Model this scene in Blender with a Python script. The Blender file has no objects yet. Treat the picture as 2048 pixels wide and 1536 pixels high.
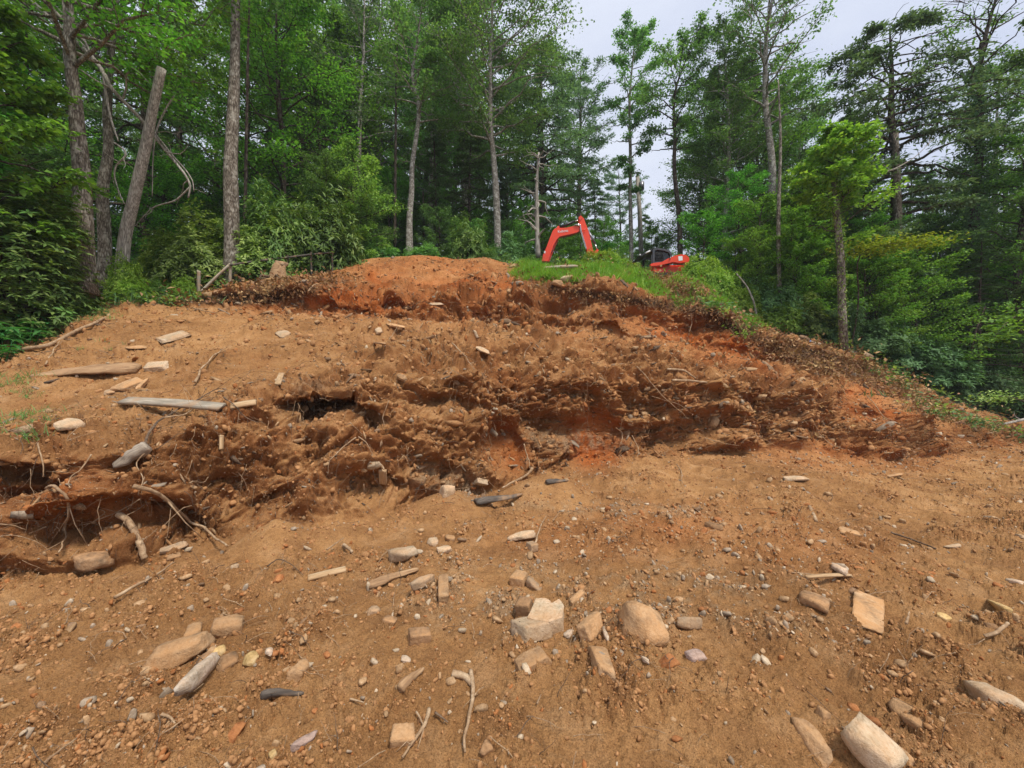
import bpy, bmesh, math, random
import numpy as np
from mathutils import Vector, Matrix, Euler

random.seed(7)
rng = np.random.default_rng(7)
SC = bpy.context.scene
COL = SC.collection

# ------------------------------------------------------------------ camera
F = 800.0           # focal length in photo pixels (photo 2048 x 1536)
EYE = 1.6
cam_d = bpy.data.cameras.new('camera')
cam_d.sensor_width = 36.0
cam_d.lens = 36.0 * F / 2048.0
cam_d.clip_start = 0.05
cam_d.clip_end = 2000
cam = bpy.data.objects.new('camera', cam_d)
COL.objects.link(cam)
cam.location = (0, 0, EYE)
cam.rotation_euler = (math.radians(90), 0, 0)
SC.camera = cam

# ------------------------------------------------------------------ light
SUN_EL, SUN_AZ = math.radians(62), math.radians(140)    # azimuth measured from +Y towards +X
world = bpy.data.worlds.new('World')
SC.world = world
world.use_nodes = True
wn, wl = world.node_tree.nodes, world.node_tree.links
wn.clear()
w_out = wn.new('ShaderNodeOutputWorld')
w_bg = wn.new('ShaderNodeBackground')
w_sky = wn.new('ShaderNodeTexSky')
w_sky.sky_type = 'NISHITA'
w_sky.sun_disc = False
w_sky.sun_elevation = SUN_EL
w_sky.sun_rotation = SUN_AZ
w_tc = wn.new('ShaderNodeTexCoord')
w_map = wn.new('ShaderNodeMapping')
w_map.inputs['Scale'].default_value = (1.0, 1.0, 2.4)
w_noise = wn.new('ShaderNodeTexNoise')
w_noise.inputs['Scale'].default_value = 2.2
w_noise.inputs['Detail'].default_value = 5
w_noise.inputs['Roughness'].default_value = 0.55
w_ramp = wn.new('ShaderNodeValToRGB')
w_ramp.color_ramp.elements[0].position = 0.30
w_ramp.color_ramp.elements[0].color = (3.75, 4.1, 5.1, 1)
w_ramp.color_ramp.elements[1].position = 0.72
w_ramp.color_ramp.elements[1].color = (5.1, 5.35, 6.0, 1)
w_mix = wn.new('ShaderNodeMixRGB')
w_mix.inputs['Fac'].default_value = 0.93
wl.new(w_tc.outputs['Generated'], w_map.inputs['Vector'])
wl.new(w_map.outputs['Vector'], w_noise.inputs['Vector'])
wl.new(w_noise.outputs['Fac'], w_ramp.inputs['Fac'])
wl.new(w_sky.outputs['Color'], w_mix.inputs['Color1'])
wl.new(w_ramp.outputs['Color'], w_mix.inputs['Color2'])
wl.new(w_mix.outputs['Color'], w_bg.inputs['Color'])
w_bg.inputs['Strength'].default_value = 0.095
wl.new(w_bg.outputs['Background'], w_out.inputs['Surface'])

sun_d = bpy.data.lights.new('sun', 'SUN')
sun_d.energy = 2.1
sun_d.angle = math.radians(12)
sun_d.color = (1.0, 0.94, 0.84)
sun = bpy.data.objects.new('sun', sun_d)
COL.objects.link(sun)
sd = Vector((math.sin(SUN_AZ) * math.cos(SUN_EL), math.cos(SUN_AZ) * math.cos(SUN_EL), math.sin(SUN_EL)))
sun.rotation_euler = sd.to_track_quat('Z', 'Y').to_euler()
sun.location = (0, 0, 40)

SC.view_settings.view_transform = 'Standard'
SC.view_settings.look = 'None'
SC.view_settings.exposure = 0.92
SC.view_settings.gamma = 1
SC.view_settings.use_curve_mapping = False
SC.cycles.max_bounces = 6
SC.cycles.diffuse_bounces = 3
SC.cycles.transmission_bounces = 3
SC.cycles.transparent_max_bounces = 6


# ------------------------------------------------------------------ helpers
def tag(o, label=None, cat=None, group=None, kind=None):
    if label: o['label'] = label
    if cat: o['category'] = cat
    if group: o['group'] = group
    if kind: o['kind'] = kind
    return o


def link(o, parent=None):
    COL.objects.link(o)
    if parent is not None:
        o.parent = parent
    return o


def empty(name, loc=(0, 0, 0), rot=(0, 0, 0), scale=1.0):
    o = bpy.data.objects.new(name, None)
    o.empty_display_size = 0.2
    o.location = loc
    o.rotation_euler = rot
    o.scale = (scale,) * 3 if not hasattr(scale, '__len__') else scale
    return link(o)


def np_mesh(name, V, faces, mat=None, smooth=False, attrs=None):
    """faces: array (n,3)/(n,4) or a list of such arrays"""
    if not isinstance(faces, (list, tuple)):
        faces = [faces]
    me = bpy.data.meshes.new(name)
    V = np.asarray(V, dtype=np.float32)
    me.vertices.add(len(V))
    me.vertices.foreach_set('co', V.ravel())
    idx = np.concatenate([np.asarray(f, dtype=np.int32).ravel() for f in faces if len(f)])
    tot = np.concatenate([np.full(len(f), f.shape[1], dtype=np.int32) for f in map(np.asarray, faces) if len(f)])
    st = np.concatenate([[0], np.cumsum(tot)[:-1]]).astype(np.int32)
    me.loops.add(len(idx))
    me.loops.foreach_set('vertex_index', idx)
    me.polygons.add(len(tot))
    me.polygons.foreach_set('loop_start', st)
    me.polygons.foreach_set('loop_total', tot)
    if smooth:
        me.polygons.foreach_set('use_smooth', np.ones(len(tot), dtype=bool))
    me.update(calc_edges=True)
    if attrs:
        for k, a in attrs.items():
            at = me.attributes.new(k, 'FLOAT', 'POINT')
            at.data.foreach_set('value', np.asarray(a, dtype=np.float32))
    if mat is not None:
        for m in (mat if isinstance(mat, (list, tuple)) else [mat]):
            me.materials.append(m)
    return me


def obj(name, me, parent=None, loc=None, rot=None, scale=None):
    o = bpy.data.objects.new(name, me)
    if loc is not None: o.location = loc
    if rot is not None: o.rotation_euler = rot
    if scale is not None: o.scale = scale if hasattr(scale, '__len__') else (scale,) * 3
    return link(o, parent)


_G = rng.normal(size=(4096, 3)).astype(np.float32)
_G /= np.linalg.norm(_G, axis=1)[:, None]
_P = rng.permutation(4096).astype(np.int64)


def perlin(P):
    P = np.asarray(P, dtype=np.float32)
    i = np.floor(P).astype(np.int64)
    f = (P - i).astype(np.float32)
    w = f * f * f * (f * (f * 6 - 15) + 10)
    out = np.zeros(len(P), dtype=np.float32)
    for dx in (0, 1):
        hx = _P[(i[:, 0] + dx) & 4095]
        wx = w[:, 0] if dx else 1 - w[:, 0]
        for dy in (0, 1):
            hy = _P[(hx + i[:, 1] + dy) & 4095]
            wy = w[:, 1] if dy else 1 - w[:, 1]
            for dz in (0, 1):
                h = _P[(hy + i[:, 2] + dz) & 4095]
                g = _G[h]
                wz = w[:, 2] if dz else 1 - w[:, 2]
                out += wx * wy * wz * (g[:, 0] * (f[:, 0] - dx) + g[:, 1] * (f[:, 1] - dy) + g[:, 2] * (f[:, 2] - dz))
    return out * 1.6


def fbm(P, octs=4, gain=0.5, lac=2.03):
    a, s, r = 1.0, 0.0, 0
    P = np.asarray(P, dtype=np.float32)
    for k in range(octs):
        r = r + a * perlin(P + 17.3 * k)
        s += a
        a *= gain
        P = P * lac
    return r / s


def ridged(P, octs=4):
    a, s, r = 1.0, 0.0, 0
    P = np.asarray(P, dtype=np.float32)
    for k in range(octs):
        r = r + a * (1 - 2 * np.abs(perlin(P + 9.1 * k)))
        s += a
        a *= 0.5
        P = P * 2.1
    return r / s


def worley(P, seed=0, chunk=120000):
    """distance to the nearest two cell points and a random number per cell: crumbly, blocky relief"""
    P = np.asarray(P, dtype=np.float32)
    f1 = np.empty(len(P), np.float32); f2 = np.empty(len(P), np.float32); cid = np.empty(len(P), np.float32)
    off = [(a, b, c) for a in (-1, 0, 1) for b in (-1, 0, 1) for c in (-1, 0, 1)]
    for s in range(0, len(P), chunk):
        p = P[s:s + chunk]
        i = np.floor(p).astype(np.int64)
        a1 = np.full(len(p), 9.0, np.float32); a2 = a1.copy(); ci = np.zeros(len(p), np.float32)
        for dx, dy, dz in off:
            h = _P[(_P[(_P[(i[:, 0] + dx + seed) & 4095] + i[:, 1] + dy) & 4095] + i[:, 2] + dz) & 4095]
            c = i + np.array([dx, dy, dz]) + 0.5 + 0.42 * _G[h]
            d = np.sqrt(((c - p) ** 2).sum(1)).astype(np.float32)
            m = d < a1
            a2 = np.where(m, a1, np.minimum(a2, d))
            ci = np.where(m, (h * 0.6180339) % 1.0, ci).astype(np.float32)
            a1 = np.where(m, d, a1)
        f1[s:s + chunk] = a1; f2[s:s + chunk] = a2; cid[s:s + chunk] = ci
    return f1, f2, cid


def sstep(a, b, x):
    t = np.clip((x - a) / (b - a), 0, 1)
    return t * t * (3 - 2 * t)


def gauss1(A, sig, axis):
    if sig <= 0: return A
    r = int(3 * sig + 1)
    k = np.exp(-0.5 * (np.arange(-r, r + 1) / sig) ** 2)
    k /= k.sum()
    pad = [(0, 0)] * A.ndim
    pad[axis] = (r, r)
    Ap = np.pad(A, pad, mode='edge')
    return np.apply_along_axis(lambda v: np.convolve(v, k, mode='valid'), axis, Ap)


def ray(X, Y, d):
    return Vector(((X - 1024) / F * d, d, EYE + (768 - Y) / F * d))


# ------------------------------------------------------------------ materials
class NT:
    def __init__(self, name):
        self.m = bpy.data.materials.new(name)
        self.m.use_nodes = True
        self.n, self.l = self.m.node_tree.nodes, self.m.node_tree.links
        self.b = self.n['Principled BSDF']
        self.out = self.n['Material Output']

    def new(self, t, **kw):
        n = self.n.new(t)
        for k, v in kw.items():
            if k.startswith('i_'):
                n.inputs[k[2:].replace('_', ' ')].default_value = v
            else:
                setattr(n, k, v)
        return n

    def coord(self, scale=(1, 1, 1), which='Object'):
        tc = self.new('ShaderNodeTexCoord')
        mp = self.new('ShaderNodeMapping')
        mp.inputs['Scale'].default_value = scale
        self.l.new(tc.outputs[which], mp.inputs['Vector'])
        return mp.outputs['Vector']

    def noise(self, vec, scale, detail=4, rough=0.55, out='Fac'):
        n = self.new('ShaderNodeTexNoise')
        n.inputs['Scale'].default_value = scale
        n.inputs['Detail'].default_value = detail
        n.inputs['Roughness'].default_value = rough
        if vec is not None: self.l.new(vec, n.inputs['Vector'])
        return n.outputs[out]

    def ramp(self, fac, stops):
        r = self.new('ShaderNodeValToRGB')
        e = r.color_ramp.elements
        while len(e) < len(stops): e.new(0.5)
        for i, (p, c) in enumerate(stops):
            e[i].position = p
            e[i].color = (*c, 1) if len(c) == 3 else c
        self.l.new(fac, r.inputs['Fac'])
        return r.outputs['Color']

    def mix(self, fac, a, b, mode='MIX'):
        n = self.new('ShaderNodeMixRGB', blend_type=mode)
        for s, v in ((n.inputs['Fac'], fac), (n.inputs['Color1'], a), (n.inputs['Color2'], b)):
            if isinstance(v, (int, float)): s.default_value = v
            elif isinstance(v, (tuple, list)): s.default_value = (*v[:3], 1)
            else: self.l.new(v, s)
        return n.outputs['Color']

    def math(self, op, a, b=0.0, clamp=False):
        n = self.new('ShaderNodeMath', operation=op, use_clamp=clamp)
        for s, v in ((n.inputs[0], a), (n.inputs[1], b)):
            if isinstance(v, (int, float)): s.default_value = v
            else: self.l.new(v, s)
        return n.outputs[0]

    def attr(self, name):
        a = self.new('ShaderNodeAttribute', attribute_name=name)
        return a.outputs['Fac']

    def bump(self, h, strength, dist, normal=None):
        b = self.new('ShaderNodeBump')
        b.inputs['Strength'].default_value = strength
        b.inputs['Distance'].default_value = dist
        self.l.new(h, b.inputs['Height'])
        if normal is not None: self.l.new(normal, b.inputs['Normal'])
        return b.outputs['Normal']

    def base(self, c):
        if isinstance(c, (tuple, list)): self.b.inputs['Base Color'].default_value = (*c[:3], 1)
        else: self.l.new(c, self.b.inputs['Base Color'])

    def set(self, **kw):
        for k, v in kw.items():
            self.b.inputs[k.replace('_', ' ')].default_value = v


M = {}


def soil_material(name, near=True):
    t = NT(name)
    v = t.coord()
    big = t.noise(v, 0.55, 4, 0.6)
    mid = t.noise(v, 3.0, 5, 0.65)
    fine = t.noise(v, 22, 4, 0.7)
    grit = t.noise(v, 130, 3, 0.7)
    tan = t.ramp(mid, [(0.25, (0.305, 0.155, 0.066)), (0.5, (0.450, 0.240, 0.098)), (0.75, (0.55, 0.330, 0.165))])
    brown = t.ramp(mid, [(0.25, (0.20, 0.080, 0.030)), (0.6, (0.33, 0.140, 0.052)), (0.8, (0.45, 0.21, 0.085))])
    red = t.ramp(mid, [(0.3, (0.30, 0.075, 0.017)), (0.7, (0.50, 0.145, 0.034))])
    grey = t.ramp(fine, [(0.3, (0.26, 0.185, 0.115)), (0.7, (0.46, 0.35, 0.225))])
    humus_dark = t.ramp(fine, [(0.3, (0.045, 0.028, 0.016)), (0.7, (0.15, 0.088, 0.048))])
    c = t.mix(t.attr('fresh'), tan, brown)
    c = t.mix(t.attr('red'), c, red)
    c = t.mix(t.attr('grey'), c, grey)
    c = t.mix(t.attr('humus_dark'), c, humus_dark)
    spk = t.ramp(grit, [(0.32, (0.45, 0.40, 0.36)), (0.47, (1, 1, 1)), (0.68, (1.35, 1.32, 1.26))])
    c = t.mix(0.75, c, spk, 'MULTIPLY')
    pat = t.ramp(fine, [(0.30, (0.62, 0.56, 0.50)), (0.52, (1, 1, 1)), (0.8, (1.12, 1.10, 1.06))])
    c = t.mix(0.6, c, pat, 'MULTIPLY')
    pb = t.ramp(big, [(0.32, (0.74, 0.68, 0.62)), (0.6, (1.08, 1.07, 1.05))])
    c = t.mix(1.0, c, pb, 'MULTIPLY')
    gran = t.noise(v, 48, 5, 0.8)
    h = t.math('ADD', t.math('MULTIPLY', fine, 1.0), t.math('MULTIPLY', gran, 0.9))
    h = t.math('ADD', h, t.math('MULTIPLY', grit, 0.4))
    n1 = t.bump(h, 1.0, 0.028)
    t.l.new(n1, t.b.inputs['Normal'])
    t.base(c)
    t.set(Roughness=0.95)
    t.b.inputs['Specular IOR Level'].default_value = 0.15
    return t.m


M['soil'] = soil_material('soil')


def litter_floor():
    t = NT('leaf_litter_floor')
    v = t.coord()
    a = t.noise(v, 9, 5, 0.7)
    b = t.noise(v, 0.7, 3, 0.6)
    c = t.ramp(a, [(0.3, (0.028, 0.018, 0.010)), (0.5, (0.075, 0.045, 0.022)), (0.72, (0.16, 0.092, 0.042))])
    g = t.ramp(a, [(0.3, (0.012, 0.024, 0.008)), (0.7, (0.045, 0.080, 0.022))])
    t.base(t.mix(t.ramp(b, [(0.42, (0, 0, 0)), (0.6, (1, 1, 1))]), c, g))
    t.l.new(t.bump(a, 1.0, 0.08), t.b.inputs['Normal'])
    t.set(Roughness=0.95)
    return t.m


M['floor'] = litter_floor()


def leaf_material(name, stops, rough=0.55, trans=0.38, spec=0.2, var=0.5):
    """stops: dark, mid, light leaf colours; each leaf island takes one of its own"""
    t = NT(name)
    g = t.new('ShaderNodeNewGeometry')
    oi = t.new('ShaderNodeObjectInfo')
    v = t.coord()
    patch = t.noise(v, 0.55, 3, 0.6)
    f = t.math('ADD', t.math('MULTIPLY', g.outputs['Random Per Island'], 0.62), t.math('MULTIPLY', patch, 0.75))
    f = t.math('SUBTRACT', f, 0.2)
    c = t.ramp(f, [(0.08, stops[0]), (0.5, stops[1]), (0.93, stops[2])])
    hv = t.new('ShaderNodeHueSaturation')
    t.l.new(c, hv.inputs['Color'])
    t.l.new(t.math('ADD', t.math('MULTIPLY', oi.outputs['Random'], 0.035), 0.482), hv.inputs['Hue'])
    t.l.new(t.math('ADD', t.math('MULTIPLY', oi.outputs['Random'], var), 1 - var / 2), hv.inputs['Value'])
    c = hv.outputs['Color']
    t.base(c)
    t.set(Roughness=rough)
    t.b.inputs['Specular IOR Level'].default_value = spec
    tr = t.new('ShaderNodeBsdfTranslucent')
    t.l.new(t.mix(1.0, c, (1.25, 1.35, 0.6), 'MULTIPLY'), tr.inputs['Color'])
    mx = t.new('ShaderNodeMixShader')
    mx.inputs['Fac'].default_value = trans
    t.l.new(t.b.outputs[0], mx.inputs[1])
    t.l.new(tr.outputs[0], mx.inputs[2])
    t.l.new(mx.outputs[0], t.out.inputs['Surface'])
    return t.m


M['leaf_mid'] = leaf_material('leaf_mid', [(0.068, 0.137, 0.055), (0.150, 0.293, 0.098), (0.286, 0.468, 0.150)])
M['leaf_maple'] = leaf_material('leaf_maple', [(0.053, 0.144, 0.025), (0.129, 0.315, 0.047), (0.287, 0.558, 0.081)])
M['leaf_bright'] = leaf_material('leaf_bright', [(0.09, 0.17, 0.025), (0.23, 0.37, 0.050), (0.44, 0.55, 0.10)], var=0.2)
M['leaf_lime'] = leaf_material('leaf_lime', [(0.07, 0.15, 0.022), (0.16, 0.31, 0.045), (0.32, 0.47, 0.08)], var=0.3)
M['leaf_yellow'] = leaf_material('leaf_yellow', [(0.10, 0.16, 0.015), (0.27, 0.33, 0.030), (0.46, 0.45, 0.050)], var=0.2)
M['leaf_dark'] = leaf_material('leaf_dark', [(0.050, 0.100, 0.040), (0.106, 0.200, 0.075), (0.200, 0.325, 0.125)], trans=0.3)
M['leaf_blue'] = leaf_material('leaf_blue', [(0.075, 0.137, 0.091), (0.150, 0.254, 0.150), (0.260, 0.390, 0.221)], trans=0.3)  # bluish conifer green; the blue also stands in for distance haze
M['leaf_laurel'] = leaf_material('leaf_laurel', [(0.084, 0.146, 0.029), (0.204, 0.324, 0.071), (0.481, 0.605, 0.178)], rough=0.5, spec=0.28)
M['leaf_rhodo'] = leaf_material('leaf_rhodo', [(0.054, 0.126, 0.029), (0.138, 0.264, 0.060), (0.324, 0.456, 0.120)], rough=0.5, spec=0.22, trans=0.3)
M['leaf_weed'] = leaf_material('leaf_weed', [(0.035, 0.13, 0.035), (0.070, 0.23, 0.060), (0.13, 0.36, 0.09)], rough=0.4)
M['grass'] = leaf_material('grass', [(0.075, 0.18, 0.022), (0.18, 0.36, 0.042), (0.36, 0.54, 0.09)], var=0.1)
M['dry_leaf'] = leaf_material('dry_leaf', [(0.12, 0.062, 0.030), (0.32, 0.18, 0.085), (0.52, 0.34, 0.19)], trans=0.1, rough=0.8, spec=0.1)


def bark_material(name, dark, mid, light, scale=(14, 14, 2.4), bump=0.03, patchy=0.5):
    t = NT(name)
    v = t.coord(scale)
    a = t.noise(v, 1.0, 6, 0.7)
    v2 = t.coord((1, 1, 0.8))
    b = t.noise(v2, 6.0, 4, 0.65)
    vor = t.new('ShaderNodeTexVoronoi', feature='DISTANCE_TO_EDGE')
    vor.inputs['Scale'].default_value = 1.6
    t.l.new(v, vor.inputs['Vector'])
    crack = t.math('MULTIPLY', vor.outputs['Distance'], 1.8, True)
    f = t.math('ADD', t.math('MULTIPLY', a, 0.6), t.math('MULTIPLY', crack, 0.4))
    c = t.ramp(f, [(0.28, dark), (0.46, mid), (0.68, light)])
    lich = t.ramp(b, [(0.52, (0, 0, 0)), (0.64, (1, 1, 1))])
    lf = t.math('MULTIPLY', lich, patchy)
    c = t.mix(lf, c, tuple(min(1, x * 1.25) for x in light))
    t.base(c)
    t.l.new(t.bump(f, 1.0, bump), t.b.inputs['Normal'])
    t.set(Roughness=0.9)
    t.b.inputs['Specular IOR Level'].default_value = 0.15
    return t.m


M['bark_oak'] = bark_material('bark_oak', (0.07, 0.055, 0.042), (0.22, 0.185, 0.145), (0.44, 0.41, 0.35), (16, 16, 4), 0.03, 0.5)
M['bark_dark'] = bark_material('bark_dark', (0.030, 0.022, 0.017), (0.085, 0.062, 0.046), (0.18, 0.15, 0.12))
M['bark_pale'] = bark_material('bark_pale', (0.14, 0.12, 0.10), (0.30, 0.27, 0.23), (0.50, 0.48, 0.43), (7, 7, 6), 0.012, 0.6)
M['wood_grey'] = bark_material('wood_grey', (0.17, 0.15, 0.125), (0.40, 0.36, 0.31), (0.60, 0.56, 0.49), (22, 22, 1.2), 0.02, 0.2)
def root_material(name, a, b, c):
    t = NT(name)
    v = t.coord()
    n1 = t.noise(v, 16, 5, 0.65)
    n2 = t.noise(v, 90, 3, 0.7)
    col = t.ramp(n1, [(0.32, a), (0.5, b), (0.68, c)])
    col = t.mix(0.5, col, t.ramp(n2, [(0.35, (0.6, 0.56, 0.5)), (0.6, (1.1, 1.1, 1.1))]), 'MULTIPLY')
    t.base(col)
    t.l.new(t.bump(t.math('ADD', n1, t.math('MULTIPLY', n2, 0.4)), 0.6, 0.006), t.b.inputs['Normal'])
    t.set(Roughness=0.9)
    return t.m


M['root'] = root_material('root', (0.20, 0.115, 0.058), (0.35, 0.225, 0.125), (0.52, 0.38, 0.24))
M['root_dark'] = root_material('root_dark', (0.045, 0.030, 0.018), (0.12, 0.075, 0.045), (0.24, 0.16, 0.10))


def stone_material(name, a, b, c, dust=0.5, sc=1.0, unit=False):
    t = NT(name)
    v = t.coord()
    n1 = t.noise(v, 9 * sc, 6, 0.65)
    n2 = t.noise(v, 50 * sc, 4, 0.7)
    oi = t.new('ShaderNodeObjectInfo')
    col = t.ramp(n1, [(0.3, a), (0.5, b), (0.72, c)])
    spots = t.ramp(n2, [(0.33, (0.62, 0.57, 0.52)), (0.5, (1, 1, 1)), (0.75, (1.18, 1.16, 1.12))])
    col = t.mix(0.8, col, spots, 'MULTIPLY')
    n3 = t.noise(v, 4 * sc, 4, 0.7)
    g = t.new('ShaderNodeNewGeometry')
    sx = t.new('ShaderNodeSeparateXYZ')
    t.l.new(g.outputs['Normal'], sx.inputs[0])
    up = t.math('ADD', t.math('MULTIPLY', sx.outputs['Z'], 0.35), 0.65)
    df = t.math('MULTIPLY', t.math('MULTIPLY', t.ramp(n3, [(0.34, (0, 0, 0)), (0.56, (1, 1, 1))]), dust + 0.15), up, True)
    col = t.mix(df, col, (0.50, 0.245, 0.090))
    hv = t.new('ShaderNodeHueSaturation')
    t.l.new(col, hv.inputs['Color'])
    t.l.new(t.math('ADD', t.math('MULTIPLY', oi.outputs['Random'], 0.35), 0.82), hv.inputs['Value'])
    t.base(hv.outputs['Color'])
    h = t.math('ADD', n1, t.math('MULTIPLY', n2, 0.6))
    if not unit: t.l.new(t.bump(h, 1.0, 0.014), t.b.inputs['Normal'])
    t.set(Roughness=0.88)
    t.b.inputs['Specular IOR Level'].default_value = 0.2
    return t.m


M['stone_tan'] = stone_material('stone_tan', (0.25, 0.15, 0.08), (0.44, 0.29, 0.165), (0.60, 0.46, 0.30), 0.55)
M['stone_pale'] = stone_material('stone_pale', (0.36, 0.27, 0.17), (0.54, 0.44, 0.31), (0.72, 0.64, 0.50), 0.45)
M['stone_white'] = stone_material('stone_white', (0.32, 0.24, 0.16), (0.60, 0.54, 0.44), (0.80, 0.77, 0.69), 0.45)
M['stone_yellow'] = stone_material('stone_yellow', (0.42, 0.27, 0.10), (0.62, 0.45, 0.20), (0.78, 0.65, 0.38), 0.25)
M['stone_dark'] = stone_material('stone_dark', (0.13, 0.080, 0.045), (0.25, 0.165, 0.10), (0.38, 0.27, 0.175), 0.45)
M['stone_grey'] = stone_material('stone_grey', (0.22, 0.165, 0.11), (0.38, 0.30, 0.21), (0.54, 0.46, 0.345), 0.5)
M['stone_red'] = stone_material('stone_red', (0.22, 0.075, 0.025), (0.36, 0.135, 0.050), (0.48, 0.22, 0.09), 0.3)
M['stone_pink'] = stone_material('stone_pink', (0.26, 0.19, 0.16), (0.40, 0.31, 0.28), (0.52, 0.44, 0.41), 0.2)
M['clod_big'] = stone_material('clod_big', (0.42, 0.21, 0.085), (0.56, 0.30, 0.130), (0.64, 0.38, 0.19), 0.5, 2)
for nm, cols in (('tan', ((0.24, 0.14, 0.070), (0.37, 0.235, 0.125), (0.50, 0.36, 0.22))), ('pale', ((0.32, 0.24, 0.15), (0.47, 0.375, 0.26), (0.64, 0.56, 0.44))),
                 ('brown', ((0.13, 0.078, 0.042), (0.22, 0.14, 0.085), (0.31, 0.22, 0.14))), ('reddish', ((0.22, 0.080, 0.028), (0.33, 0.13, 0.046), (0.42, 0.19, 0.08))),
                 ('grey', ((0.18, 0.14, 0.10), (0.29, 0.235, 0.175), (0.42, 0.36, 0.28)))):
    M['bit_' + nm] = stone_material('bit_' + nm, *cols, 0.0, 0.35, True)
M['clod'] = stone_material('clod', (0.27, 0.135, 0.056), (0.36, 0.185, 0.080), (0.44, 0.245, 0.115), 0.0, 0.3, True)
M['clod_red'] = stone_material('clod_red', (0.22, 0.075, 0.024), (0.32, 0.12, 0.038), (0.40, 0.17, 0.062), 0.0, 0.3, True)


def paint(name, col, rough=0.4, metal=0.0, dirt=0.3):
    t = NT(name)
    v = t.coord()
    n = t.noise(v, 5, 5, 0.7)
    t.base(t.mix(t.math('MULTIPLY', t.ramp(n, [(0.45, (0, 0, 0)), (0.7, (1, 1, 1))]), dirt), col, (0.25, 0.15, 0.09)))
    t.set(Roughness=rough, Metallic=metal)
    return t.m


M['orange'] = paint('orange_paint', (0.82, 0.055, 0.012), 0.35, 0, 0.14)
M['black'] = paint('black_paint', (0.012, 0.012, 0.014), 0.4, 0, 0.1)
M['steel'] = paint('grey_steel', (0.22, 0.22, 0.25), 0.35, 0.6, 0.1)
M['chrome'] = paint('bright_steel', (0.75, 0.75, 0.74), 0.2, 0.8, 0.0)
M['white'] = paint('white_decal', (0.8, 0.8, 0.8), 0.5, 0, 0.0)
M['frame_grey'] = paint('cab_frame_grey', (0.05, 0.053, 0.062), 0.4, 0.1, 0.1)
M['blue'] = paint('blue_plastic', (0.03, 0.16, 0.42), 0.45, 0, 0.2)
M['bucket'] = paint('grey_green_plastic', (0.14, 0.18, 0.165), 0.5, 0, 0.3)
M['glass'] = paint('smoked_glass', (0.02, 0.025, 0.025), 0.08, 0, 0)


# ------------------------------------------------------------------ terrain
# each line: photo column -> (photo row, distance); they are real ridge and toe lines of the banks
def line(pts):
    pts = sorted(pts)
    return np.array(pts, dtype=float)


TOE = line([(-1700, 1330, 2.4), (-600, 1215, 2.95), (0, 1160, 3.25), (200, 1148, 3.35), (330, 1125, 3.6), (430, 1092, 3.95), (550, 1062, 4.35),
            (750, 1036, 4.8), (850, 1006, 5.4), (1000, 985, 6.0), (1080, 958, 6.8), (1200, 925, 7.8), (1400, 912, 8.3),
            (1600, 902, 8.9), (1760, 925, 8.9), (1900, 912, 10.0), (2048, 888, 11.5), (2400, 878, 13.0), (3800, 870, 15)])
LIP1 = line([(-1700, 1000, 2.9), (-600, 950, 3.4), (0, 938, 3.75), (200, 928, 3.85), (330, 900, 4.25), (430, 860, 4.7), (520, 800, 5.15), (620, 768, 5.7), (720, 772, 5.95),
             (850, 772, 6.2), (950, 765, 6.8), (1050, 758, 7.4), (1200, 760, 8.2), (1320, 768, 8.7), (1400, 768, 8.9), (1600, 782, 9.7), (1760, 822, 10.2),
             (1900, 872, 10.9), (2048, 878, 12.0), (2400, 870, 13.5), (3800, 862, 16)])
MID = line([(-1700, 840, 4.2), (-600, 830, 4.8), (0, 815, 5.2), (200, 790, 5.7), (400, 755, 6.2), (600, 715, 6.9), (850, 708, 7.2),
            (1050, 702, 8.1), (1200, 718, 8.8), (1400, 742, 9.7), (1600, 760, 10.5), (1760, 795, 11.1), (1900, 850, 11.6), (2048, 872, 12.4),
            (2400, 866, 14.0), (3800, 858, 16.5)])
LIP2 = line([(-1700, 760, 6.0), (-600, 720, 6.8), (0, 690, 7.5), (200, 645, 8.2), (400, 635, 8.8), (600, 645, 9.1), (850, 657, 9.5),
             (1050, 668, 9.9), (1200, 688, 10.1), (1400, 708, 10.6), (1550, 738, 11.1), (1700, 765, 11.8), (1850, 826, 12.2), (1950, 856, 12.4), (2048, 868, 12.8),
             (2400, 862, 14.5), (3800, 855, 17)])
TOE2 = line([(-1700, 735, 8.0), (-600, 690, 8.6), (0, 664, 9.0), (200, 620, 9.3), (400, 616, 10.0), (600, 634, 10.5), (850, 648, 10.9),
             (1050, 657, 11.2), (1200, 674, 11.4), (1400, 697, 11.8), (1550, 729, 12.0), (1700, 755, 12.4), (1850, 816, 12.8), (1950, 846, 13.0), (2048, 864, 13.3),
             (2400, 858, 15), (3800, 852, 17.5)])
LIP3 = line([(-1700, 730, 8.4), (-600, 684, 9.0), (0, 658, 9.4), (200, 611, 9.7), (400, 600, 10.3), (600, 592, 10.9), (850, 607, 11.5),
             (1050, 602, 11.9), (1200, 590, 12.1), (1300, 605, 12.3), (1400, 634, 12.4), (1550, 690, 12.6), (1700, 722, 13.0), (1850, 798, 13.4), (1950, 836, 13.6),
             (2048, 860, 14.0), (2400, 854, 15.5), (3800, 848, 18)])
CREST = line([(-1700, 700, 9.2), (-600, 660, 9.8), (0, 643, 10.2), (200, 603, 10.5), (400, 590, 11.2), (560, 562, 12.2), (650, 548, 13.4),
              (730, 517, 15.0), (850, 508, 15.5), (920, 521, 15.5), (962, 511, 15.5), (1010, 526, 15.7), (1050, 530, 16.0), (1200, 530, 16.0), (1300, 546, 15.6),
              (1400, 588, 15.0), (1500, 640, 14.5), (1600, 684, 14.0), (1700, 702, 13.9), (1850, 782, 14.3), (1950, 824, 14.6), (2048, 846, 15.2),
              (2400, 850, 17), (3800, 845, 20)])

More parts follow.
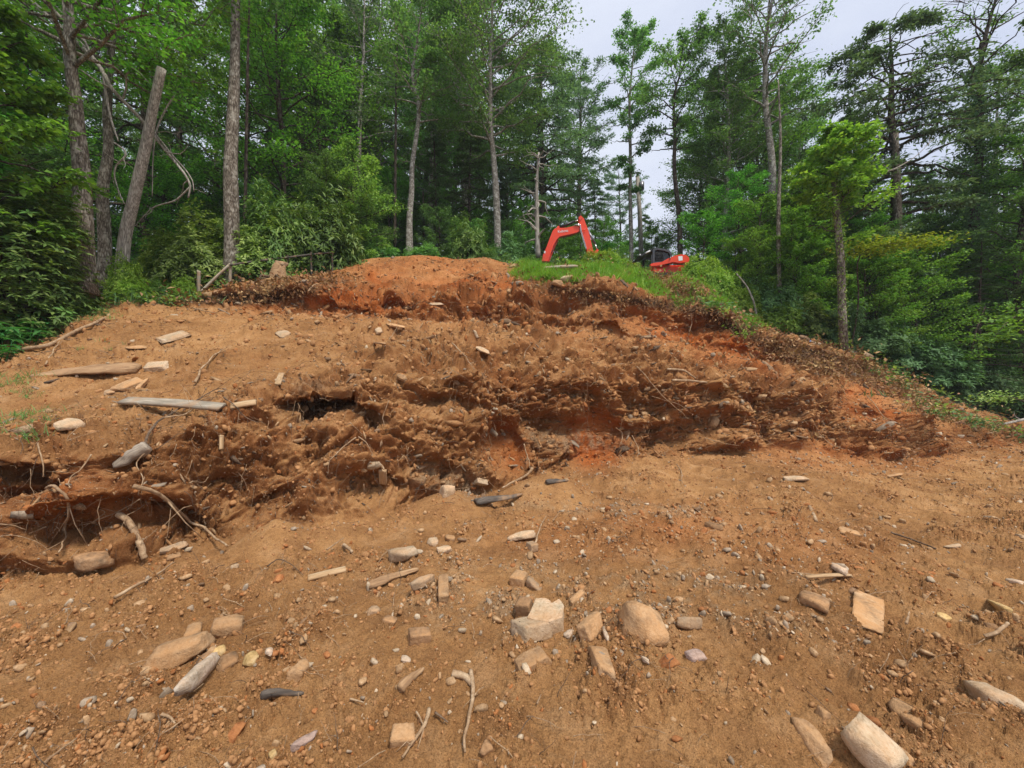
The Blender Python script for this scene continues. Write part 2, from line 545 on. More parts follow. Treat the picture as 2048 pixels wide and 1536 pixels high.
Xf = np.concatenate([np.linspace(-1700, -60, 80)[:-1], np.linspace(-60, 2108, 800), np.linspace(2108, 3800, 80)[1:]])
NC = len(Xf)
U = (Xf - 1024) / F


def lsmooth(L, sig_px=28):
    xs = np.arange(-1800, 3901, 6.0)
    y = gauss1(np.interp(xs, L[:, 0], L[:, 1]), sig_px / 6, 0)
    d = gauss1(np.interp(xs, L[:, 0], L[:, 2]), sig_px / 6, 0)
    Y = np.interp(Xf, xs, y)
    D = np.interp(Xf, xs, d)
    return D, EYE + (768 - Y) / F * D


rowsD, rowsZ, rowsW = [], [], []
lines = [lsmooth(L, s) for L, s in ((TOE, 22), (LIP1, 26), (MID, 30), (LIP2, 28), (TOE2, 28), (LIP3, 22), (CREST, 12))]
Dt, Zt = lines[0]
# behind and under the camera
for s in np.linspace(0, 1, 22)[:-1]:
    d = -7 + (1.37 + 7) * s ** 0.8
    rowsD.append(np.full(NC, d)); rowsZ.append(np.zeros(NC)); rowsW.append(np.full(NC, 1.37 + (1.37 - d) * 0.8))
# flat foreground
Yt = 768 + (EYE - Zt) / Dt * F
for s in np.linspace(0, 1, 330) ** 1.0:
    Y = 1702 + (Yt - 1702) * (s * (1.32 - 0.32 * s))
    s = s * (1.32 - 0.32 * s)
    z = Zt * s ** 1.5
    d = (EYE - z) * F / (Y - 768)
    rowsD.append(d); rowsZ.append(z); rowsW.append(d)
segs = [140, 46, 40, 22, 54, 50]
for k, n in enumerate(segs):
    D0, Z0 = lines[k]
    D1, Z1 = lines[k + 1]
    for s in np.linspace(0, 1, n + 1)[1:]:
        rowsD.append(D0 + (D1 - D0) * s); rowsZ.append(Z0 + (Z1 - Z0) * s); rowsW.append(rowsD[-1])
D = np.array(rowsD); Z = np.array(rowsZ); W = np.array(rowsW)
NR = D.shape[0]
D[22:] = gauss1(D[22:], 2.2, 0)
Z[22:] = gauss1(Z[22:], 2.2, 0)
W[22:] = D[22:]
Xw = U[None, :] * W
base = np.stack([Xw, D, Z], -1)


def grid_normals(P):
    du = np.gradient(P, axis=1)
    dv = np.gradient(P, axis=0)
    n = np.cross(du, dv)
    n /= np.linalg.norm(n, axis=-1, keepdims=True) + 1e-9
    return n


N0 = grid_normals(base)
steep = np.clip(1 - N0[..., 2], 0, 1)                      # 0 flat, 1 vertical
steep = gauss1(gauss1(steep, 2, 0), 3, 1)
rowpos = np.arange(NR)[:, None] * np.ones(NC)[None, :]
R_TOE = 22 + 329
edges = np.cumsum([0] + segs) + R_TOE                      # row index of each line
flat_near = 1 - sstep(R_TOE - 14, R_TOE + 4, rowpos)
PXY = np.stack([1024 + base[..., 0] / np.maximum(base[..., 1], 0.3) * F,
                768 - (base[..., 2] - EYE) / np.maximum(base[..., 1], 0.3) * F], -1)


def blob(cx, cy, rx, ry, rot=0.0, soft=0.5):
    c, s = math.cos(rot), math.sin(rot)
    dx, dy = PXY[..., 0] - cx, PXY[..., 1] - cy
    q = np.sqrt(((dx * c + dy * s) / rx) ** 2 + ((-dx * s + dy * c) / ry) ** 2)
    m = 1 - sstep(1 - soft, 1 + soft, q)
    return m * (rowpos > 22)


Pf = base.reshape(-1, 3)
n_big = fbm(Pf * [0.8, 0.8, 1.2], 3).reshape(NR, NC)
n_mid = fbm(Pf * [2.6, 2.6, 3.4] + 31, 4, 0.55).reshape(NR, NC)
n_rdg = ridged(Pf * [2.1, 2.1, 4.2] + 7 + 0.35 * np.stack([n_mid.ravel()] * 3, 1), 5).reshape(NR, NC)
n_fine = fbm(Pf * 11 + 55, 4, 0.62).reshape(NR, NC)
n_clod = np.abs(perlin(Pf * 7.0 + 3)).reshape(NR, NC)
n_clod2 = np.abs(perlin(Pf * 17.0 + 8)).reshape(NR, NC)
clumpn = np.clip(0.5 + 1.4 * n_big + n_mid, 0, 1.4)
n_strat = perlin(Pf * [0.9, 0.9, 7.5] + 0.8 * np.stack([n_mid.ravel()] * 3, 1)).reshape(NR, NC)
def blocks(scale, squash, warp, seed):
    q = Pf * [scale, scale, scale * squash] + warp * np.stack([n_mid.ravel(), n_big.ravel(), -n_mid.ravel()], 1)
    f1, f2, cid = worley(q, seed)
    return (0.55 * (cid - 0.5) + 0.9 * np.minimum(f2 - f1, 0.28) - 0.10).reshape(NR, NC), (f2 - f1).reshape(NR, NC)


blk_a, crk_a = blocks(2.0, 1.6, 1.2, 3)
blk_b, crk_b = blocks(5.5, 1.5, 1.0, 11)
blk_c, crk_c = blocks(15.0, 1.2, 0.8, 29)
blk_d, crk_d = blocks(36.0, 1.0, 0.5, 41)
face0 = sstep(R_TOE - 2, R_TOE + 14, rowpos) * (1 - sstep(R_TOE + 140 - 10, R_TOE + 140 + 26, rowpos)) * (1 - sstep(1780, 1950, Xf))[None, :]
upcut = sstep(R_TOE + 248 - 6, R_TOE + 248 + 6, rowpos) * (1 - sstep(R_TOE + 302, R_TOE + 326, rowpos)) * (1 - sstep(1500, 1700, Xf))[None, :] * sstep(380, 560, Xf)[None, :]
butt = perlin(np.stack([base[..., 0].ravel() * 0.85 + 3, base[..., 2].ravel() * 0.35, base[..., 1].ravel() * 0.2], 1)).reshape(NR, NC)
bank = sstep(R_TOE - 6, R_TOE + 14, rowpos)
rough = 0.35 + 0.65 * np.clip(n_big * 1.6 + 0.5, 0, 1)     # where the slope is broken up and where it is raked smooth
smooth_up = blob(400, 710, 270, 90, -0.02, 0.4) + blob(800, 545, 130, 40, 0, .4)
rough = rough * (1 - 0.40 * np.clip(smooth_up, 0, 1))
face = np.clip(face0 + 0.8 * upcut, 0, 1)
rough = np.clip(rough + 0.5 * face, 0, 1.25)
bench = sstep(620, 760, Xf)[None, :] * (1 - sstep(1650, 1850, Xf))[None, :] * sstep(R_TOE + 140, R_TOE + 150, rowpos) * (1 - sstep(R_TOE + 215, R_TOE + 232, rowpos))
bench = np.clip(bench, 0, 1)
big_lump = ridged(Pf * [0.9, 0.9, 1.1] + 40, 2).reshape(NR, NC)
scrape = np.clip(blob(1195, 885, 75, 60, 0.2, 0.4) + blob(1000, 905, 55, 52, -0.4, 0.4) + blob(1740, 815, 70, 34, 0.5, 0.5) + blob(1560, 905, 90, 20, 0.05, 0.5)
                 + blob(1290, 660, 90, 18, 0.1, 0.5), 0, 1)
disp = bank * (0.14 * n_big + rough * (0.16 * n_mid + 0.08 * n_rdg + 0.04 * n_strat * steep)
               + face * (0.55 * butt + 0.30 * (big_lump - 0.3) + 0.22 * blk_a) + bench * (0.30 * (big_lump - 0.3) + 0.16 * blk_a + 0.12 * n_mid)
               + rough * (0.15 * blk_a + 0.12 * blk_b + 0.032 * blk_c) + 0.018 * blk_c + 0.006 * blk_d) + bank * 0.028 * n_fine * (0.35 + rough)
disp = disp * (1 - 0.75 * scrape)
disp = disp * (0.55 + 0.45 * np.minimum(D, 12) / 8)
g_near = (1 - bank)
lump = np.clip(n_mid * 1.8 + 0.35 + n_big, 0, 1.3)
kd = 1 - sstep(2.6, 4.5, D)
kc = 1 - 0.8 * sstep(5.0, 9.0, D)
disp += g_near * (0.090 * n_big + 0.060 * n_mid + 0.032 * n_fine * kc + lump * (0.085 * blk_b + 0.072 * blk_c * kc + 0.034 * blk_d * kd) + 0.016 * blk_d * kd + 0.014 * blk_c * kc)
# bucket and rake drags running across the flat on the right
drag = np.sin((base[..., 0] * 0.80 + base[..., 1] * 0.62) * 9 + 3 * n_big + 1.2 * n_mid)
disp += g_near * 0.028 * drag * sstep(0.3, 2.5, base[..., 0])
crest_fade = 1 - sstep(edges[6] - 14, edges[6], rowpos)
disp *= 0.25 + 0.75 * crest_fade
P = base + N0 * disp[..., None]


# overhanging lips with an undercut below them
for e_, up_amt, in_amt, lo_, hi_ in ((edges[1] - 12, 0.10, 0.14, -400, 1900), (edges[5], 0.16, 0.26, 380, 1700), (edges[3] - 30, 0.10, 0.12, 500, 1800)):
    e2 = e_ + 5 * perlin(np.stack([Xf * 0.006, Xf * 0, Xf * 0 + e_], 1))[None, :]
    amp = np.clip(0.55 + 1.5 * perlin(np.stack([Xf * 0.011, Xf * 0 + 4, Xf * 0 + e_], 1)), 0, 1.3)[None, :] * ((Xf > lo_) & (Xf < hi_))[None, :]
    P[..., 1] += amp * (-up_amt * np.exp(-((rowpos - e2) / 6.0) ** 2) + in_amt * np.exp(-((rowpos - e2 + 22) / 13.0) ** 2))


# hollows cut in the banks (pushed back into the hill) and small heaps
def carve(cx, cy, rx, ry, depth, rot=0, soft=0.35, down=0.0):
    m = blob(cx, cy, rx, ry, rot, soft)
    P[..., 1] += depth * m
    P[..., 0] += depth * m * (cx - 1024) / F * 0.5
    P[..., 2] -= down * m
    return m


hol1 = carve(625, 832, 78, 36, 0.85, 0.06, 0.2, 0.0)
hol1b = carve(700, 868, 55, 20, 0.5, 0.2, 0.3)
red1 = carve(1000, 905, 46, 52, 0.42, -0.4, 0.4)
red2 = carve(1195, 885, 62, 62, 0.45, 0.2, 0.4)
red3 = carve(1740, 815, 62, 34, 0.35, 0.5, 0.5)
carve(820, 705, 26, 11, 0.25, 0, 0.3)
carve(960, 634, 22, 9, 0.35, 0, 0.3)
carve(1130, 610, 70, 22, 0.45, 0.1, 0.5)
carve(260, 1075, 170, 34, 0.34, -0.1, 0.5)
carve(100, 1010, 110, 26, 0.25, -0.1, 0.5)
carve(430, 985, 70, 30, 0.25, -0.2, 0.5)
carve(520, 1015, 60, 22, 0.22, -0.3, 0.5)
carve(740, 985, 60, 24, 0.3, 0, 0.5)
carve(1090, 850, 70, 22, 0.3, 0.1, 0.5)
carve(1330, 870, 80, 22, 0.35, 0.05, 0.5)
carve(1640, 870, 60, 24, 0.35, 0.1, 0.5)
carve(880, 835, 60, 16, 0.25, 0.1, 0.5)
carve(60, 965, 90, 14, 0.22, -0.1, 0.5)
carve(860, 955, 60, 20, 0.2, 0.3, .5)
carve(1430, 855, 80, 22, 0.25, 0.1, 0.5)
carve(1290, 820, 50, 18, 0.25, 0.1, 0.5)
carve(1580, 830, 60, 18, 0.25, 0.1, 0.5)
carve(1380, 655, 110, 26, 0.3, 0.3, 0.5)
carve(700, 615, 180, 14, 0.22, 0.03, 0.6)


def heap(X0, Y0, d, h, r):
    c = ray(X0, Y0, d)
    q = np.sqrt((P[..., 0] - c.x) ** 2 + ((P[..., 1] - c.y)) ** 2)
    m = np.clip(1 - q / r, 0, 1)
    P[..., 2] = np.maximum(P[..., 2], (c.z + h * m + 0.01 * n_mid) * (m > 0) + -99 * (m <= 0))
    return m > 0.02


hp1 = heap(552, 1085, 4.0, 0.24, 0.42)
hp2 = heap(672, 1075, 4.15, 0.16, 0.36)
hp3 = heap(900, 1010, 5.2, 0.20, 0.55)
hp4 = heap(1100, 985, 5.8, 0.30, 0.75)
hp5 = heap(1338, 592, 15.2, 0.80, 1.5)
hp6 = heap(610, 880, 5.5, 0.16, 0.32)

N1 = grid_normals(P)
steep1 = gauss1(np.clip(1 - N1[..., 2], 0, 1), 1.2, 0)
PXY = np.stack([1024 + P[..., 0] / np.maximum(P[..., 1], 0.3) * F,
                768 - (P[..., 2] - EYE) / np.maximum(P[..., 1], 0.3) * F], -1)
fresh = np.clip(sstep(0.28, 0.75, steep1 + 0.25 * n_mid) + 0.35 * sstep(0.0, 0.5, -n_fine) * bank, 0, 1) * (0.25 + 0.75 * bank)
fresh = np.clip(0.6 * fresh + 0.55 * face * np.clip(0.45 + 1.1 * n_big + 0.9 * n_mid, 0, 1) + 0.30 * bench * np.clip(0.2 + 1.2 * n_mid, 0, 1), 0, 1)
fresh = np.clip(fresh + 0.30 * g_near * sstep(0.0, 0.6, n_mid + 0.4 * n_big), 0, 1)
n_c = fbm(P.reshape(-1, 3) * 0.9 + 77, 3).reshape(NR, NC)
redm = np.clip(1.2 * red1 + 1.2 * red2 + 1.1 * red3, 0, 1) * (0.9 + 0.5 * n_mid)
redm = redm + 0.75 * blob(850, 565, 230, 70, 0.05, 0.5) + 0.6 * blob(640, 605, 200, 26, 0, 0.6) + 0.75 * blob(1420, 690, 170, 34, 0.3, 0.5) \
    + 0.55 * blob(1700, 915, 170, 26, 0.05, 0.6) + 0.4 * blob(1900, 870, 160, 40, 0.15, 0.6) + 0.35 * blob(1450, 1075, 260, 60, 0.1, 0.7) \
    + 0.3 * blob(1180, 1080, 200, 40, 0, 0.7) + 0.35 * blob(150, 1010, 200, 60, 0, .6) + 0.3 * blob(1300, 640, 300, 60, .1, .6)
redm = np.clip(redm * (0.62 + 0.7 * n_c) + 0.18 * bank * sstep(0.1, 0.5, n_c), 0, 1)
redm *= 1 - 0.8 * (hp1 | hp2 | hp4)
greym = np.clip(0.7 * blob(1130, 880, 110, 22, 0.05, 0.5) + 0.6 * blob(1230, 1015, 170, 14, 0.03, 0.6) + 0.75 * blob(900, 965, 70, 28, 0.2, 0.6)
                + 0.45 * blob(1050, 1190, 300, 70, 0.03, 0.7) + 0.5 * blob(620, 775, 40, 15, 0, 0.5) + 0.4 * blob(1450, 1190, 200, 60, 0.2, 0.7), 0, 1) * sstep(-0.25, 0.35, n_mid + n_fine)
humus_dark = np.clip(blob(540, 590, 110, 14, -0.1, 0.6) + blob(1250, 598, 190, 9, 0.15, 0.6) + 0.9 * blob(1440, 640, 110, 14, 0.45, 0.6)
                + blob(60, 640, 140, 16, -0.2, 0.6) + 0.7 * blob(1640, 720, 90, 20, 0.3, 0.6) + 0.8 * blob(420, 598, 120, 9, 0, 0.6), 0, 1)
humus_dark = np.clip(humus_dark + 0.22 * bank * steep1 * sstep(0.15, 0.5, n_rdg * -1 + 0.2) + 0.5 * hol1, 0, 1)  # also darkens clefts of the steep faces and the inside of the hollow

idx = np.arange(NR * NC).reshape(NR, NC)
quads = np.stack([idx[:-1, :-1], idx[:-1, 1:], idx[1:, 1:], idx[1:, :-1]], -1).reshape(-1, 4)
dirt_me = np_mesh('dirt_slope', P.reshape(-1, 3), quads, M['soil'], True,
                  {'fresh': fresh.ravel(), 'red': redm.ravel(), 'grey': greym.ravel(), 'humus_dark': humus_dark.ravel()})
tag(obj('dirt_slope', dirt_me), kind='structure')

# forest floor: starts on the crest row and runs back
crest = P[-1]
fr = [crest + [0, 0.0, -0.004]]
ux = U
z_end = np.interp(Xf, [-1700, 0, 600, 1000, 1300, 1500, 1700, 2048, 3800], [4.0, 6.2, 6.6, 6.4, 6.4, 5.6, 4.4, 1.6, 1.2])
for s in np.linspace(0, 1, 26)[1:]:
    d = crest[:, 1] * (1 - s) + 70 * s if s > 0.2 else crest[:, 1] + s * 30
    d = np.maximum(d, fr[-1][:, 1] + 0.4)
    k = 1 - np.exp(-(d - crest[:, 1]) / 7)
    z = crest[:, 2] * (1 - k) + z_end * k
    x = U * d
    q = np.stack([x, d, z], -1)
    q[:, 2] += 0.25 * fbm(q * 0.5, 3) * min(1, s * 8)
    fr.append(q)
FL = np.array(fr)
nr2 = len(FL)
id2 = np.arange(nr2 * NC).reshape(nr2, NC)
q2 = np.stack([id2[:-1, :-1], id2[:-1, 1:], id2[1:, 1:], id2[1:, :-1]], -1)[:, ::6].reshape(-1, 4)
# thin the columns: rebuild with every 6th column
cols = np.unique(np.concatenate([np.arange(0, NC, 4), [NC - 1]]))
FLc = FL[:, cols]
n3 = len(cols)
id3 = np.arange(nr2 * n3).reshape(nr2, n3)
q3 = np.stack([id3[:-1, :-1], id3[:-1, 1:], id3[1:, 1:], id3[1:, :-1]], -1).reshape(-1, 4)
tag(obj('forest_floor', np_mesh('forest_floor', FLc.reshape(-1, 3), q3, M['floor'], True)), kind='structure')
gv = [(-400, -400, -0.35), (400, -400, -0.35), (400, 600, -0.35), (-400, 600, -0.35)]
tag(obj('ground', np_mesh('ground', gv, np.array([[0, 1, 2, 3]]), M['floor'])), kind='structure')

VP = P.reshape(-1, 3)
VN = N1.reshape(-1, 3)
VX = PXY.reshape(-1, 2)
_vis = (VP[:, 1] > 0.6)


def hit(X, Y):
    """nearest point of the dirt seen in the direction of photo pixel (X, Y), and the local normal"""
    m = (np.abs(VX[:, 0] - X) < 7) & (np.abs(VX[:, 1] - Y) < 7) & _vis
    ids = np.nonzero(m)[0]
    if len(ids) == 0:
        ids = np.argsort((VX[:, 0] - X) ** 2 + (VX[:, 1] - Y) ** 2 + 1e6 * (~_vis))[:1]
        return Vector(VP[ids[0]].tolist()), Vector(VN[ids[0]].tolist())
    k = ids[np.argmin(VP[ids, 1] + 0.02 * np.hypot(VX[ids, 0] - X, VX[ids, 1] - Y))]
    lo = ids[VP[ids, 1] < VP[k, 1] + 0.25]
    n = VN[lo].mean(0)
    return Vector(VP[k].tolist()), Vector((n / np.linalg.norm(n)).tolist())


def floor_z(x, y):
    """height of the forest floor behind the crest"""
    X = 1024 + x / y * F
    j = int(np.clip(np.searchsorted(Xf, X), 0, NC - 1))
    return float(np.interp(y, FL[:, j, 1], FL[:, j, 2]))


# ------------------------------------------------------------------ plant builders
def tube(path, radii, nseg=8, wob=0.0, seed=0, cap=True):
    path = np.asarray(path, float)
    radii = np.asarray(radii, float)
    n = len(path)
    T = np.gradient(path, axis=0)
    T /= np.linalg.norm(T, axis=1)[:, None] + 1e-9
    up = np.array([0, 0, 1.0]) if abs(T[0, 2]) < 0.9 else np.array([1.0, 0, 0])
    A = np.cross(T[0], up); A /= np.linalg.norm(A)
    V = []
    a = np.arange(nseg) / nseg * 2 * np.pi
    for i in range(n):
        A = A - T[i] * (A @ T[i]); A /= np.linalg.norm(A) + 1e-9
        B = np.cross(T[i], A)
        r = radii[i] * (1 + (wob * perlin(np.stack([np.cos(a) * 1.3 + seed, np.sin(a) * 1.3, np.full(nseg, i * 0.33)], 1)) if wob else 0))
        V.append(path[i] + (np.cos(a)[:, None] * A + np.sin(a)[:, None] * B) * (r[:, None] if hasattr(r, '__len__') else r))
    V = np.concatenate(V)
    i0 = np.arange(n - 1)[:, None] * nseg
    j = np.arange(nseg)[None, :]
    j1 = (j + 1) % nseg
    Fq = np.stack([i0 + j, i0 + j1, i0 + nseg + j1, i0 + nseg + j], -1).reshape(-1, 4)
    if cap:
        V = np.concatenate([V, path[:1], path[-1:]])
        c0, c1 = n * nseg, n * nseg + 1
        jj = np.arange(nseg)
        q0 = np.stack([(jj + 1) % nseg, jj, np.full(nseg, c0)], -1)
        q1 = np.stack([(n - 1) * nseg + jj, (n - 1) * nseg + (jj + 1) % nseg, np.full(nseg, c1)], -1)
        tris = np.concatenate([q0, q1])
    else:
        tris = np.zeros((0, 3), int)
    return V, Fq, tris


class Acc:
    """collects tubes and the like into one mesh"""
    def __init__(self): self.V, self.Q, self.T, self.n = [], [], [], 0

    def add(self, V, Q=None, T=None):
        self.V.append(np.asarray(V, float))
        if Q is not None and len(Q): self.Q.append(np.asarray(Q) + self.n)
        if T is not None and len(T): self.T.append(np.asarray(T) + self.n)
        self.n += len(V)

    def mesh(self, name, mat, smooth=True):
        V = np.concatenate(self.V)
        fs = []
        if self.Q: fs.append(np.concatenate(self.Q))
        if self.T: fs.append(np.concatenate(self.T))
        return np_mesh(name, V, fs, mat, smooth)


def leaf_cards(C, Ndir, Tdir, L, Wd, fold=0.0):
    """a folded four sided leaf at every centre: C base point, Tdir direction of the leaf, Ndir its face"""
    T = Tdir / (np.linalg.norm(Tdir, axis=1)[:, None] + 1e-9)
    S = np.cross(Ndir, T)
    S /= np.linalg.norm(S, axis=1)[:, None] + 1e-9
    Nn = np.cross(T, S)
    L = L[:, None]; Wd = Wd[:, None]
    a = C
    b = C + T * L * 0.48 + S * Wd * 0.5 + Nn * Wd * fold
    c = C + T * L - Nn * L * 0.10
    d = C + T * L * 0.48 - S * Wd * 0.5 + Nn * Wd * fold
    V = np.stack([a, b, c, d], 1).reshape(-1, 3)
    i = np.arange(len(C))[:, None] * 4
    return V, np.concatenate([i + [[0, 1, 2]], i + [[0, 2, 3]]])


def rdir(n, zscale=1.0):
    v = rng.normal(size=(n, 3))
    v[:, 2] *= zscale
    return v / (np.linalg.norm(v, axis=1)[:, None] + 1e-9)


def make_tree(height=18, cb=0.3, radius=3.4, r0=0.22, kind='broad', n_limb=46, n_twig=12, n_leaf=42, leaf=0.13, wig=0.35,
              shape='oval', seed=0, path=None, lean=0.0, fork=False, gap=0.3):
    """returns (trunk, branches, crown) as arrays; z = 0 is the foot"""
    global rng
    keep = rng
    rng = np.random.default_rng(seed + 100)
    n = 26
    t = np.linspace(0, 1, n)
    if path is None:
        ph = rng.uniform(0, 6, 4)
        x = wig * (np.sin(t * 4 + ph[0]) * 0.5 + 0.25 * np.sin(t * 9 + ph[1])) * t ** 0.6 + lean * t * height
        y = wig * (np.sin(t * 3.5 + ph[2]) * 0.5 + 0.25 * np.sin(t * 8 + ph[3])) * t ** 0.6
        x -= x[0]; y -= y[0]
        path = np.stack([x, y, t * height * 0.97], 1)
    else:
        pp = np.asarray(path, float)
        tt = np.linspace(0, 1, len(pp))
        path = np.stack([np.interp(t, tt, pp[:, k]) for k in range(3)], 1)
        path = gauss1(path, 1.0, 0)
    rad = r0 * (1 - t) ** 0.75 * 0.93 + 0.012
    rad[:3] *= [1.45, 1.18, 1.05]
    trunk = Acc(); trunk.add(*tube(path, rad, 12, 0.12, seed))
    br = Acc()
    cen, rr = [], []
    for k in range(n_limb):
        if kind == 'pine':
            h = cb + (1 - cb) * (math.floor(k / 5) / (n_limb / 5)) + rng.uniform(-0.006, 0.006)
            az = (k % 5) / 5 * 2 * math.pi + math.floor(k / 5) * 0.7 + rng.uniform(-0.3, 0.3)
        else:
            h = cb + (1 - cb) * ((k + rng.uniform(0, 1)) / n_limb) ** 0.92
            az = k * 2.4 + rng.uniform(-0.5, 0.5)
        h = min(h, 0.985)
        s = (h - cb) / (1 - cb)
        if shape == 'oval': env = math.sqrt(max(0.03, 1 - (2 * (s - 0.42) / 1.25) ** 2))
        elif shape == 'cone': env = (1 - s) ** 0.8 + 0.07
        elif shape == 'narrow': env = math.sqrt(max(0.03, 1 - (2 * s - 1) ** 2)) * 0.8 + 0.15
        elif shape == 'top': env = math.sqrt(max(0.02, 1 - (2 * (s - 0.6) / 1.3) ** 2))
        else: env = 1.0
        L = radius * env * rng.uniform(0.62, 1.15)
        el = {'broad': rng.uniform(0.25, 0.85), 'hemlock': rng.uniform(-0.15, 0.2), 'pine': rng.uniform(0.05, 0.5)}[kind]
        if kind == 'broad': el *= 0.6 + 0.6 * s
        p0 = np.array([np.interp(h, t, path[:, j]) for j in range(3)])
        m = 7
        q = np.linspace(0, 1, m)
        dr = np.array([math.cos(az), math.sin(az), 0])
        sag = {'broad': -0.10, 'hemlock': -0.22, 'pine': 0.12}[kind]
        lim = p0 + dr * (q * L * math.cos(el))[:, None] + np.array([0, 0, 1.0]) * (q * L * math.sin(el) + sag * L * q * q)[:, None]
        lim[1:] += rng.normal(size=(m - 1, 3)) * 0.045 * L * q[1:, None]
        rb = max(0.012, np.interp(h, t, rad) * 0.42) * (1 - q) ** 0.8 + 0.005
        br.add(*tube(lim, rb, 5, cap=False))
        if rng.uniform() < gap * 0.35: continue
        for w in range(n_twig):
            u = 0.28 + 0.72 * (w + rng.uniform(0, 1)) / n_twig
            b = np.array([np.interp(u, q, lim[:, j]) for j in range(3)])
            side = 1 if w % 2 else -1
            ta = az + side * rng.uniform(0.5, 1.25) * (1.15 - 0.6 * u)
            tl = L * (0.42 if kind != 'pine' else 0.3) * (1.15 - 0.65 * u) * rng.uniform(0.5, 1.1)
            te = el * 0.4 + (rng.uniform(-0.25, 0.45) if kind == 'broad' else rng.uniform(-0.2, 0.12))
            e = b + tl * np.array([math.cos(ta) * math.cos(te), math.sin(ta) * math.cos(te), math.sin(te)])
            br.add(*tube(np.stack([b, (b + e) / 2 + [0, 0, 0.04 * tl], e]), np.array([0.012, 0.008, 0.004]) * (1 + r0), 3, cap=False))
            ns = 3
            for s_ in range(ns):
                cen.append(b + (e - b) * ((s_ + 0.6) / ns)); rr.append((az, ta, max(0.16, tl * 0.42)))
    cen = np.array(cen); rr = np.array(rr)
    keepm = perlin(cen * 0.9 + seed) > -0.55 * (1.1 - gap)
    cen, rr = cen[keepm], rr[keepm]
    per = max(3, int(n_leaf / 3))
    C = np.repeat(cen, per, 0)
    sp = np.repeat(rr[:, 2], per)[:, None]
    N_ = len(C)
    off = rng.normal(size=(N_, 3))
    if kind == 'broad':
        off *= np.array([0.62, 0.62, 0.34]); nz = 1.0; Ls = leaf * rng.uniform(0.6, 1.25, N_); Ws = Ls * rng.uniform(0.5, 0.75, N_)
    elif kind == 'hemlock':
        off *= np.array([0.62, 0.62, 0.13]); nz = 2.0; Ls = leaf * rng.uniform(0.6, 1.3, N_); Ws = Ls * 0.36
    else:
        off *= np.array([0.55, 0.55, 0.32]); nz = 0.6; Ls = leaf * rng.uniform(0.8, 1.3, N_); Ws = Ls * 0.26
    C = C + off * sp
    Tn = rdir(N_, 0.5)
    ta = np.repeat(rr[:, 1], per)
    Tn = Tn + 0.8 * np.stack([np.cos(ta), np.sin(ta), np.full(N_, -0.15 if kind != 'pine' else 0.35)], 1)
    Nn = rdir(N_) * 0.7 + np.array([0, 0, 1.0]) * nz
    cr = leaf_cards(C, Nn, Tn, Ls, Ws, 0.12)
    rng = keep
    return trunk, br, cr


def tree_meshes(name, bark, leaf_mat, **kw):
    tr, br, cr = make_tree(**kw)
    return dict(trunk=tr.mesh(name + '_trunk', bark), branches=br.mesh(name + '_branches', bark),
                crown=np_mesh(name + '_crown', cr[0], cr[1], leaf_mat))


def put_tree(name, pm, loc, rz, sc, label, cat='tree', group=None, leaf=None, tilt=(0, 0)):
    r = empty(name, loc, (tilt[0], tilt[1], rz), sc)
    tag(r, label, cat, group)
    for part in ('trunk', 'branches', 'crown'):
        if part not in pm: continue
        o = obj(part, pm[part], r)
        if part != 'trunk': tag(o, kind='stuff')
        if part == 'crown' and leaf is not None:
            o.material_slots[0].link = 'OBJECT'
            o.material_slots[0].material = leaf
    return r


PR = {}
PR['broad_a'] = tree_meshes('broad_a', M['bark_pale'], M['leaf_mid'], height=18, cb=0.30, radius=3.3, r0=0.19, seed=1, n_limb=50, n_twig=11, n_leaf=42)
PR['broad_b'] = tree_meshes('broad_b', M['bark_dark'], M['leaf_mid'], height=17, cb=0.22, radius=3.0, r0=0.16, seed=2, n_limb=48, n_twig=11, n_leaf=42, wig=0.7, gap=0.5)
PR['broad_c'] = tree_meshes('broad_c', M['bark_dark'], M['leaf_maple'], height=14, cb=0.12, radius=3.6, r0=0.15, seed=3, n_limb=52, n_twig=12, n_leaf=42, shape='oval')
PR['narrow'] = tree_meshes('narrow', M['bark_pale'], M['leaf_mid'], height=17, cb=0.42, radius=1.75, r0=0.14, seed=4, n_limb=40, n_twig=10, n_leaf=36, shape='narrow', wig=0.25, gap=0.6)
PR['hemlock'] = tree_meshes('hemlock', M['bark_dark'], M['leaf_dark'], height=17, cb=0.08, radius=3.6, r0=0.2, kind='hemlock', seed=5, n_limb=84, n_twig=11, n_leaf=33, leaf=0.15, shape='cone', wig=0.15)
PR['pine'] = tree_meshes('pine', M['bark_dark'], M['leaf_blue'], height=20, cb=0.35, radius=3.2, r0=0.2, kind='pine', seed=6, n_limb=60, n_twig=9, n_leaf=48, leaf=0.19, shape='oval', wig=0.2)
PR['laurel_tree'] = tree_meshes('laurel_tree', M['bark_dark'], M['leaf_laurel'], height=5.2, cb=0.04, radius=1.9, r0=0.07, seed=18, n_limb=44, n_twig=11, n_leaf=48, leaf=0.10, shape='oval', wig=0.4, gap=0.05)
PR['sapling'] = tree_meshes('sapling', M['bark_dark'], M['leaf_maple'], height=6, cb=0.12, radius=1.7, r0=0.05, seed=7, n_limb=28, n_twig=8, n_leaf=34, leaf=0.11, shape='oval', wig=0.5)
PR['understorey'] = tree_meshes('understorey', M['bark_dark'], M['leaf_mid'], height=7.5, cb=0.05, radius=2.6, r0=0.07, seed=8, n_limb=40, n_twig=10, n_leaf=42, leaf=0.12, shape='oval', wig=0.5, gap=0.1)


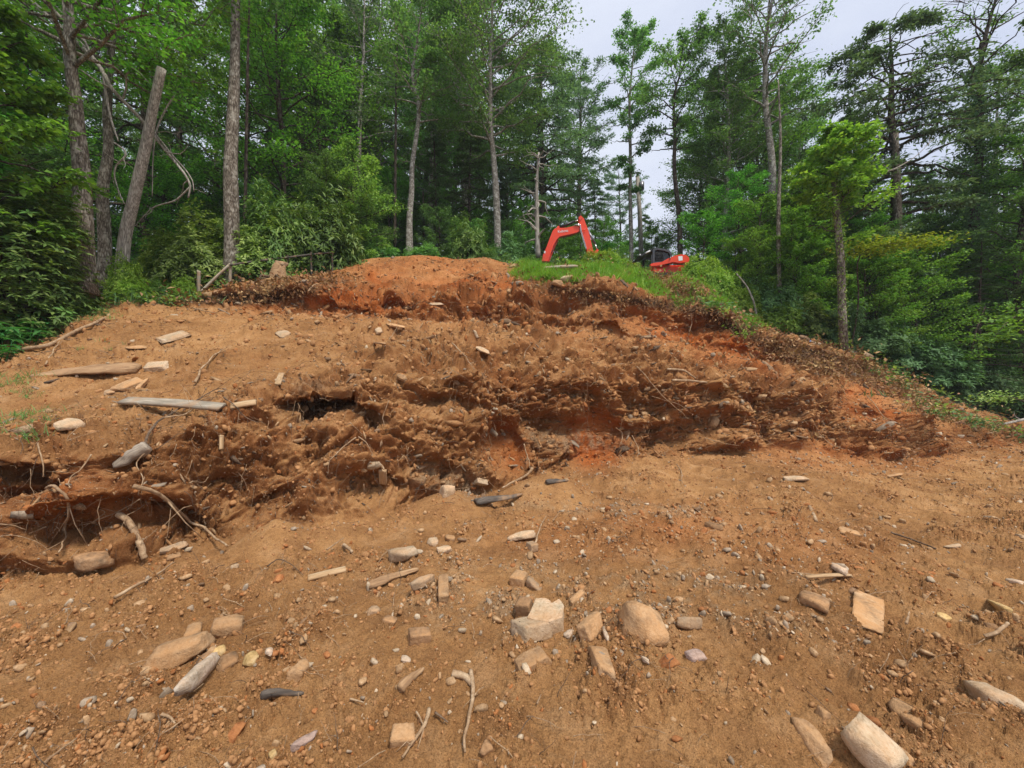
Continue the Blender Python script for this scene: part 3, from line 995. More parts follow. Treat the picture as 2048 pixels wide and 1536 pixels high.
def make_shrub(radius=1.0, height=1.2, n=5200, leaf=0.07, ratio=0.42, seed=0, whorl=6, stems=16, flat=0.5):
    """a bush: stems from the foot, leaf whorls over an uneven dome and inside it"""
    global rng
    keep = rng
    rng = np.random.default_rng(seed + 500)
    nw = n // whorl
    u = rdir(nw)
    u[:, 2] = np.abs(u[:, 2]) * 1.0 + 0.02
    u /= np.linalg.norm(u, axis=1)[:, None]
    rad = (0.45 + 0.55 * rng.uniform(0, 1, nw) ** 0.45) * (1 + 0.42 * perlin(u * 2.1 + seed) + 0.15 * perlin(u * 5 + seed))
    c = u * rad[:, None] * [radius, radius, height]
    c[:, 2] = np.maximum(c[:, 2], 0.04)
    C = np.repeat(c, whorl, 0)
    up = np.repeat(u * 0.6 + [0, 0, 0.8] + rdir(nw) * 0.35, whorl, 0)
    up /= np.linalg.norm(up, axis=1)[:, None]
    ang = np.tile(np.arange(whorl) / whorl * 2 * np.pi, nw) + np.repeat(rng.uniform(0, 6, nw), whorl)
    a = np.cross(up, [0.3, 0.5, 0.1]); a /= np.linalg.norm(a, axis=1)[:, None]
    b = np.cross(up, a)
    T = a * np.cos(ang)[:, None] + b * np.sin(ang)[:, None] + up * rng.uniform(-0.25, flat, len(C))[:, None]
    L = leaf * rng.uniform(0.65, 1.25, len(C))
    V, Tr = leaf_cards(C + rng.normal(size=C.shape) * leaf * 0.12, up + rdir(len(C)) * 0.25, T, L, L * ratio, 0.1)
    st = Acc()
    for k in range(stems):
        e = c[rng.integers(nw)] * 0.92
        m = e * 0.5 + rng.normal(size=3) * 0.12 * radius
        m[2] = abs(m[2]) + 0.1 * height
        p = np.stack([np.array([0, 0, -0.05]) + np.r_[rng.normal(size=2) * 0.06, 0], m * 0.6, m, e])
        st.add(*tube(p, [0.022 * radius ** 0.5, 0.016, 0.011, 0.004], 5, cap=False))
    rng = keep
    return st, (V, Tr), None


def shrub_meshes(name, mat, bark=None, **kw):
    st, lf, _ = make_shrub(**kw)
    return dict(stems=st.mesh(name + '_stems', bark or M['bark_dark']), foliage=np_mesh(name + '_foliage', lf[0], lf[1], mat))


def put_shrub(name, pm, loc, rz, sc, label, cat='shrub', group=None, leaf=None):
    r = empty(name, loc, (0, 0, rz), sc)
    tag(r, label, cat, group)
    for part in ('stems', 'foliage'):
        o = tag(obj(part, pm[part], r), kind='stuff')
        if part == 'foliage' and leaf is not None:
            o.material_slots[0].link = 'OBJECT'
            o.material_slots[0].material = leaf
    return r


PR['laurel'] = shrub_meshes('laurel', M['leaf_laurel'], seed=1, n=15000, leaf=0.085, radius=1.0, height=1.0)
PR['rhodo'] = shrub_meshes('rhodo', M['leaf_rhodo'], seed=2, n=7200, leaf=0.14, ratio=0.30, whorl=8, radius=1.0, height=1.0)
PR['bush'] = shrub_meshes('bush', M['leaf_mid'], seed=3, n=9000, leaf=0.09, ratio=0.55, whorl=4, radius=1.0, height=1.0)


def path_from_photo(pts, d, foot):
    """trunk course measured in the photo, as metres from the foot (all at distance d)"""
    r = []
    for X, Y in pts:
        p = ray(X, Y, d) - foot
        r.append((p.x, 0.0, p.z))
    return r


def special(name, key, pts, d, r0, label, leaf_mat, bark, **kw):
    foot = ray(pts[0][0], pts[0][1], d)
    foot.z = min(foot.z, floor_z(foot.x, foot.y)) - 0.1 if d > 10.6 else foot.z
    path = path_from_photo([(pts[0][0], 0)] + pts[1:], d, foot)
    path[0] = (0, 0, 0)
    for p in range(1, len(path)):
        path[p] = (path[p][0], rng.uniform(-0.15, 0.15), path[p][2])
    h = path[-1][2]
    pm = tree_meshes(key, bark, leaf_mat, height=h, path=path, r0=r0, **kw)
    return put_tree(name, pm, foot, 0, 1, label)


# --- trees one can name, from the left
special('oak_tree', 'oak', [(166, 600), (162, 520), (163, 430), (158, 340), (148, 260), (146, 200), (140, 110), (138, 40), (120, -160), (90, -420), (80, -600)], 8.8, 0.20,
        'thick rough-barked trunk at far left, rising behind the broad-leaved rhododendron', M['leaf_maple'], M['bark_oak'],
        cb=0.56, radius=3.6, n_limb=36, n_twig=10, n_leaf=36, seed=21, leaf=0.12)
special('oak_tree', 'oak2', [(206, 580), (206, 470), (208, 380), (212, 300), (213, 220), (216, 120), (225, 0), (230, -200), (240, -420)], 10.8, 0.155,
        'slimmer dark trunk just right of the thick rough-barked one', M['leaf_maple'], M['bark_oak'],
        cb=0.55, radius=3.4, n_limb=36, n_twig=10, n_leaf=36, seed=22, leaf=0.12)
special('tall_tree', 'tall', [(466, 560), (466, 430), (464, 330), (466, 220), (469, 120), (470, 0), (474, -160), (470, -420), (470, -640)], 12.2, 0.225,
        'tall straight grey trunk rising bare behind the laurel bushes', M['leaf_mid'], M['bark_oak'],
        cb=0.62, radius=3.2, n_limb=30, n_twig=10, n_leaf=36, seed=23, leaf=0.13)
special('forest_tree', 'thin722', [(714, 520), (716, 400), (718, 300), (722, 200), (728, 110), (728, 40), (732, -40)], 22, 0.14,
        'thin pale trunk left of the dirt crest with an airy crown', M['leaf_blue'], M['bark_pale'],
        cb=0.35, radius=2.6, n_limb=34, n_twig=9, n_leaf=30, seed=24, gap=0.8)
special('forest_tree', 'crook', [(820, 505), (818, 430), (826, 385), (822, 330), (834, 260), (840, 200), (822, 160), (828, 110), (838, 60), (845, -20)], 18.5, 0.15,
        'crooked pale trunk rising straight out of the heap on the crest', M['leaf_mid'], M['bark_pale'],
        cb=0.46, radius=2.5, n_limb=36, n_twig=10, n_leaf=34, seed=25, gap=0.5)
special('forest_tree', 'fork', [(995, 510), (995, 450), (992, 380), (988, 320), (980, 250), (981, 190), (980, 120), (984, 60), (985, -20), (988, -90)], 20, 0.19,
        'pale trunk with the widest leafy crown, left of the excavator', M['leaf_mid'], M['bark_pale'],
        cb=0.34, radius=4.3, n_limb=70, n_twig=13, n_leaf=44, seed=26)
special('birch_tree', 'birch', [(1264, 520), (1263, 460), (1260, 400), (1260, 300), (1259, 230), (1262, 160), (1268, 100), (1272, 52)], 24, 0.13,
        'slender pale birch with a narrow crown against the sky between both machines', M['leaf_mid'], M['bark_pale'],
        cb=0.30, radius=1.9, n_limb=46, n_twig=10, n_leaf=36, seed=27, shape='narrow', gap=0.6)
special('forest_tree', 'darkbend', [(1361, 520), (1360, 430), (1352, 390), (1345, 330), (1352, 270), (1345, 220), (1352, 170), (1372, 120), (1385, 75)], 22, 0.14,
        'dark bent trunk behind the compact loader, seen against open sky', M['leaf_mid'], M['bark_dark'],
        cb=0.42, radius=2.4, n_limb=40, n_twig=10, n_leaf=34, seed=28, gap=0.4)
special('tall_tree', 'poplar', [(1545, 600), (1545, 420), (1543, 340), (1536, 270), (1531, 200), (1530, 120), (1535, 60), (1545, -10), (1550, -70)], 20, 0.2,
        'tall straight poplar with a high open crown on the right', M['leaf_mid'], M['bark_pale'],
        cb=0.40, radius=3.4, n_limb=50, n_twig=11, n_leaf=36, seed=29, gap=0.6)
special('ivy_tree', 'ivytree', [(1948, 640), (1950, 440), (1952, 330), (1955, 250), (1950, 170), (1965, 90), (1990, 20), (2010, -60)], 17, 0.19,
        'tree with an ivy-wrapped trunk and thin see-through crown at far right', M['leaf_maple'], M['bark_dark'],
        cb=0.45, radius=2.6, n_limb=34, n_twig=9, n_leaf=26, seed=30, gap=0.9, leaf=0.12)
special('pine_tree', 'whitepine', [(1800, 620), (1795, 450), (1788, 330), (1782, 230), (1780, 140), (1775, 50)], 17, 0.22,
        'large dark pine with sweeping feathery boughs on the right', M['leaf_blue'], M['bark_dark'],
        cb=0.10, radius=3.2, n_limb=84, n_twig=10, n_leaf=34, kind='hemlock', seed=31, leaf=0.2, shape='oval', gap=0.6)
special('pine_tree', 'pine1150', [(1160, 500), (1158, 400), (1160, 300), (1162, 220), (1160, 130)], 34, 0.22,
        'thin-topped pine beyond the excavator boom', M['leaf_blue'], M['bark_dark'],
        cb=0.3, radius=3.2, n_limb=60, n_twig=9, n_leaf=36, kind='pine', seed=32, leaf=0.26, gap=0.7)
special('hemlock_tree', 'hemc', [(1083, 510), (1083, 400), (1085, 300), (1080, 200), (1085, 112)], 26, 0.22,
        'dark dense hemlock straight behind the excavator', M['leaf_blue'], M['bark_dark'],
        cb=0.16, radius=3.6, n_limb=90, n_twig=11, n_leaf=36, kind='hemlock', seed=33, leaf=0.19, shape='oval')
# the lopped small tree on the rim with a lime green mop of shoots
foot = ray(1688, 706, 13.4)
pth = path_from_photo([(1688, 706), (1684, 620), (1682, 520), (1674, 440), (1669, 370), (1668, 340)], 13.4, foot)
tr = Acc(); tr.add(*tube([(p[0], 0, p[2]) for p in pth], [0.14, 0.115, 0.11, 0.10, 0.085, 0.05], 12, 0.12))
s1, l1, _ = make_shrub(radius=1.0, height=1.35, n=5200, leaf=0.13, ratio=0.55, seed=40, whorl=5)
tree = tag(empty('lopped_tree', foot), 'lopped ivy-clad trunk on the rim topped by a mop of lime green shoots', 'tree')
obj('trunk', tr.mesh('lopped_trunk', M['bark_oak']), tree)
_, cbr, ccr = make_tree(height=2.5, cb=0.06, radius=1.15, r0=0.05, n_limb=26, n_twig=8, n_leaf=36, leaf=0.15, wig=0.1, shape='oval', seed=90, gap=0.25)
_, cb2, cc2 = make_tree(height=2.2, cb=0.1, radius=1.5, r0=0.04, n_limb=12, n_twig=7, n_leaf=24, leaf=0.14, wig=0.1, shape='oval', seed=93, gap=0.5)
o1 = np.array([pth[-1][0] + 0.1, 0, pth[-1][2] - 1.25]); o2 = np.array([pth[-1][0] + 0.15, 0, pth[-1][2] - 2.7])
ba = Acc()
for q_, o_ in ((cbr, o1), (cb2, o2)):
    k_ = 0
    for V_, Q_ in zip(q_.V, q_.Q):
        ba.V.append(V_ + o_); ba.Q.append(Q_)
        k_ += len(V_)
    ba.Q = ba.Q
# rebuild the face offsets for the joined limbs
off_, Qn = 0, []
nv = 0
for q_ in (cbr, cb2):
    Qn += [Q_ + nv for Q_ in q_.Q]
    nv += q_.n
ba.Q = Qn
tag(obj('branches', ba.mesh('lopped_branches', M['bark_dark']), tree), kind='stuff')
cv = np.concatenate([ccr[0] + o1, cc2[0] + o2]); ct = np.concatenate([ccr[1], cc2[1] + len(ccr[0])])
tag(obj('crown', np_mesh('lopped_crown', cv, ct, M['leaf_bright']), tree), kind='stuff')
# ivy leaves on the trunk
pa = np.array([(p[0], 0, p[2]) for p in pth])
tt = rng.uniform(0, 0.97, 1400)
cc = np.stack([np.interp(tt * 5, np.arange(6), pa[:, k]) for k in range(3)], 1)
aa = rng.uniform(0, 6.28, 1400)
dd = np.stack([np.cos(aa), np.sin(aa), 0 * aa], 1)
V, T = leaf_cards(cc + dd * rng.uniform(0.09, 0.17, 1400)[:, None], dd + rdir(1400) * 0.5, rdir(1400) - [0, 0, 0.6], rng.uniform(0.04, 0.09, 1400), rng.uniform(0.04, 0.07, 1400))
tag(obj('ivy', np_mesh('ivy_leaves', V, T, M['leaf_laurel']), tree), kind='stuff')
# ivy on the far right trunk
ivr = [o for o in COL.objects if o.name.startswith('ivy_tree')][0]
zz = rng.uniform(3.5, 14, 9000)
lp = np.array([(0, 0, 0), (0, 0, 5), (0.03, 0, 8.1), (0.1, 0, 10.0)])
rad_ = 0.2 + 0.45 * sstep(6.0, 8.5, zz) * (1 - 0.7 * sstep(9.5, 12.5, zz))
aa = rng.uniform(0, 6.28, 9000)
dd = np.stack([np.cos(aa), np.sin(aa), 0 * aa], 1)
fx = ivr.location
cx_ = np.interp(zz, [0, (768 - 440) / F * 17 - fx.z + 1.6, (768 - 250) / F * 17 - fx.z + 1.6, 12], [0, 0.03, 0.11, 0.1])
cc = np.stack([cx_, 0 * zz, zz], 1) + dd * (rad_ * rng.uniform(0.4, 1.15, 9000) * (1 + 0.3 * perlin(np.stack([zz * 1.5, aa, aa], 1))))[:, None]
V, T = leaf_cards(cc, dd + rdir(9000) * 0.6, rdir(9000) - [0, 0, 0.5], rng.uniform(0.07, 0.13, 9000), rng.uniform(0.05, 0.10, 9000))
tag(obj('ivy', np_mesh('ivy_leaves_right', V, T, M['leaf_dark']), ivr), kind='stuff')

# --- the wood behind: many trees of a few kinds
SPOTS = [(-120, 'beyond the left edge of the view'), (130, 'behind the maple leaves at far left'), (240, 'behind the thick rough-barked trunk'), (400, 'behind the leaning dead trunk'), (520, 'behind the tall straight grey trunk'),
         (640, 'right of the tall straight grey trunk'), (740, 'above the dark rhododendron thicket'), (840, 'behind the crooked pale trunk'), (960, 'behind the middle of the dirt crest'), (1060, 'just left of the excavator'),
         (1200, 'behind the excavator'), (1330, 'behind the loader and the birch'), (1450, 'just right of the open gap of sky'), (1580, 'around the tall straight poplar'), (1680, 'behind the lopped tree'),
         (1780, 'just right of the lopped tree'), (1900, 'by the large dark pine'), (2060, 'around the ivy-wrapped trunk'), (9999, 'beyond the right edge of the view')]


SKY_X = [600, 1000, 1060, 1100, 1200, 1260, 1300, 1330, 1350, 1400, 1480, 1560, 1640, 1700, 1790, 1860, 1905, 1960, 2048, 2250]
SKY_Y = [-300, -120, 90, 150, 190, 210, 300, 330, 190, 120, 80, 90, 170, 150, 130, 180, 330, 160, 60, -100]


def where(X, d):
    s = [t_ for x_, t_ in SPOTS if X < x_][0]
    return s, ('nearest' if d < 18 else 'near' if d < 25 else 'middle-distance' if d < 33 else 'distant')


def fill(name, key, X, d, sc, label, group, rz=None, leaf=None):
    x = (X - 1024) / F * d
    z = floor_z(x, d) - 0.15
    if X > 1020 and key not in ('sapling', 'understorey'):      # the wood is lower here: sky stands above it
        hh = {'broad_a': 18, 'broad_b': 17, 'broad_c': 14, 'hemlock': 17, 'pine': 20}[key]
        top = EYE + (768 - float(np.interp(X, SKY_X, SKY_Y)) - rng.uniform(-40, 10)) / F * d
        sc = min(sc, (top - z) / hh)
    s, q = where(X, d)
    kind_ = {'broad_a': 'tall leafy tree', 'broad_b': 'slender leafy tree', 'broad_c': 'spreading leafy tree', 'hemlock': 'dark hemlock', 'pine': 'open pine', 'sapling': 'bright leafy sapling', 'understorey': 'low understorey tree'}[key]
    label = '%s %s %s' % (q, kind_, s)
    return put_tree(name, PR[key], (x, d, z), rng.uniform(0, 6.28) if rz is None else rz, sc, label, group=group, leaf=leaf)


G1 = 'leafy trees of the wood behind the slope'
L1 = 'leafy tree in the wood behind the cleared slope'
G2 = 'dark evergreen trees of the wood'
L2 = 'dark evergreen tree standing in the wood behind the slope'
G3 = 'understorey trees along the wood edge'
L3 = 'low leafy understorey tree at the edge of the wood'
# left: dense and dark
for X, d, sc, k in [(-260, 13, 1.0, 'hemlock'), (-60, 17, 1.1, 'hemlock'), (60, 15, 1.0, 'broad_c'), (290, 17, 1.05, 'hemlock'), (360, 22, 1.1, 'hemlock'),
                    (560, 16.5, 0.95, 'broad_c'), (600, 22, 1.05, 'hemlock'), (430, 28, 1.2, 'broad_a'), (150, 24, 1.25, 'hemlock'), (20, 30, 1.4, 'broad_a'),
                    (500, 19, 0.95, 'broad_c'), (250, 32, 1.4, 'broad_b'), (-150, 24, 1.3, 'broad_a'), (-420, 15, 1.1, 'broad_a'), (-420, 24, 1.3, 'hemlock'),
                    (640, 30, 1.15, 'broad_b'), (540, 34, 1.4, 'hemlock'), (340, 40, 1.6, 'hemlock'), (100, 40, 1.6, 'hemlock'), (690, 40, 1.3, 'pine'),
                    (640, 18, 0.62, 'hemlock'), (700, 25, 0.72, 'hemlock')]:
    fill('hemlock_tree' if k == 'hemlock' else 'pine_tree' if k == 'pine' else 'forest_tree', k, X, d, sc, L2 if k in ('hemlock', 'pine') else L1, G2 if k in ('hemlock', 'pine') else G1)
# centre
for X, d, sc, k in [(930, 27, 1.45, 'broad_a'), (850, 30, 1.6, 'broad_c'), (765, 27, 1.35, 'broad_a'), (690, 24, 1.2, 'broad_c'), (600, 25, 1.6, 'broad_c'), (1010, 31, 1.4, 'broad_c'), (660, 33, 1.5, 'broad_a'),
                    (880, 36, 1.0, 'hemlock'), (960, 38, 1.1, 'hemlock'), (1040, 42, 1.15, 'hemlock'), (1090, 36, 0.9, 'hemlock'), (800, 32, 0.9, 'hemlock'), (720, 30, 0.8, 'hemlock'), (780, 27, 0.98, 'broad_b'), (860, 24, 1.0, 'broad_a'), (905, 30, 1.15, 'broad_a'), (940, 22, 0.62, 'hemlock'), (870, 21, 0.55, 'hemlock'),
                    (760, 34, 1.2, 'hemlock'), (1030, 34, 1.05, 'broad_b'), (1120, 30, 0.62, 'broad_c'), (1190, 36, 0.85, 'hemlock'), (1210, 30, 0.55, 'broad_c'),
                    (1000, 27, 0.6, 'hemlock'), (1140, 44, 1.2, 'hemlock'), (910, 42, 1.5, 'pine'), (830, 44, 1.5, 'hemlock'), (1240, 46, 1.05, 'pine'), (1300, 34, 0.62, 'broad_c'),
                    (1050, 24, 0.45, 'broad_c'), (1160, 25, 0.42, 'broad_c'), (780, 22, 0.5, 'broad_c'), (1290, 40, 0.75, 'hemlock')]:
    fill('hemlock_tree' if k == 'hemlock' else 'pine_tree' if k == 'pine' else 'forest_tree', k, X, d, sc, L2 if k in ('hemlock', 'pine') else L1, G2 if k in ('hemlock', 'pine') else G1)
# right
for X, d, sc, k in [(1450, 22, 1.0, 'broad_a'), (1520, 24, 1.15, 'broad_c'), (1400, 27, 0.95, 'broad_c'), (1600, 30, 1.2, 'broad_c'), (1990, 24, 1.3, 'broad_a'), (2050, 16, 0.95, 'broad_b'), (1900, 36, 1.2, 'broad_c'), (1820, 30, 0.9, 'hemlock'),
                    (1660, 36, 1.0, 'hemlock'), (2010, 28, 0.9, 'hemlock'), (2120, 34, 1.1, 'hemlock'), (2220, 24, 0.9, 'hemlock'), (1430, 24, 0.88, 'broad_b'), (1480, 19, 0.5, 'broad_c'), (1420, 30, 1.0, 'broad_a'), (1500, 27, 0.95, 'broad_a'), (1600, 24, 0.85, 'broad_a'),
                    (1640, 18, 0.55, 'broad_c'), (1560, 17.5, 0.42, 'broad_c'), (1700, 21, 0.75, 'hemlock'), (1720, 30, 1.0, 'hemlock'), (1850, 24, 0.72, 'hemlock'), (1880, 18, 0.55, 'broad_c'),
                    (2000, 20, 0.78, 'broad_c'), (2100, 15.5, 0.85, 'broad_c'), (2250, 18, 1.1, 'broad_a'), (2150, 26, 1.1, 'broad_a'), (2400, 16, 1.1, 'broad_c'), (2060, 34, 1.0, 'hemlock'),
                    (1480, 34, 1.0, 'pine'), (1560, 38, 1.1, 'hemlock'), (1780, 38, 1.0, 'hemlock'), (1930, 30, 0.8, 'hemlock'), (2600, 22, 1.2, 'hemlock'), (1740, 16.5, 0.42, 'broad_c'), (1960, 15.5, 0.42, 'hemlock')]:
    fill('hemlock_tree' if k == 'hemlock' else 'pine_tree' if k == 'pine' else 'forest_tree', k, X, d, sc, L2 if k in ('hemlock', 'pine') else L1, G2 if k in ('hemlock', 'pine') else G1)
# understorey, all along
for X, d, sc, k in [(1590, 15.8, 0.85, 'sapling'), (1640, 16.4, 1.05, 'sapling'), (1745, 15.6, 0.85, 'sapling'), (1800, 16.6, 0.8, 'sapling'), (1520, 17.2, 0.9, 'sapling'), (1610, 17, 1.2, 'sapling'),
                    (-60, 20, 1.0, 'understorey'), (80, 20, 1.0, 'understorey'), (180, 20, 1.0, 'understorey'), (260, 21, 1.1, 'understorey'), (340, 24, 1.2, 'understorey'), (420, 21, 1.0, 'understorey'), (500, 24, 1.2, 'understorey'),
                    (580, 21, 0.9, 'understorey'), (660, 24, 1.0, 'understorey'), (740, 26, 1.1, 'understorey'), (830, 30, 1.2, 'understorey'), (910, 33, 1.2, 'understorey'), (1000, 33, 1.2, 'understorey'), (1070, 30, 1.0, 'understorey'),
                    (1150, 34, 1.1, 'understorey'), (1230, 36, 1.1, 'understorey'), (1450, 30, 1.2, 'understorey'), (1530, 26, 1.0, 'understorey'), (1620, 24, 1.0, 'understorey'), (1690, 26, 1.1, 'understorey'), (1790, 24, 1.1, 'understorey'),
                    (1870, 26, 1.2, 'understorey'), (2040, 24, 1.1, 'understorey'), (2150, 22, 1.1, 'understorey'), (650, 15.5, 0.62, 'understorey'), (740, 18, 0.55, 'understorey'), (880, 19.5, 0.5, 'understorey'), (945, 19, 0.42, 'understorey'), (1040, 22.5, 0.55, 'understorey'),
                    (1110, 24, 0.6, 'understorey'), (1200, 24, 0.5, 'understorey'), (1310, 25, 0.6, 'understorey'), (1410, 19, 0.6, 'understorey'), (1470, 17, 0.55, 'sapling'),
                    (1520, 16.2, 0.5, 'understorey'), (1590, 15.5, 0.62, 'sapling'), (1620, 16, 0.6, 'understorey'), (1730, 15.5, 0.6, 'understorey'), (1770, 16, 0.6, 'understorey'),
                    (1840, 16, 0.75, 'understorey'), (1920, 17, 0.7, 'understorey'), (2010, 17, 0.8, 'understorey'), (2080, 18, 0.9, 'understorey'), (2180, 16, 0.9, 'understorey'),
                    (1850, 19, 0.9, 'understorey'), (1700, 19, 0.9, 'understorey'), (1570, 20, 0.9, 'understorey'), (1960, 22, 1.0, 'understorey'), (330, 15, 0.7, 'understorey'), (20, 12, 0.7, 'understorey'),
                    (-120, 11, 0.7, 'understorey'), (520, 15, 0.5, 'understorey'), (800, 24, 0.8, 'understorey'), (960, 26, 0.9, 'understorey')]:
    fill('sapling' if k == 'sapling' else 'understorey_tree', k, X, d, sc, L3, G3, leaf=M['leaf_lime'] if 1400 < X < 1860 and d < 17.5 else M['leaf_maple'] if k == 'sapling' or (X // 10) % 3 == 0 else M['leaf_mid'])

# ------------------------------------------------------------------ shrubs
def at(X, d, dz=-0.05):
    """foot on whatever ground lies at distance d in the direction of photo column X"""
    x = (X - 1024) / F * d
    j = int(np.clip(np.searchsorted(Xf, X), 0, NC - 1))
    if d >= P[-1, j, 1]:
        return Vector((x, d, floor_z(x, d) + dz))
    k = np.argmin(np.abs(P[:, j, 1] - d) - (P[:, j, 2] * 0.001))
    return Vector((x, d, float(P[k, j, 2]) + dz))


def shrub(name, key, X, d, r, h, label, leaf=None, cat='shrub', group=None, dz=-0.08):
    return put_shrub(name, PR[key], at(X, d, dz), rng.uniform(0, 6.28), (r, r, h), label, cat, group, leaf)


shrub('laurel_bush', 'laurel', 405, 12.6, 1.5, 2.15, 'wide olive green laurel bush left of the tall straight trunk')
shrub('laurel_bush', 'laurel', 530, 13.2, 1.35, 1.9, 'yellowish green laurel bush behind the clay-caked stump', leaf=M['leaf_laurel'])
shrub('rhododendron', 'rhodo', 545, 13.4, 1.1, 2.9, 'tall rhododendron with upright shoots just right of the tall straight trunk')
shrub('rhododendron', 'rhodo', 640, 14.6, 1.5, 2.9, 'dark rhododendron thicket left of the clay heap on the crest')
put_tree('laurel_tree', PR['laurel_tree'], at(700, 16.2), 1.0, 0.95, 'tall rounded yellow-green laurel left of the dirt crest')
shrub('rhododendron', 'rhodo', 935, 17.6, 1.0, 2.3, 'pale-leaved rhododendron behind the middle of the dirt crest')
shrub('rhododendron', 'rhodo', 1010, 18.6, 1.3, 1.9, 'low rhododendron between the crooked pale trunk and the excavator', leaf=M['leaf_dark'])
shrub('leafy_bush', 'bush', 252, 9.95, 0.42, 1.15, 'bright green bush at the foot of the leaning dead trunk', leaf=M['leaf_bright'])
shrub('leafy_bush', 'rhodo', 268, 9.75, 0.36, 0.6, 'low bright green bush in front of the leaning dead trunk', leaf=M['leaf_bright'])
shrub('leafy_bush', 'rhodo', 368, 10.6, 0.26, 0.55, 'small yellow-green bush left of the fence post', leaf=M['leaf_bright'])
shrub('leafy_bush', 'rhodo', 318, 10.9, 0.32, 0.5, 'small dark broad-leaved bush between bright bush and fence')
GU = 'low bushes along the edge of the wood'
LU = 'low dark bush at the edge of the wood behind the slope'
for X, d, r, h, k, lf in [(60, 11.5, 1.4, 1.8, 'bush', 'leaf_dark'), (-90, 10.5, 1.3, 1.9, 'rhodo', None), (330, 13.2, 1.3, 1.2, 'bush', 'leaf_dark'), (440, 14.5, 1.6, 1.6, 'bush', 'leaf_dark'),
                          (760, 17.5, 1.2, 1.3, 'bush', 'leaf_mid'), (850, 17.8, 1.3, 1.1, 'bush', 'leaf_mid'), (900, 18.8, 1.2, 1.5, 'bush', 'leaf_dark'), (985, 17.2, 0.9, 0.9, 'bush', 'leaf_mid'),
                          (1050, 19.5, 1.2, 1.7, 'bush', 'leaf_mid'), (1120, 23, 1.4, 2.2, 'bush', 'leaf_dark'), (1180, 23, 1.4, 2.6, 'bush', 'leaf_dark'), (1240, 23, 1.2, 2.3, 'laurel', None),
                          (1310, 23, 1.4, 2.6, 'bush', 'leaf_mid'), (1400, 22, 1.2, 2.2, 'bush', 'leaf_dark'),
                          (1540, 15.6, 1.1, 1.9, 'bush', 'leaf_mid'), (1600, 15.4, 1.2, 1.5, 'bush', 'leaf_laurel'), (1660, 15.2, 1.1, 1.5, 'laurel', 'leaf_dark'), (1730, 15.2, 1.2, 1.4, 'bush', 'leaf_dark'),
                          (1790, 15.6, 1.3, 1.6, 'bush', 'leaf_dark'), (1860, 15.6, 1.3, 1.5, 'rhodo', 'leaf_dark'), (1930, 16, 1.3, 1.7, 'bush', 'leaf_dark'), (2010, 16, 1.3, 1.6, 'bush', 'leaf_mid'),
                          (2090, 16.5, 1.4, 1.8, 'bush', 'leaf_dark'), (1650, 17.5, 1.5, 2.4, 'bush', 'leaf_dark'), (1760, 18, 1.6, 2.6, 'bush', 'leaf_dark'), (1880, 18.5, 1.6, 2.6, 'bush', 'leaf_dark'),
                          (1980, 18.5, 1.6, 2.5, 'bush', 'leaf_mid'), (2120, 19, 1.8, 3.0, 'bush', 'leaf_dark'), (230, 14, 1.3, 1.3, 'bush', 'leaf_dark'), (150, 12.4, 1.2, 1.2, 'rhodo', 'leaf_dark')]:
    s_, q_ = where(X, d)
    shrub('leafy_bush' if k != 'rhodo' else 'rhododendron', k, X, d, r, h, '%s low dark bush %s' % (q_, s_), leaf=M[lf] if lf else None, group=GU)
GB = 'bright green bushes right of the crest'
for X, d, r, h in [(1392, 16.0, 0.75, 1.35), (1432, 15.6, 0.7, 1.25), (1470, 15.2, 0.6, 1.0), (1415, 16.8, 0.9, 1.7), (1560, 14.7, 0.75, 1.05), (1505, 15.0, 0.5, 0.7), (1235, 16.6, 0.6, 0.75), (1190, 16.9, 0.7, 0.95), (1215, 17.3, 0.6, 1.1), (1262, 16.4, 0.5, 0.6), (1450, 16.2, 0.8, 1.6), (1380, 15.6, 0.5, 0.9), (1490, 15.6, 0.6, 1.2)]:
    shrub('leafy_bush', 'bush', X, d, r, h, 'bright green low bush on the crest', leaf=M['leaf_bright'] if X != 1560 else M['leaf_lime'], group=GB)

# the large rhododendron close by on the left: its largest leaves are parts of their own
def single_leaf(name, L, Wd, mat, curl=0.15, n=5):
    t = np.linspace(0, 1, n)
    w = np.sin(np.pi * np.clip(t, 0.03, 0.985) ** 0.85) * Wd / 2
    z = -curl * L * t ** 2
    V = []
    for i in range(n):
        V += [(-w[i], t[i] * L, z[i] + abs(w[i]) * 0.35), (0, t[i] * L, z[i]), (w[i], t[i] * L, z[i] + abs(w[i]) * 0.35)]
    q = []
    for i in range(n - 1):
        a = i * 3
        q += [(a, a + 1, a + 4, a + 3), (a + 1, a + 2, a + 5, a + 4)]
    return np_mesh(name, V, np.array(q), mat, True)


def leafy(name, root, tips, leaf_me, per, spread, limit=300, up=0.25, rnd=0.3):
    k = 0
    for (c, axis) in tips:
        a0 = rng.uniform(0, 6.28)
        axis = np.asarray(axis, float); axis /= np.linalg.norm(axis)
        a = np.cross(axis, [0.3, 0.55, 0.2]); a /= np.linalg.norm(a)
        b = np.cross(axis, a)
        for j in range(per):
            if k >= limit: return k
            an = a0 + j / per * 6.283 + rng.uniform(-0.25, 0.25)
            T = a * math.cos(an) + b * math.sin(an) + axis * (up + rng.uniform(-rnd, rnd))
            T /= np.linalg.norm(T)
            S = np.cross(T, axis); S /= np.linalg.norm(S) + 1e-9
            Nn = np.cross(S, T)
            s = rng.uniform(0.65, 1.2)
            m = Matrix((( *(S * s), ), ( *(T * s), ), ( *(Nn * s), ))).transposed().to_4x4()
            m.translation = Vector(np.asarray(c) + T * spread)
            o = bpy.data.objects.new('leaf', leaf_me)
            COL.objects.link(o)
            o.parent = root
            o.matrix_local = m
            k += 1
    return k


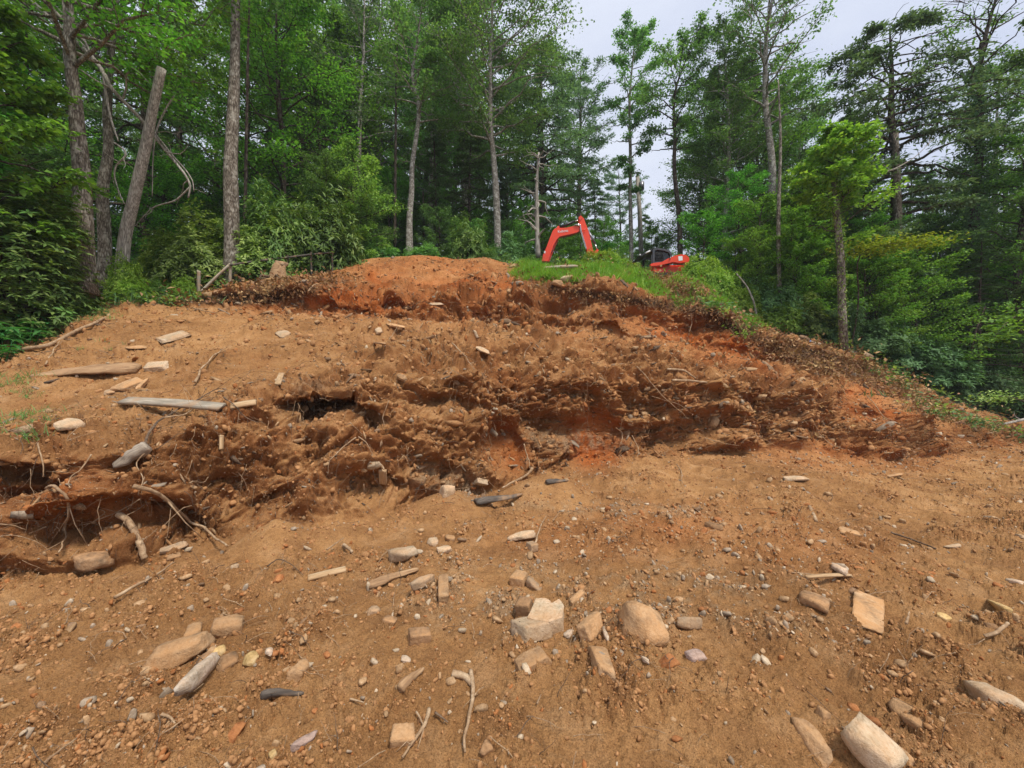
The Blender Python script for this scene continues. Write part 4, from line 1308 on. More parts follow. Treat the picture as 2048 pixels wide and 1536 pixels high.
rl = single_leaf('rhododendron_leaf', 0.155, 0.052, M['leaf_rhodo'])
foot = at(40, 8.0, -0.1)
st, lf, _ = make_shrub(radius=1.2, height=3.3, n=17000, leaf=0.15, ratio=0.32, seed=60, whorl=8, stems=26)
big = tag(empty('rhododendron', foot), 'large broad-leaved rhododendron at the far left in front of the thick trunk', 'shrub')
tag(obj('stems', st.mesh('rhododendron_stems', M['bark_dark']), big), kind='stuff')
tag(obj('foliage', np_mesh('rhododendron_foliage', lf[0], lf[1], M['leaf_rhodo']), big), kind='stuff')
tips = []
while len(tips) < 38:
    u = rdir(1)[0]; u[1] = -abs(u[1]); u[2] = abs(u[2])
    c = u * [1.22, 1.22, 3.3] * rng.uniform(0.9, 1.05)
    if c[0] < -0.7: continue
    tips.append((c, u * 0.7 + [0, -0.2, 0.6]))
leafy('leaf', big, tips, rl, 8, 0.01)

# broad-leaved young maple leaning in from the left edge
pmm = tree_meshes('maple', M['bark_dark'], M['leaf_maple'], height=6.4, cb=0.30, radius=1.45, r0=0.07, seed=71, n_limb=34, n_twig=9, n_leaf=33, leaf=0.13, wig=0.4, shape='oval', gap=0.2)
put_tree('maple_sapling', pmm, at(-15, 7.6), 0.4, 1.0, 'young maple with bright broad leaves reaching in from the left edge')
put_tree('maple_sapling', pmm, at(-150, 8.6), 2.4, 1.15, 'taller young maple mostly beyond the left edge of the view')
# leafy boughs on the right
def bough(key, pts, d, n, leaf, mat, label, rad=(0.7, 0.4, 0.16), seed=0):
    """a thin stem from the ground that ends in a flat spray of leaves"""
    pp = [ray(X, Y, dd) for (X, Y), dd in zip(pts, d)]
    f = pp[0].copy()
    r = tag(empty('leafy_sapling', f), label, 'sapling')
    a = Acc()
    path = np.array([tuple(p - f) for p in pp])
    t = np.linspace(0, 1, 16); s = np.linspace(0, 1, len(path))
    path = gauss1(np.stack([np.interp(t, s, path[:, k]) for k in range(3)], 1), 1.0, 0)
    a.add(*tube(path, np.linspace(0.03, 0.006, 16), 6, cap=False))
    obj('stem', a.mesh(key + '_stem', M['bark_dark']), r)
    i = rng.integers(9, 16, n)
    c = path[i] + rng.normal(size=(n, 3)) * np.array(rad) * 0.5
    V, T = leaf_cards(c, rdir(n) * 0.5 + [0, -0.3, 1.0], rdir(n, 0.3), leaf * rng.uniform(0.6, 1.2, n), leaf * rng.uniform(0.35, 0.6, n), 0.1)
    tag(obj('foliage', np_mesh(key + '_foliage', V, T, mat), r), kind='stuff')


bough('bough_y', [(1700, 706), (1720, 600), (1710, 510), (1760, 488), (1865, 482)], [14.2, 14, 13.6, 13.2, 13], 1500, 0.13, M['leaf_yellow'],
      'sapling with a flat yellow-green spray of leaves beside the lopped tree', (1.0, 0.5, 0.2))
bough('bough_b', [(2110, 880), (2100, 700), (2060, 620), (2015, 640), (1985, 680)], [9.5, 9.2, 9, 8.8, 8.6], 260, 0.13, M['leaf_maple'],
      'bright leafy branch reaching in from the right edge at mid height', (0.38, 0.25, 0.2))
bough('bough_c', [(2100, 900), (2080, 830), (2048, 800), (2000, 790), (1975, 800)], [11.5, 11.2, 11, 10.8, 10.6], 300, 0.09, M['leaf_laurel'],
      'low thin branch with small leaves over the dirt at the right edge', (0.5, 0.3, 0.18))

# leafy weeds on the left shoulder
wl_ = single_leaf('weed_leaf', 0.20, 0.06, M['leaf_weed'], 0.35)
for X, d, n, h, label in [(22, 7.2, 13, 0.55, 'tall lance-leaved weed growing on the left shoulder, nearest the picture edge'),
                          (70, 7.9, 11, 0.42, 'shorter lance-leaved weed beside the tallest one on the left shoulder'),
                          (-40, 6.6, 13, 0.5, 'lance-leaved weed at the very left edge below the rhododendron')]:
    r = tag(empty('weed', at(X, d, -0.02)), label, 'weed')
    a = Acc(); tips = []
    for k in range(n):
        an = k * 2.4; rr_ = 0.36 * math.sqrt((k + 0.5) / n)
        b0 = np.array([math.cos(an) * rr_, math.sin(an) * rr_, 0])
        e = b0 * 1.35 + [0, 0, h * rng.uniform(0.6, 1.1)]
        a.add(*tube(np.stack([b0, (b0 + e) / 2, e]), [0.008, 0.006, 0.004], 5))
        for q in (0.55, 0.8, 1.0):
            tips.append((b0 + (e - b0) * q, (e - b0) / h * 0.6 + [0, 0, 0.5]))
    tag(obj('stems', a.mesh('weed_stems', M['leaf_weed']), r), kind='stuff')
    leafy('leaf', r, tips, wl_, 5, 0.0, limit=200, up=0.15)

# ------------------------------------------------------------------ scatter of uncountable stuff
def scatter(name, sources, pts, rots, scl, pick, label=None, cat=None):
    """points with instanced small pieces (geometry nodes); for ground cover nobody could count"""
    c = bpy.data.collections.new(name + '_pieces')
    for k, me in enumerate(sources):
        o = bpy.data.objects.new('piece', me)
        o.name = '%s_piece_%02d' % (name, k)
        c.objects.link(o)
    me = bpy.data.meshes.new(name)
    me.vertices.add(len(pts))
    me.vertices.foreach_set('co', np.asarray(pts, np.float32).ravel())
    a = me.attributes.new('rot', 'FLOAT_VECTOR', 'POINT'); a.data.foreach_set('vector', np.asarray(rots, np.float32).ravel())
    a = me.attributes.new('scl', 'FLOAT_VECTOR', 'POINT'); a.data.foreach_set('vector', np.asarray(scl, np.float32).ravel())
    a = me.attributes.new('pick', 'INT', 'POINT'); a.data.foreach_set('value', np.asarray(pick, np.int32))
    o = bpy.data.objects.new(name, me)
    COL.objects.link(o)
    ng = bpy.data.node_groups.new(name, 'GeometryNodeTree')
    ng.interface.new_socket('Geometry', in_out='INPUT', socket_type='NodeSocketGeometry')
    ng.interface.new_socket('Geometry', in_out='OUTPUT', socket_type='NodeSocketGeometry')
    N, Lk = ng.nodes, ng.links
    gi, go = N.new('NodeGroupInput'), N.new('NodeGroupOutput')
    ci = N.new('GeometryNodeCollectionInfo')
    ci.inputs['Collection'].default_value = c
    ci.inputs['Separate Children'].default_value = True
    ci.inputs['Reset Children'].default_value = True
    ip = N.new('GeometryNodeInstanceOnPoints')
    ip.inputs['Pick Instance'].default_value = True

    def na(nm, ty):
        q = N.new('GeometryNodeInputNamedAttribute')
        q.data_type = ty
        q.inputs['Name'].default_value = nm
        return q.outputs['Attribute']
    e2r = N.new('FunctionNodeEulerToRotation')
    Lk.new(na('rot', 'FLOAT_VECTOR'), e2r.inputs[0])
    Lk.new(gi.outputs[0], ip.inputs['Points'])
    Lk.new(ci.outputs[0], ip.inputs['Instance'])
    Lk.new(e2r.outputs[0], ip.inputs['Rotation'])
    Lk.new(na('scl', 'FLOAT_VECTOR'), ip.inputs['Scale'])
    Lk.new(na('pick', 'INT'), ip.inputs['Instance Index'])
    Lk.new(ip.outputs[0], go.inputs[0])
    md = o.modifiers.new('scatter', 'NODES')
    md.node_group = ng
    tag(o, label, cat, kind='stuff')
    return o


cellA = np.linalg.norm(np.cross(P[1:, :-1] - P[:-1, :-1], P[:-1, 1:] - P[:-1, :-1]), axis=-1)
cellmid = (P[1:, :-1] + P[:-1, 1:]) / 2


def sample(n, weight):
    """n random points on the dirt; weight per grid vertex"""
    w = (cellA * weight[:-1, :-1]).ravel()
    w = np.where(np.isfinite(w), w, 0)
    cdf = np.cumsum(w); cdf /= cdf[-1]
    k = np.searchsorted(cdf, rng.uniform(0, 1, n))
    i, j = np.divmod(k, NC - 1)
    a, b = rng.uniform(0, 1, n)[:, None], rng.uniform(0, 1, n)[:, None]
    p = P[i, j] * (1 - a) * (1 - b) + P[i + 1, j] * a * (1 - b) + P[i, j + 1] * (1 - a) * b + P[i + 1, j + 1] * a * b
    return p, N1[i, j], i, j


def euler_from_normals(nrm, mixup=0.0):
    n = nrm * (1 - mixup) + np.array([0, 0, 1.0]) * mixup
    n /= np.linalg.norm(n, axis=1)[:, None]
    rz = rng.uniform(0, 6.28, len(n))
    # rotate z to n, after a spin: use XYZ euler with x,y tilt, spin taken up by random azimuth of the piece
    ry = np.arcsin(np.clip(n[:, 0], -1, 1))
    rx = -np.arctan2(n[:, 1], np.maximum(n[:, 2], 1e-3))
    return np.stack([rx, ry, rz], 1)


def ico(sub):
    bm = bmesh.new()
    bmesh.ops.create_icosphere(bm, subdivisions=sub, radius=1.0)
    V = np.array([v.co[:] for v in bm.verts]); T = np.array([[v.index for v in f.verts] for f in bm.faces])
    bm.free()
    return V, T


ICO = {k: ico(k) for k in (1, 2, 3, 4)}


def rock_verts(dims, seed, sub=3, box=0.55, cuts=9, rough=0.08, cutd=(0.62, 0.95)):
    r_ = np.random.default_rng(seed)
    V, T = ICO[sub]
    D_ = V / np.linalg.norm(V, axis=1)[:, None]
    pl = []
    for ax in range(3):
        for sg in (-1, 1):
            n = np.zeros(3); n[ax] = sg
            n += r_.normal(size=3) * (0.05 + 0.16 * box)
            pl.append((n / np.linalg.norm(n), r_.uniform(0.86, 1.0)))
    for _ in range(cuts):
        n = r_.normal(size=3); n /= np.linalg.norm(n)
        pl.append((n, (0.95 + 0.75 * (1 - box)) * r_.uniform(cutd[0], cutd[1] + 0.15)))
    q = np.stack([np.maximum(D_ @ n, 1e-3) / c for n, c in pl], 1)
    k = 26 + 40 * (1 - box)
    rad = 1.0 / (np.sum(q ** k, 1) ** (1.0 / k))
    V = D_ * rad[:, None]
    s3 = r_.uniform(0, 50, 3)
    V = V * (1 + rough * fbm(V * 1.3 + s3, 3, 0.6) + rough * 0.5 * fbm(V * 4.5 + s3, 3, 0.6))[:, None]
    return V * np.asarray(dims) / 2, T


def rock_mesh(name, dims, seed, mat, **kw):
    V, T = rock_verts(dims, seed, **kw)
    return np_mesh(name, V, T, mat, False)


clods = [rock_mesh('clod_%d' % k, (1, rng.uniform(0.7, 1), rng.uniform(0.55, 0.85)), 900 + k, M['clod'], sub=1 if k < 4 else 2, rough=0.30, box=0.8, cuts=8) for k in range(6)]
clods += [rock_mesh('clod_r%d' % k, (1, 0.85, 0.7), 930 + k, M['clod_red'], sub=2, rough=0.30, box=0.8, cuts=8) for k in range(2)]
clods += [rock_mesh('pebble_%d' % k, (1, 0.8, 0.45), 950 + k, m_, sub=1, rough=0.1, box=0.7) for k, m_ in enumerate((M['bit_tan'], M['bit_pale'], M['bit_grey']))]
clumpy = 0.35 + 1.3 * np.clip(n_mid * 1.5 + 0.3 + 0.5 * n_big, 0, 1.4)
dist = np.maximum(P[..., 1], 1.0)
inview = ((P[..., 1] > 1.0) & (PXY[..., 0] > -150) & (PXY[..., 0] < 2200)).astype(float)
# foreground clods
w = inview * g_near * clumpy ** 2.2 / dist ** 1.6
p, nn, i_, j_ = sample(50000, w)
s = 0.0055 + 0.006 * rng.pareto(2.0, len(p)); s = np.minimum(s, 0.045) * (0.7 + 0.15 * p[:, 1])
pk = rng.choice(11, len(p), p=[.15, .15, .14, .14, .14, .13, .035, .035, .04, .02, .02])
pk = np.where(rng.uniform(0, 1, len(p)) < redm[i_, j_] * 0.9, rng.integers(6, 8, len(p)), pk)
pk = np.where((s > 0.035) & (pk > 7), pk - 6, pk)
s = np.where(pk < 8, np.minimum(s, 0.032 * (0.7 + 0.15 * p[:, 1])), s)
scatter('clods', clods, p + nn * s[:, None] * 0.1, rng.uniform(0, 6.28, (len(p), 3)), s[:, None] * rng.uniform(0.7, 1.2, (len(p), 3)), pk)
# crumbs on the banks
w = inview * bank * (0.25 + 1.2 * np.clip(rough, 0, 1)) * (1 - 0.6 * steep1) / dist ** 1.2
p, nn, i_, j_ = sample(42000, w)
s = 0.015 + 0.018 * rng.pareto(2.2, len(p)); s = np.minimum(s, 0.13) * np.clip(0.12 + 0.10 * p[:, 1], 0.3, 1.1)
pk = rng.choice(11, len(p), p=[.13, .13, .12, .12, .12, .12, .07, .07, .06, .03, .03])
pk = np.where(rng.uniform(0, 1, len(p)) < redm[i_, j_], rng.integers(6, 8, len(p)), pk)
scatter('bank_crumbs', clods, p + nn * s[:, None] * 0.1, rng.uniform(0, 6.28, (len(p), 3)), s[:, None] * rng.uniform(0.6, 1.3, (len(p), 3)), pk)
w = inview * g_near * (0.05 + 1.6 * greym + 0.9 * redm) * np.clip(n_mid + 0.6, 0, 1.4) / dist ** 1.2
p, nn, i_, j_ = sample(6500, w)
s = 0.012 + 0.012 * rng.pareto(2.3, len(p)); s = np.minimum(s, 0.06) * (0.7 + 0.12 * p[:, 1])
rub = [rock_mesh('rubble_%d' % k, (1, 0.7, 0.45), 1200 + k, m_, sub=2, rough=0.08, box=0.4, cuts=9) for k, m_ in enumerate((M['bit_tan'], M['bit_grey'], M['clod'], M['bit_pale'], M['bit_reddish'], M['clod']))]
pr_ = rng.uniform(0, 1, len(p)) < redm[i_, j_]
pk = np.where(pr_, rng.integers(4, 6, len(p)), rng.choice(6, len(p), p=[.32, .22, .14, .12, .04, .16]))
scatter('rubble', rub, p + nn * s[:, None] * 0.12, rng.uniform(0, 6.28, (len(p), 3)), s[:, None] * rng.uniform(0.7, 1.3, (len(p), 3)), pk)
# flat flakes of schist and bark that litter the broken slope
fl_src = [rock_mesh('flake_%d' % k, (1, 0.5, 0.10), 980 + k, m_, sub=1, rough=0.15, box=0.6, cuts=4) for k, m_ in
          enumerate((M['bit_tan'], M['bit_brown'], M['bit_grey'], M['clod'], M['root_dark'], M['root']))]
w = inview * bank * np.clip(rough * 1.4 - 0.35, 0, 1) * np.clip(n_mid * 1.6 + 0.5, 0, 1.5) / dist ** 0.8
p, nn, i_, j_ = sample(9000, w)
s = 0.035 + 0.040 * rng.pareto(2.2, len(p)); s = np.minimum(s, 0.32) * np.clip(p[:, 1] / 8, 0.3, 1.2)
e = euler_from_normals(nn + rdir(len(p)) * 0.35)
e[:, 2] = rng.normal(0, 0.9, len(p))
scatter('stone_flakes', fl_src, p + nn * 0.01, e, s[:, None] * np.stack([rng.uniform(0.7, 1.4, len(p)), rng.uniform(0.5, 1.2, len(p)), rng.uniform(0.7, 1.6, len(p))], 1), rng.choice(6, len(p), p=[.22, .18, .12, .24, .14, .10]))

# twigs and rootlets
def twig_mesh(name, mat, seed, L=1.0, r=0.012, curl=0.25, forks=2):
    r_ = np.random.default_rng(seed)
    a = Acc()
    n = 8
    t = np.linspace(0, 1, n)
    pth = np.stack([t * L - L / 2, curl * L * np.cumsum(r_.normal(size=n)) / n * 0.8, 0.10 * L * np.sin(t * 3) + 0.03 * np.cumsum(r_.normal(size=n))], 1)
    a.add(*tube(pth, np.linspace(r, r * 0.35, n), 5))
    for f in range(forks):
        k = r_.integers(2, 6)
        d_ = np.array([0.5, r_.choice([-1, 1]) * 0.6, r_.uniform(-.1, .3)]) * L * 0.3
        a.add(*tube(np.stack([pth[k], pth[k] + d_ * 0.5 + r_.normal(size=3) * 0.02, pth[k] + d_]), [r * 0.55, r * 0.4, r * 0.2], 4))
    return a.mesh(name, mat)


tw = [twig_mesh('twig_%d' % k, M['root'] if k < 4 else M['root_dark'], k, forks=k % 3, curl=0.15 + 0.12 * (k % 3)) for k in range(7)]
w = inview * (0.35 * g_near + bank * (0.4 + steep1)) * np.clip(n_big + 0.7, 0, 1.5) / dist ** 1.2
p, nn, i_, j_ = sample(4200, w)
e = euler_from_normals(nn + rdir(len(p)) * 0.25)
s = rng.uniform(0.10, 0.42, len(p)) * (0.45 + 0.07 * p[:, 1])
scatter('twigs', tw, p + nn * 0.012, e, np.stack([s, s, s * rng.uniform(0.4, 1, len(p))], 1), rng.integers(0, 7, len(p)))
# fine roots dangling from the cut faces
w = inview * bank * sstep(0.35, 0.8, steep1) / dist
p, nn, i_, j_ = sample(1000, w)
e = np.stack([rng.normal(0, 0.3, len(p)), np.pi / 2 + rng.normal(0, 0.5, len(p)), rng.uniform(0, 6.28, len(p))], 1)
s = rng.uniform(0.12, 0.5, len(p))
scatter('rootlets', tw, p + nn * 0.05 - np.array([0, 0, 1]) * (s * 0.4)[:, None], e, np.stack([s, s * 0.8, s * 0.8], 1) * 0.8, rng.integers(0, 7, len(p)))

# grass
def tuft(name, n, h, seed, mat, wdt=0.010, lean=0.5):
    r_ = np.random.default_rng(seed)
    V, T = [], []
    for k in range(n):
        b = np.r_[r_.normal(size=2) * 0.05 * h / 0.2, 0]
        d = np.r_[r_.normal(size=2) * lean, 1.0]; d /= np.linalg.norm(d)
        hh = h * r_.uniform(0.5, 1.2)
        s = np.array([-d[1], d[0], 0]) + r_.normal(size=3) * 0.3; s[2] = 0; s /= np.linalg.norm(s) + 1e-6
        m = b + d * hh * 0.55
        e = b + d * hh * 0.95 + np.array([d[0], d[1], -0.25]) * hh * 0.25
        o = len(V)
        V += [b - s * wdt / 2, b + s * wdt / 2, m + s * wdt * 0.4, m - s * wdt * 0.4, e]
        T += [(o, o + 1, o + 2), (o, o + 2, o + 3), (o + 3, o + 2, o + 4)]
    return np_mesh(name, V, np.array(T), mat)


gs = [tuft('grass_tuft_%d' % k, 16, 0.22 + 0.05 * k, k, M['grass'], 0.016) for k in range(4)] + \
     [tuft('dry_tuft_%d' % k, 12, 0.2, 20 + k, M['dry_leaf'], 0.012, 0.8) for k in range(1)]
edge = sstep(edges[5] + 4, edges[5] + 16, rowpos)
gm = inview * edge * np.clip(0.4 * blob(1110, 550, 70, 16, 0.10, 0.5) + 0.9 * blob(1225, 566, 85, 28, 0.15, 0.5) + 0.8 * blob(1290, 590, 70, 18, 0.35, 0.5) + 0.7 * blob(1430, 610, 80, 28, 0.55, 0.5)
                             + 0.5 * blob(1085, 548, 45, 18, 0, 0.6), 0, 1) * sstep(-0.25, 0.2, n_mid + 0.4 * n_fine)
p, nn, i_, j_ = sample(4200, gm)
s = rng.uniform(0.35, 1.3, len(p)) * (0.8 + 0.5 * np.clip(n_big[i_, j_] * 2, -0.6, 1))
scatter('crest_grass', gs, p, np.stack([nn[:, 1] * -0.4, nn[:, 0] * 0.4, rng.uniform(0, 6.28, len(p))], 1), np.repeat(s[:, None], 3, 1), rng.choice(5, len(p), p=[.22, .22, .22, .20, .14]))
gm = inview * (blob(100, 650, 170, 20, -0.25, 0.5) + blob(20, 770, 60, 26, 0, 0.5) + blob(70, 835, 70, 16, -0.3, 0.5) + 0.5 * blob(80, 880, 90, 14, 0, 0.6) + 0.3 * blob(185, 700, 60, 16, 0, .6)) * sstep(0.0, 0.3, n_fine + n_mid)
p, nn, i_, j_ = sample(420, gm)
s = rng.uniform(0.3, 0.8, len(p))
gs2 = [tuft('weed_tuft_%d' % k, 9, 0.24, 50 + k, M['leaf_mid'], 0.010, 0.9) for k in range(4)] + [gs[4]]
scatter('shoulder_grass', gs2, p, np.stack([nn[:, 1] * -0.4, nn[:, 0] * 0.4, rng.uniform(0, 6.28, len(p))], 1), np.repeat(s[:, None], 3, 1), rng.choice(5, len(p), p=[.2, .2, .2, .2, .2]))
# dry leaves and bark litter along the rim
dl = []
for k in range(4):
    r_ = np.random.default_rng(k)
    V, T = leaf_cards(r_.normal(size=(5, 3)) * [0.06, 0.06, 0.015], rdir(5) * 0.5 + [0, 0, 1], rdir(5, 0.4), r_.uniform(0.05, 0.11, 5), r_.uniform(0.03, 0.06, 5), 0.25)
    dl.append(np_mesh('dry_leaves_%d' % k, V, T, M['dry_leaf']))
dl += [tw[5], tw[2]]
gm = inview * bank * np.clip(1.0 * blob(1640, 722, 110, 26, 0.25, 0.5) + 0.6 * blob(1790, 780, 110, 18, 0.5, 0.5) + 0.6 * blob(1440, 625, 130, 14, 0.45, 0.5) + 0.5 * blob(1300, 610, 200, 12, 0.1, .6)
                         + 0.8 * blob(560, 578, 130, 16, -0.15, 0.5) + 1.0 * blob(1345, 565, 60, 30, 0.5, 0.5) + 0.3 * blob(1100, 560, 80, 25, 0, .5) + 0.02 * blob(1500, 760, 350, 80, 0.3, 0.6) + 0.15 * blob(1960, 845, 120, 16, .3, .6), 0, 1)
p, nn, i_, j_ = sample(5000, gm)
e = euler_from_normals(nn + rdir(len(p)) * 0.4)
s = rng.uniform(0.7, 1.6, len(p))
pk = rng.choice(6, len(p), p=[.23, .23, .23, .23, .04, .04])
s = np.where(pk > 3, s * 0.4, s)
scatter('dry_litter', dl, p + nn * 0.02, e, np.repeat(s[:, None], 3, 1), pk)
# green ground cover creeping over the right rim and the wood floor just behind the crest
gc = []
for k in range(3):
    n_ = 14
    V, T = leaf_cards(rng.normal(size=(n_, 3)) * [0.13, 0.13, 0.05] + [0, 0, 0.08], rdir(n_) * 0.5 + [0, 0, 1], rdir(n_, 0.4), rng.uniform(0.05, 0.10, n_), rng.uniform(0.03, 0.06, n_), 0.1)
    gc.append(np_mesh('cover_%d' % k, V, T, [M['leaf_dark'], M['leaf_laurel'], M['dry_leaf']][k]))
gc += [tuft('cover_tuft', 10, 0.2, 77, M['leaf_dark'], 0.014)]
rr_ = rng.integers(0, 9, 9000); cc_ = rng.uniform(0, NC - 2, 9000)
ok = (np.interp(cc_, np.arange(NC), Xf) > -300) & (np.interp(cc_, np.arange(NC), Xf) < 2500)
rr_, cc_ = rr_[ok], cc_[ok].astype(int)
a = rng.uniform(0, 1, len(rr_))[:, None]
pf = FL[rr_, cc_] * (1 - a) + FL[rr_ + 1, cc_] * a
Xc = Xf[cc_]
ok = ~((Xc > 700) & (Xc < 1000) & (rr_ < 1))
pf = pf[ok]
gm = inview * np.clip(0.5 * blob(1930, 846, 150, 9, 0.28, 0.6) + 0.8 * blob(1800, 770, 90, 12, 0.5, 0.6) + blob(240, 606, 170, 9, 0, 0.6) + 0.6 * blob(1440, 630, 90, 16, 0.5, .6), 0, 1)
p2, n2, i2, j2 = sample(450, gm)
pf = np.concatenate([pf, p2])
s = rng.uniform(0.8, 2.0, len(pf))
scatter('ground_cover', gc, pf, np.stack([rng.normal(0, .2, len(pf)), rng.normal(0, .2, len(pf)), rng.uniform(0, 6.28, len(pf))], 1), np.repeat(s[:, None], 3, 1), rng.integers(0, 4, len(pf)))


# ------------------------------------------------------------------ stones one can tell apart
def place(name, cat, label, mat, a, b, wpx, thick, kind='slab', sink=0.3, tilt=0.0, group=None, seed=None, mesh=None, roll=0.0):
    """a piece whose long axis runs between the ground points seen at photo pixels a and b"""
    A_, na_ = hit(*a)
    B_, nb_ = hit(*b)
    ax = B_ - A_
    if ax.length > 3.0: ax = ax.normalized() * 0.4
    L = max(ax.length, 0.03)
    mid = (A_ + B_) / 2
    n = (na_ + nb_).normalized()
    if n.y > -0.05 and n.z < 0.5: n = Vector((0, -0.3, 0.95)).normalized()
    x = ax.normalized()
    y = n.cross(x).normalized()
    n = x.cross(y).normalized()
    v = Vector(mid) - Vector((0, 0, EYE))
    dd = v.length
    vy = y - v.normalized() * y.dot(v.normalized())
    wd = wpx * mid.y / F / max(vy.length, 0.35)
    seed = seed if seed is not None else int(abs(a[0] * 7 + a[1] * 3 + b[0]))
    th = thick * 0.8
    if cat == 'stone':
        wd *= 0.82
        sink = sink + 0.12
    if mesh is not None: me = mesh(L, wd, th, mat, seed)
    elif kind == 'slab': me = rock_mesh(name, (L, wd, th), seed, mat, sub=4 if L > 0.25 else 3, box=0.5, cuts=9, rough=0.08, cutd=(0.6, 0.95))
    elif kind == 'block': me = rock_mesh(name, (L, wd, th), seed, mat, sub=4, box=0.18, cuts=5, rough=0.045, cutd=(0.8, 1.05))
    elif kind == 'round': me = rock_mesh(name, (L, wd, th), seed, mat, sub=3, box=0.95, cuts=6, rough=0.12, cutd=(0.75, 1.0))
    elif kind == 'shard': me = rock_mesh(name, (L, wd, th), seed, mat, sub=3, box=0.5, cuts=14, rough=0.10, cutd=(0.45, 0.9))
    m = Matrix((x, y, n)).transposed().to_4x4()
    m = m @ Matrix.Rotation(tilt, 4, 'Y') @ Matrix.Rotation(roll, 4, 'X')
    m.translation = mid + n * th * (0.5 - sink)
    o = obj(name, me)
    o.matrix_world = m
    tag(o, label, cat, group)
    return o


def S(*a, **k): return place('stone', 'stone', *a, **k)


S('pale flat stone slab lying on the smooth upper left slope', M['stone_pale'], (316, 677), (375, 664), 22, 0.07)
S('pale concrete slab left of and below the grey board', M['stone_pale'], (110, 852), (168, 838), 28, 0.08)
S('thin pale stone flake lying left of the upper slab', M['stone_tan'], (252, 694), (292, 692), 7, 0.04)
S('pale chunk at the right end of the weathered half-buried plank', M['stone_pale'], (292, 734), (338, 733), 22, 0.12, sink=0.15)
S('tan wedge stone below the end of the half-buried plank', M['stone_tan'], (228, 782), (280, 764), 20, 0.14, sink=0.2)
S('narrow brown stone leaning beside the tan wedge stone', M['stone_tan'], (275, 776), (298, 756), 9, 0.08)
S('small pale stone at the top of the bare slope, above the little board', M['stone_pale'], (554, 668), (578, 660), 18, 0.07)
S('pale flat chip lying below the clay heap', M['stone_pale'], (858, 609), (887, 607), 6, 0.05)
S('pale stone on the bench lip left of the dark hollow clump', M['stone_pale'], (750, 662), (768, 656), 13, 0.08)
S('pale row of stone on the upper terrace lip', M['stone_tan'], (772, 648), (806, 650), 8, 0.06)
S('pale flat stone in the middle of the upper slope', M['stone_pale'], (957, 692), (980, 700), 13, 0.06)
S('small upright pale chip right of the terrace clump', M['stone_pale'], (944, 660), (954, 672), 7, 0.06)
S('squarish tan stone on the broken slope below centre', M['stone_tan'], (796, 752), (812, 760), 11, 0.09)
S('dark slate fragment by the clump on the terrace', M['stone_dark'], (742, 683), (768, 686), 8, 0.05)
S('dark curved slab poking from the terrace clump', M['stone_dark'], (838, 668), (868, 680), 10, 0.07, tilt=-0.3, sink=0.1)
S('tan block standing out of the lower bank beside the rounded rubble', M['stone_pale'], (948, 960), (972, 966), 17, 0.10, kind='block', sink=0.1, roll=0.4)
S('pale lumpy rubble set in the foot of the bank', M['stone_pale'], (880, 985), (912, 975), 22, 0.20, kind='round', sink=0.3)
S('flat pale stone in the bank above the standing board end', M['stone_pale'], (732, 932), (762, 926), 12, 0.08, sink=0.1)
S('flat grey slab under the overhang near the far left foot of the bank', M['stone_grey'], (318, 1108), (372, 1092), 14, 0.07, sink=0.05, roll=0.4)
S('smooth low stone just below the grey slab at the bank foot', M['stone_tan'], (330, 1118), (362, 1110), 12, 0.05)
S('broad brown boulder bedded in the foot of the left bank', M['stone_dark'], (150, 1128), (222, 1118), 32, 0.20, kind='round', sink=0.3)
S('rounded pale cobble near the middle of the left foreground', M['stone_pale'], (787, 1112), (830, 1112), 34, 0.15, kind='round', sink=0.2)
S('dark slate sliver lying on the right foreground', M['stone_dark'], (1410, 1050), (1448, 1058), 11, 0.06, sink=0.1)
S('wide flat pale stone at the top of the right foreground', M['stone_pale'], (1566, 952), (1616, 958), 14, 0.07)
S('flat stone right of the wide flat pale one', M['stone_tan'], (1776, 948), (1802, 945), 9, 0.05)
S('low tan stone above the dark slab on the right', M['stone_tan'], (1676, 1056), (1716, 1064), 24, 0.08, kind='round', sink=0.4)
S('bright white angular stone on the right foreground', M['stone_white'], (1662, 1130), (1698, 1144), 20, 0.08)
S('cream flat chip at the right edge of the foreground', M['stone_white'], (2014, 1160), (2048, 1166), 11, 0.04)
S('small cream stone near the far right, above the flat chip', M['stone_pale'], (2034, 1070), (2048, 1074), 10, 0.04)
S('pale flake left of the small cream stone', M['stone_pale'], (1892, 1092), (1922, 1090), 9, 0.03)
S('dark leathery slab tilted in the dirt right of the broken blocks', M['stone_dark'], (1598, 1190), (1658, 1222), 30, 0.09, tilt=-0.15, sink=0.1)
S('pale dusty rectangular brick slab lying on the right foreground', M['stone_tan'], (1736, 1196), (1730, 1264), 56, 0.07, kind='block', sink=0.25)
S('broken grey stone like a tee right of the large broken block', M['stone_grey'], (1352, 1248), (1402, 1252), 22, 0.10, kind='shard', sink=0.1)
S('pinkish grey flat stone below the large broken block', M['stone_pink'], (1374, 1318), (1412, 1312), 24, 0.07)
S('orange-brown clod of clay beside the pinkish stone', M['stone_red'], (1322, 1330), (1354, 1322), 28, 0.09, kind='round')
S('rounded ochre stone by the small dark hole at far right', M['stone_yellow'], (1990, 1212), (2020, 1220), 18, 0.07, kind='round')
S('small dark block left of the bone-coloured stick', M['stone_dark'], (1966, 1248), (1996, 1256), 10, 0.05)
S('yellowish crumbly stone left of the bone-coloured stick', M['stone_yellow'], (1874, 1228), (1898, 1240), 16, 0.06)
S('large flat cream boulder sunk at the right edge', M['stone_pale'], (1945, 1372), (2052, 1420), 56, 0.14, kind='round', sink=0.5)
S('long grey-tan stone half buried at lower right', M['stone_tan'], (1596, 1436), (1662, 1536), 44, 0.13, sink=0.45)
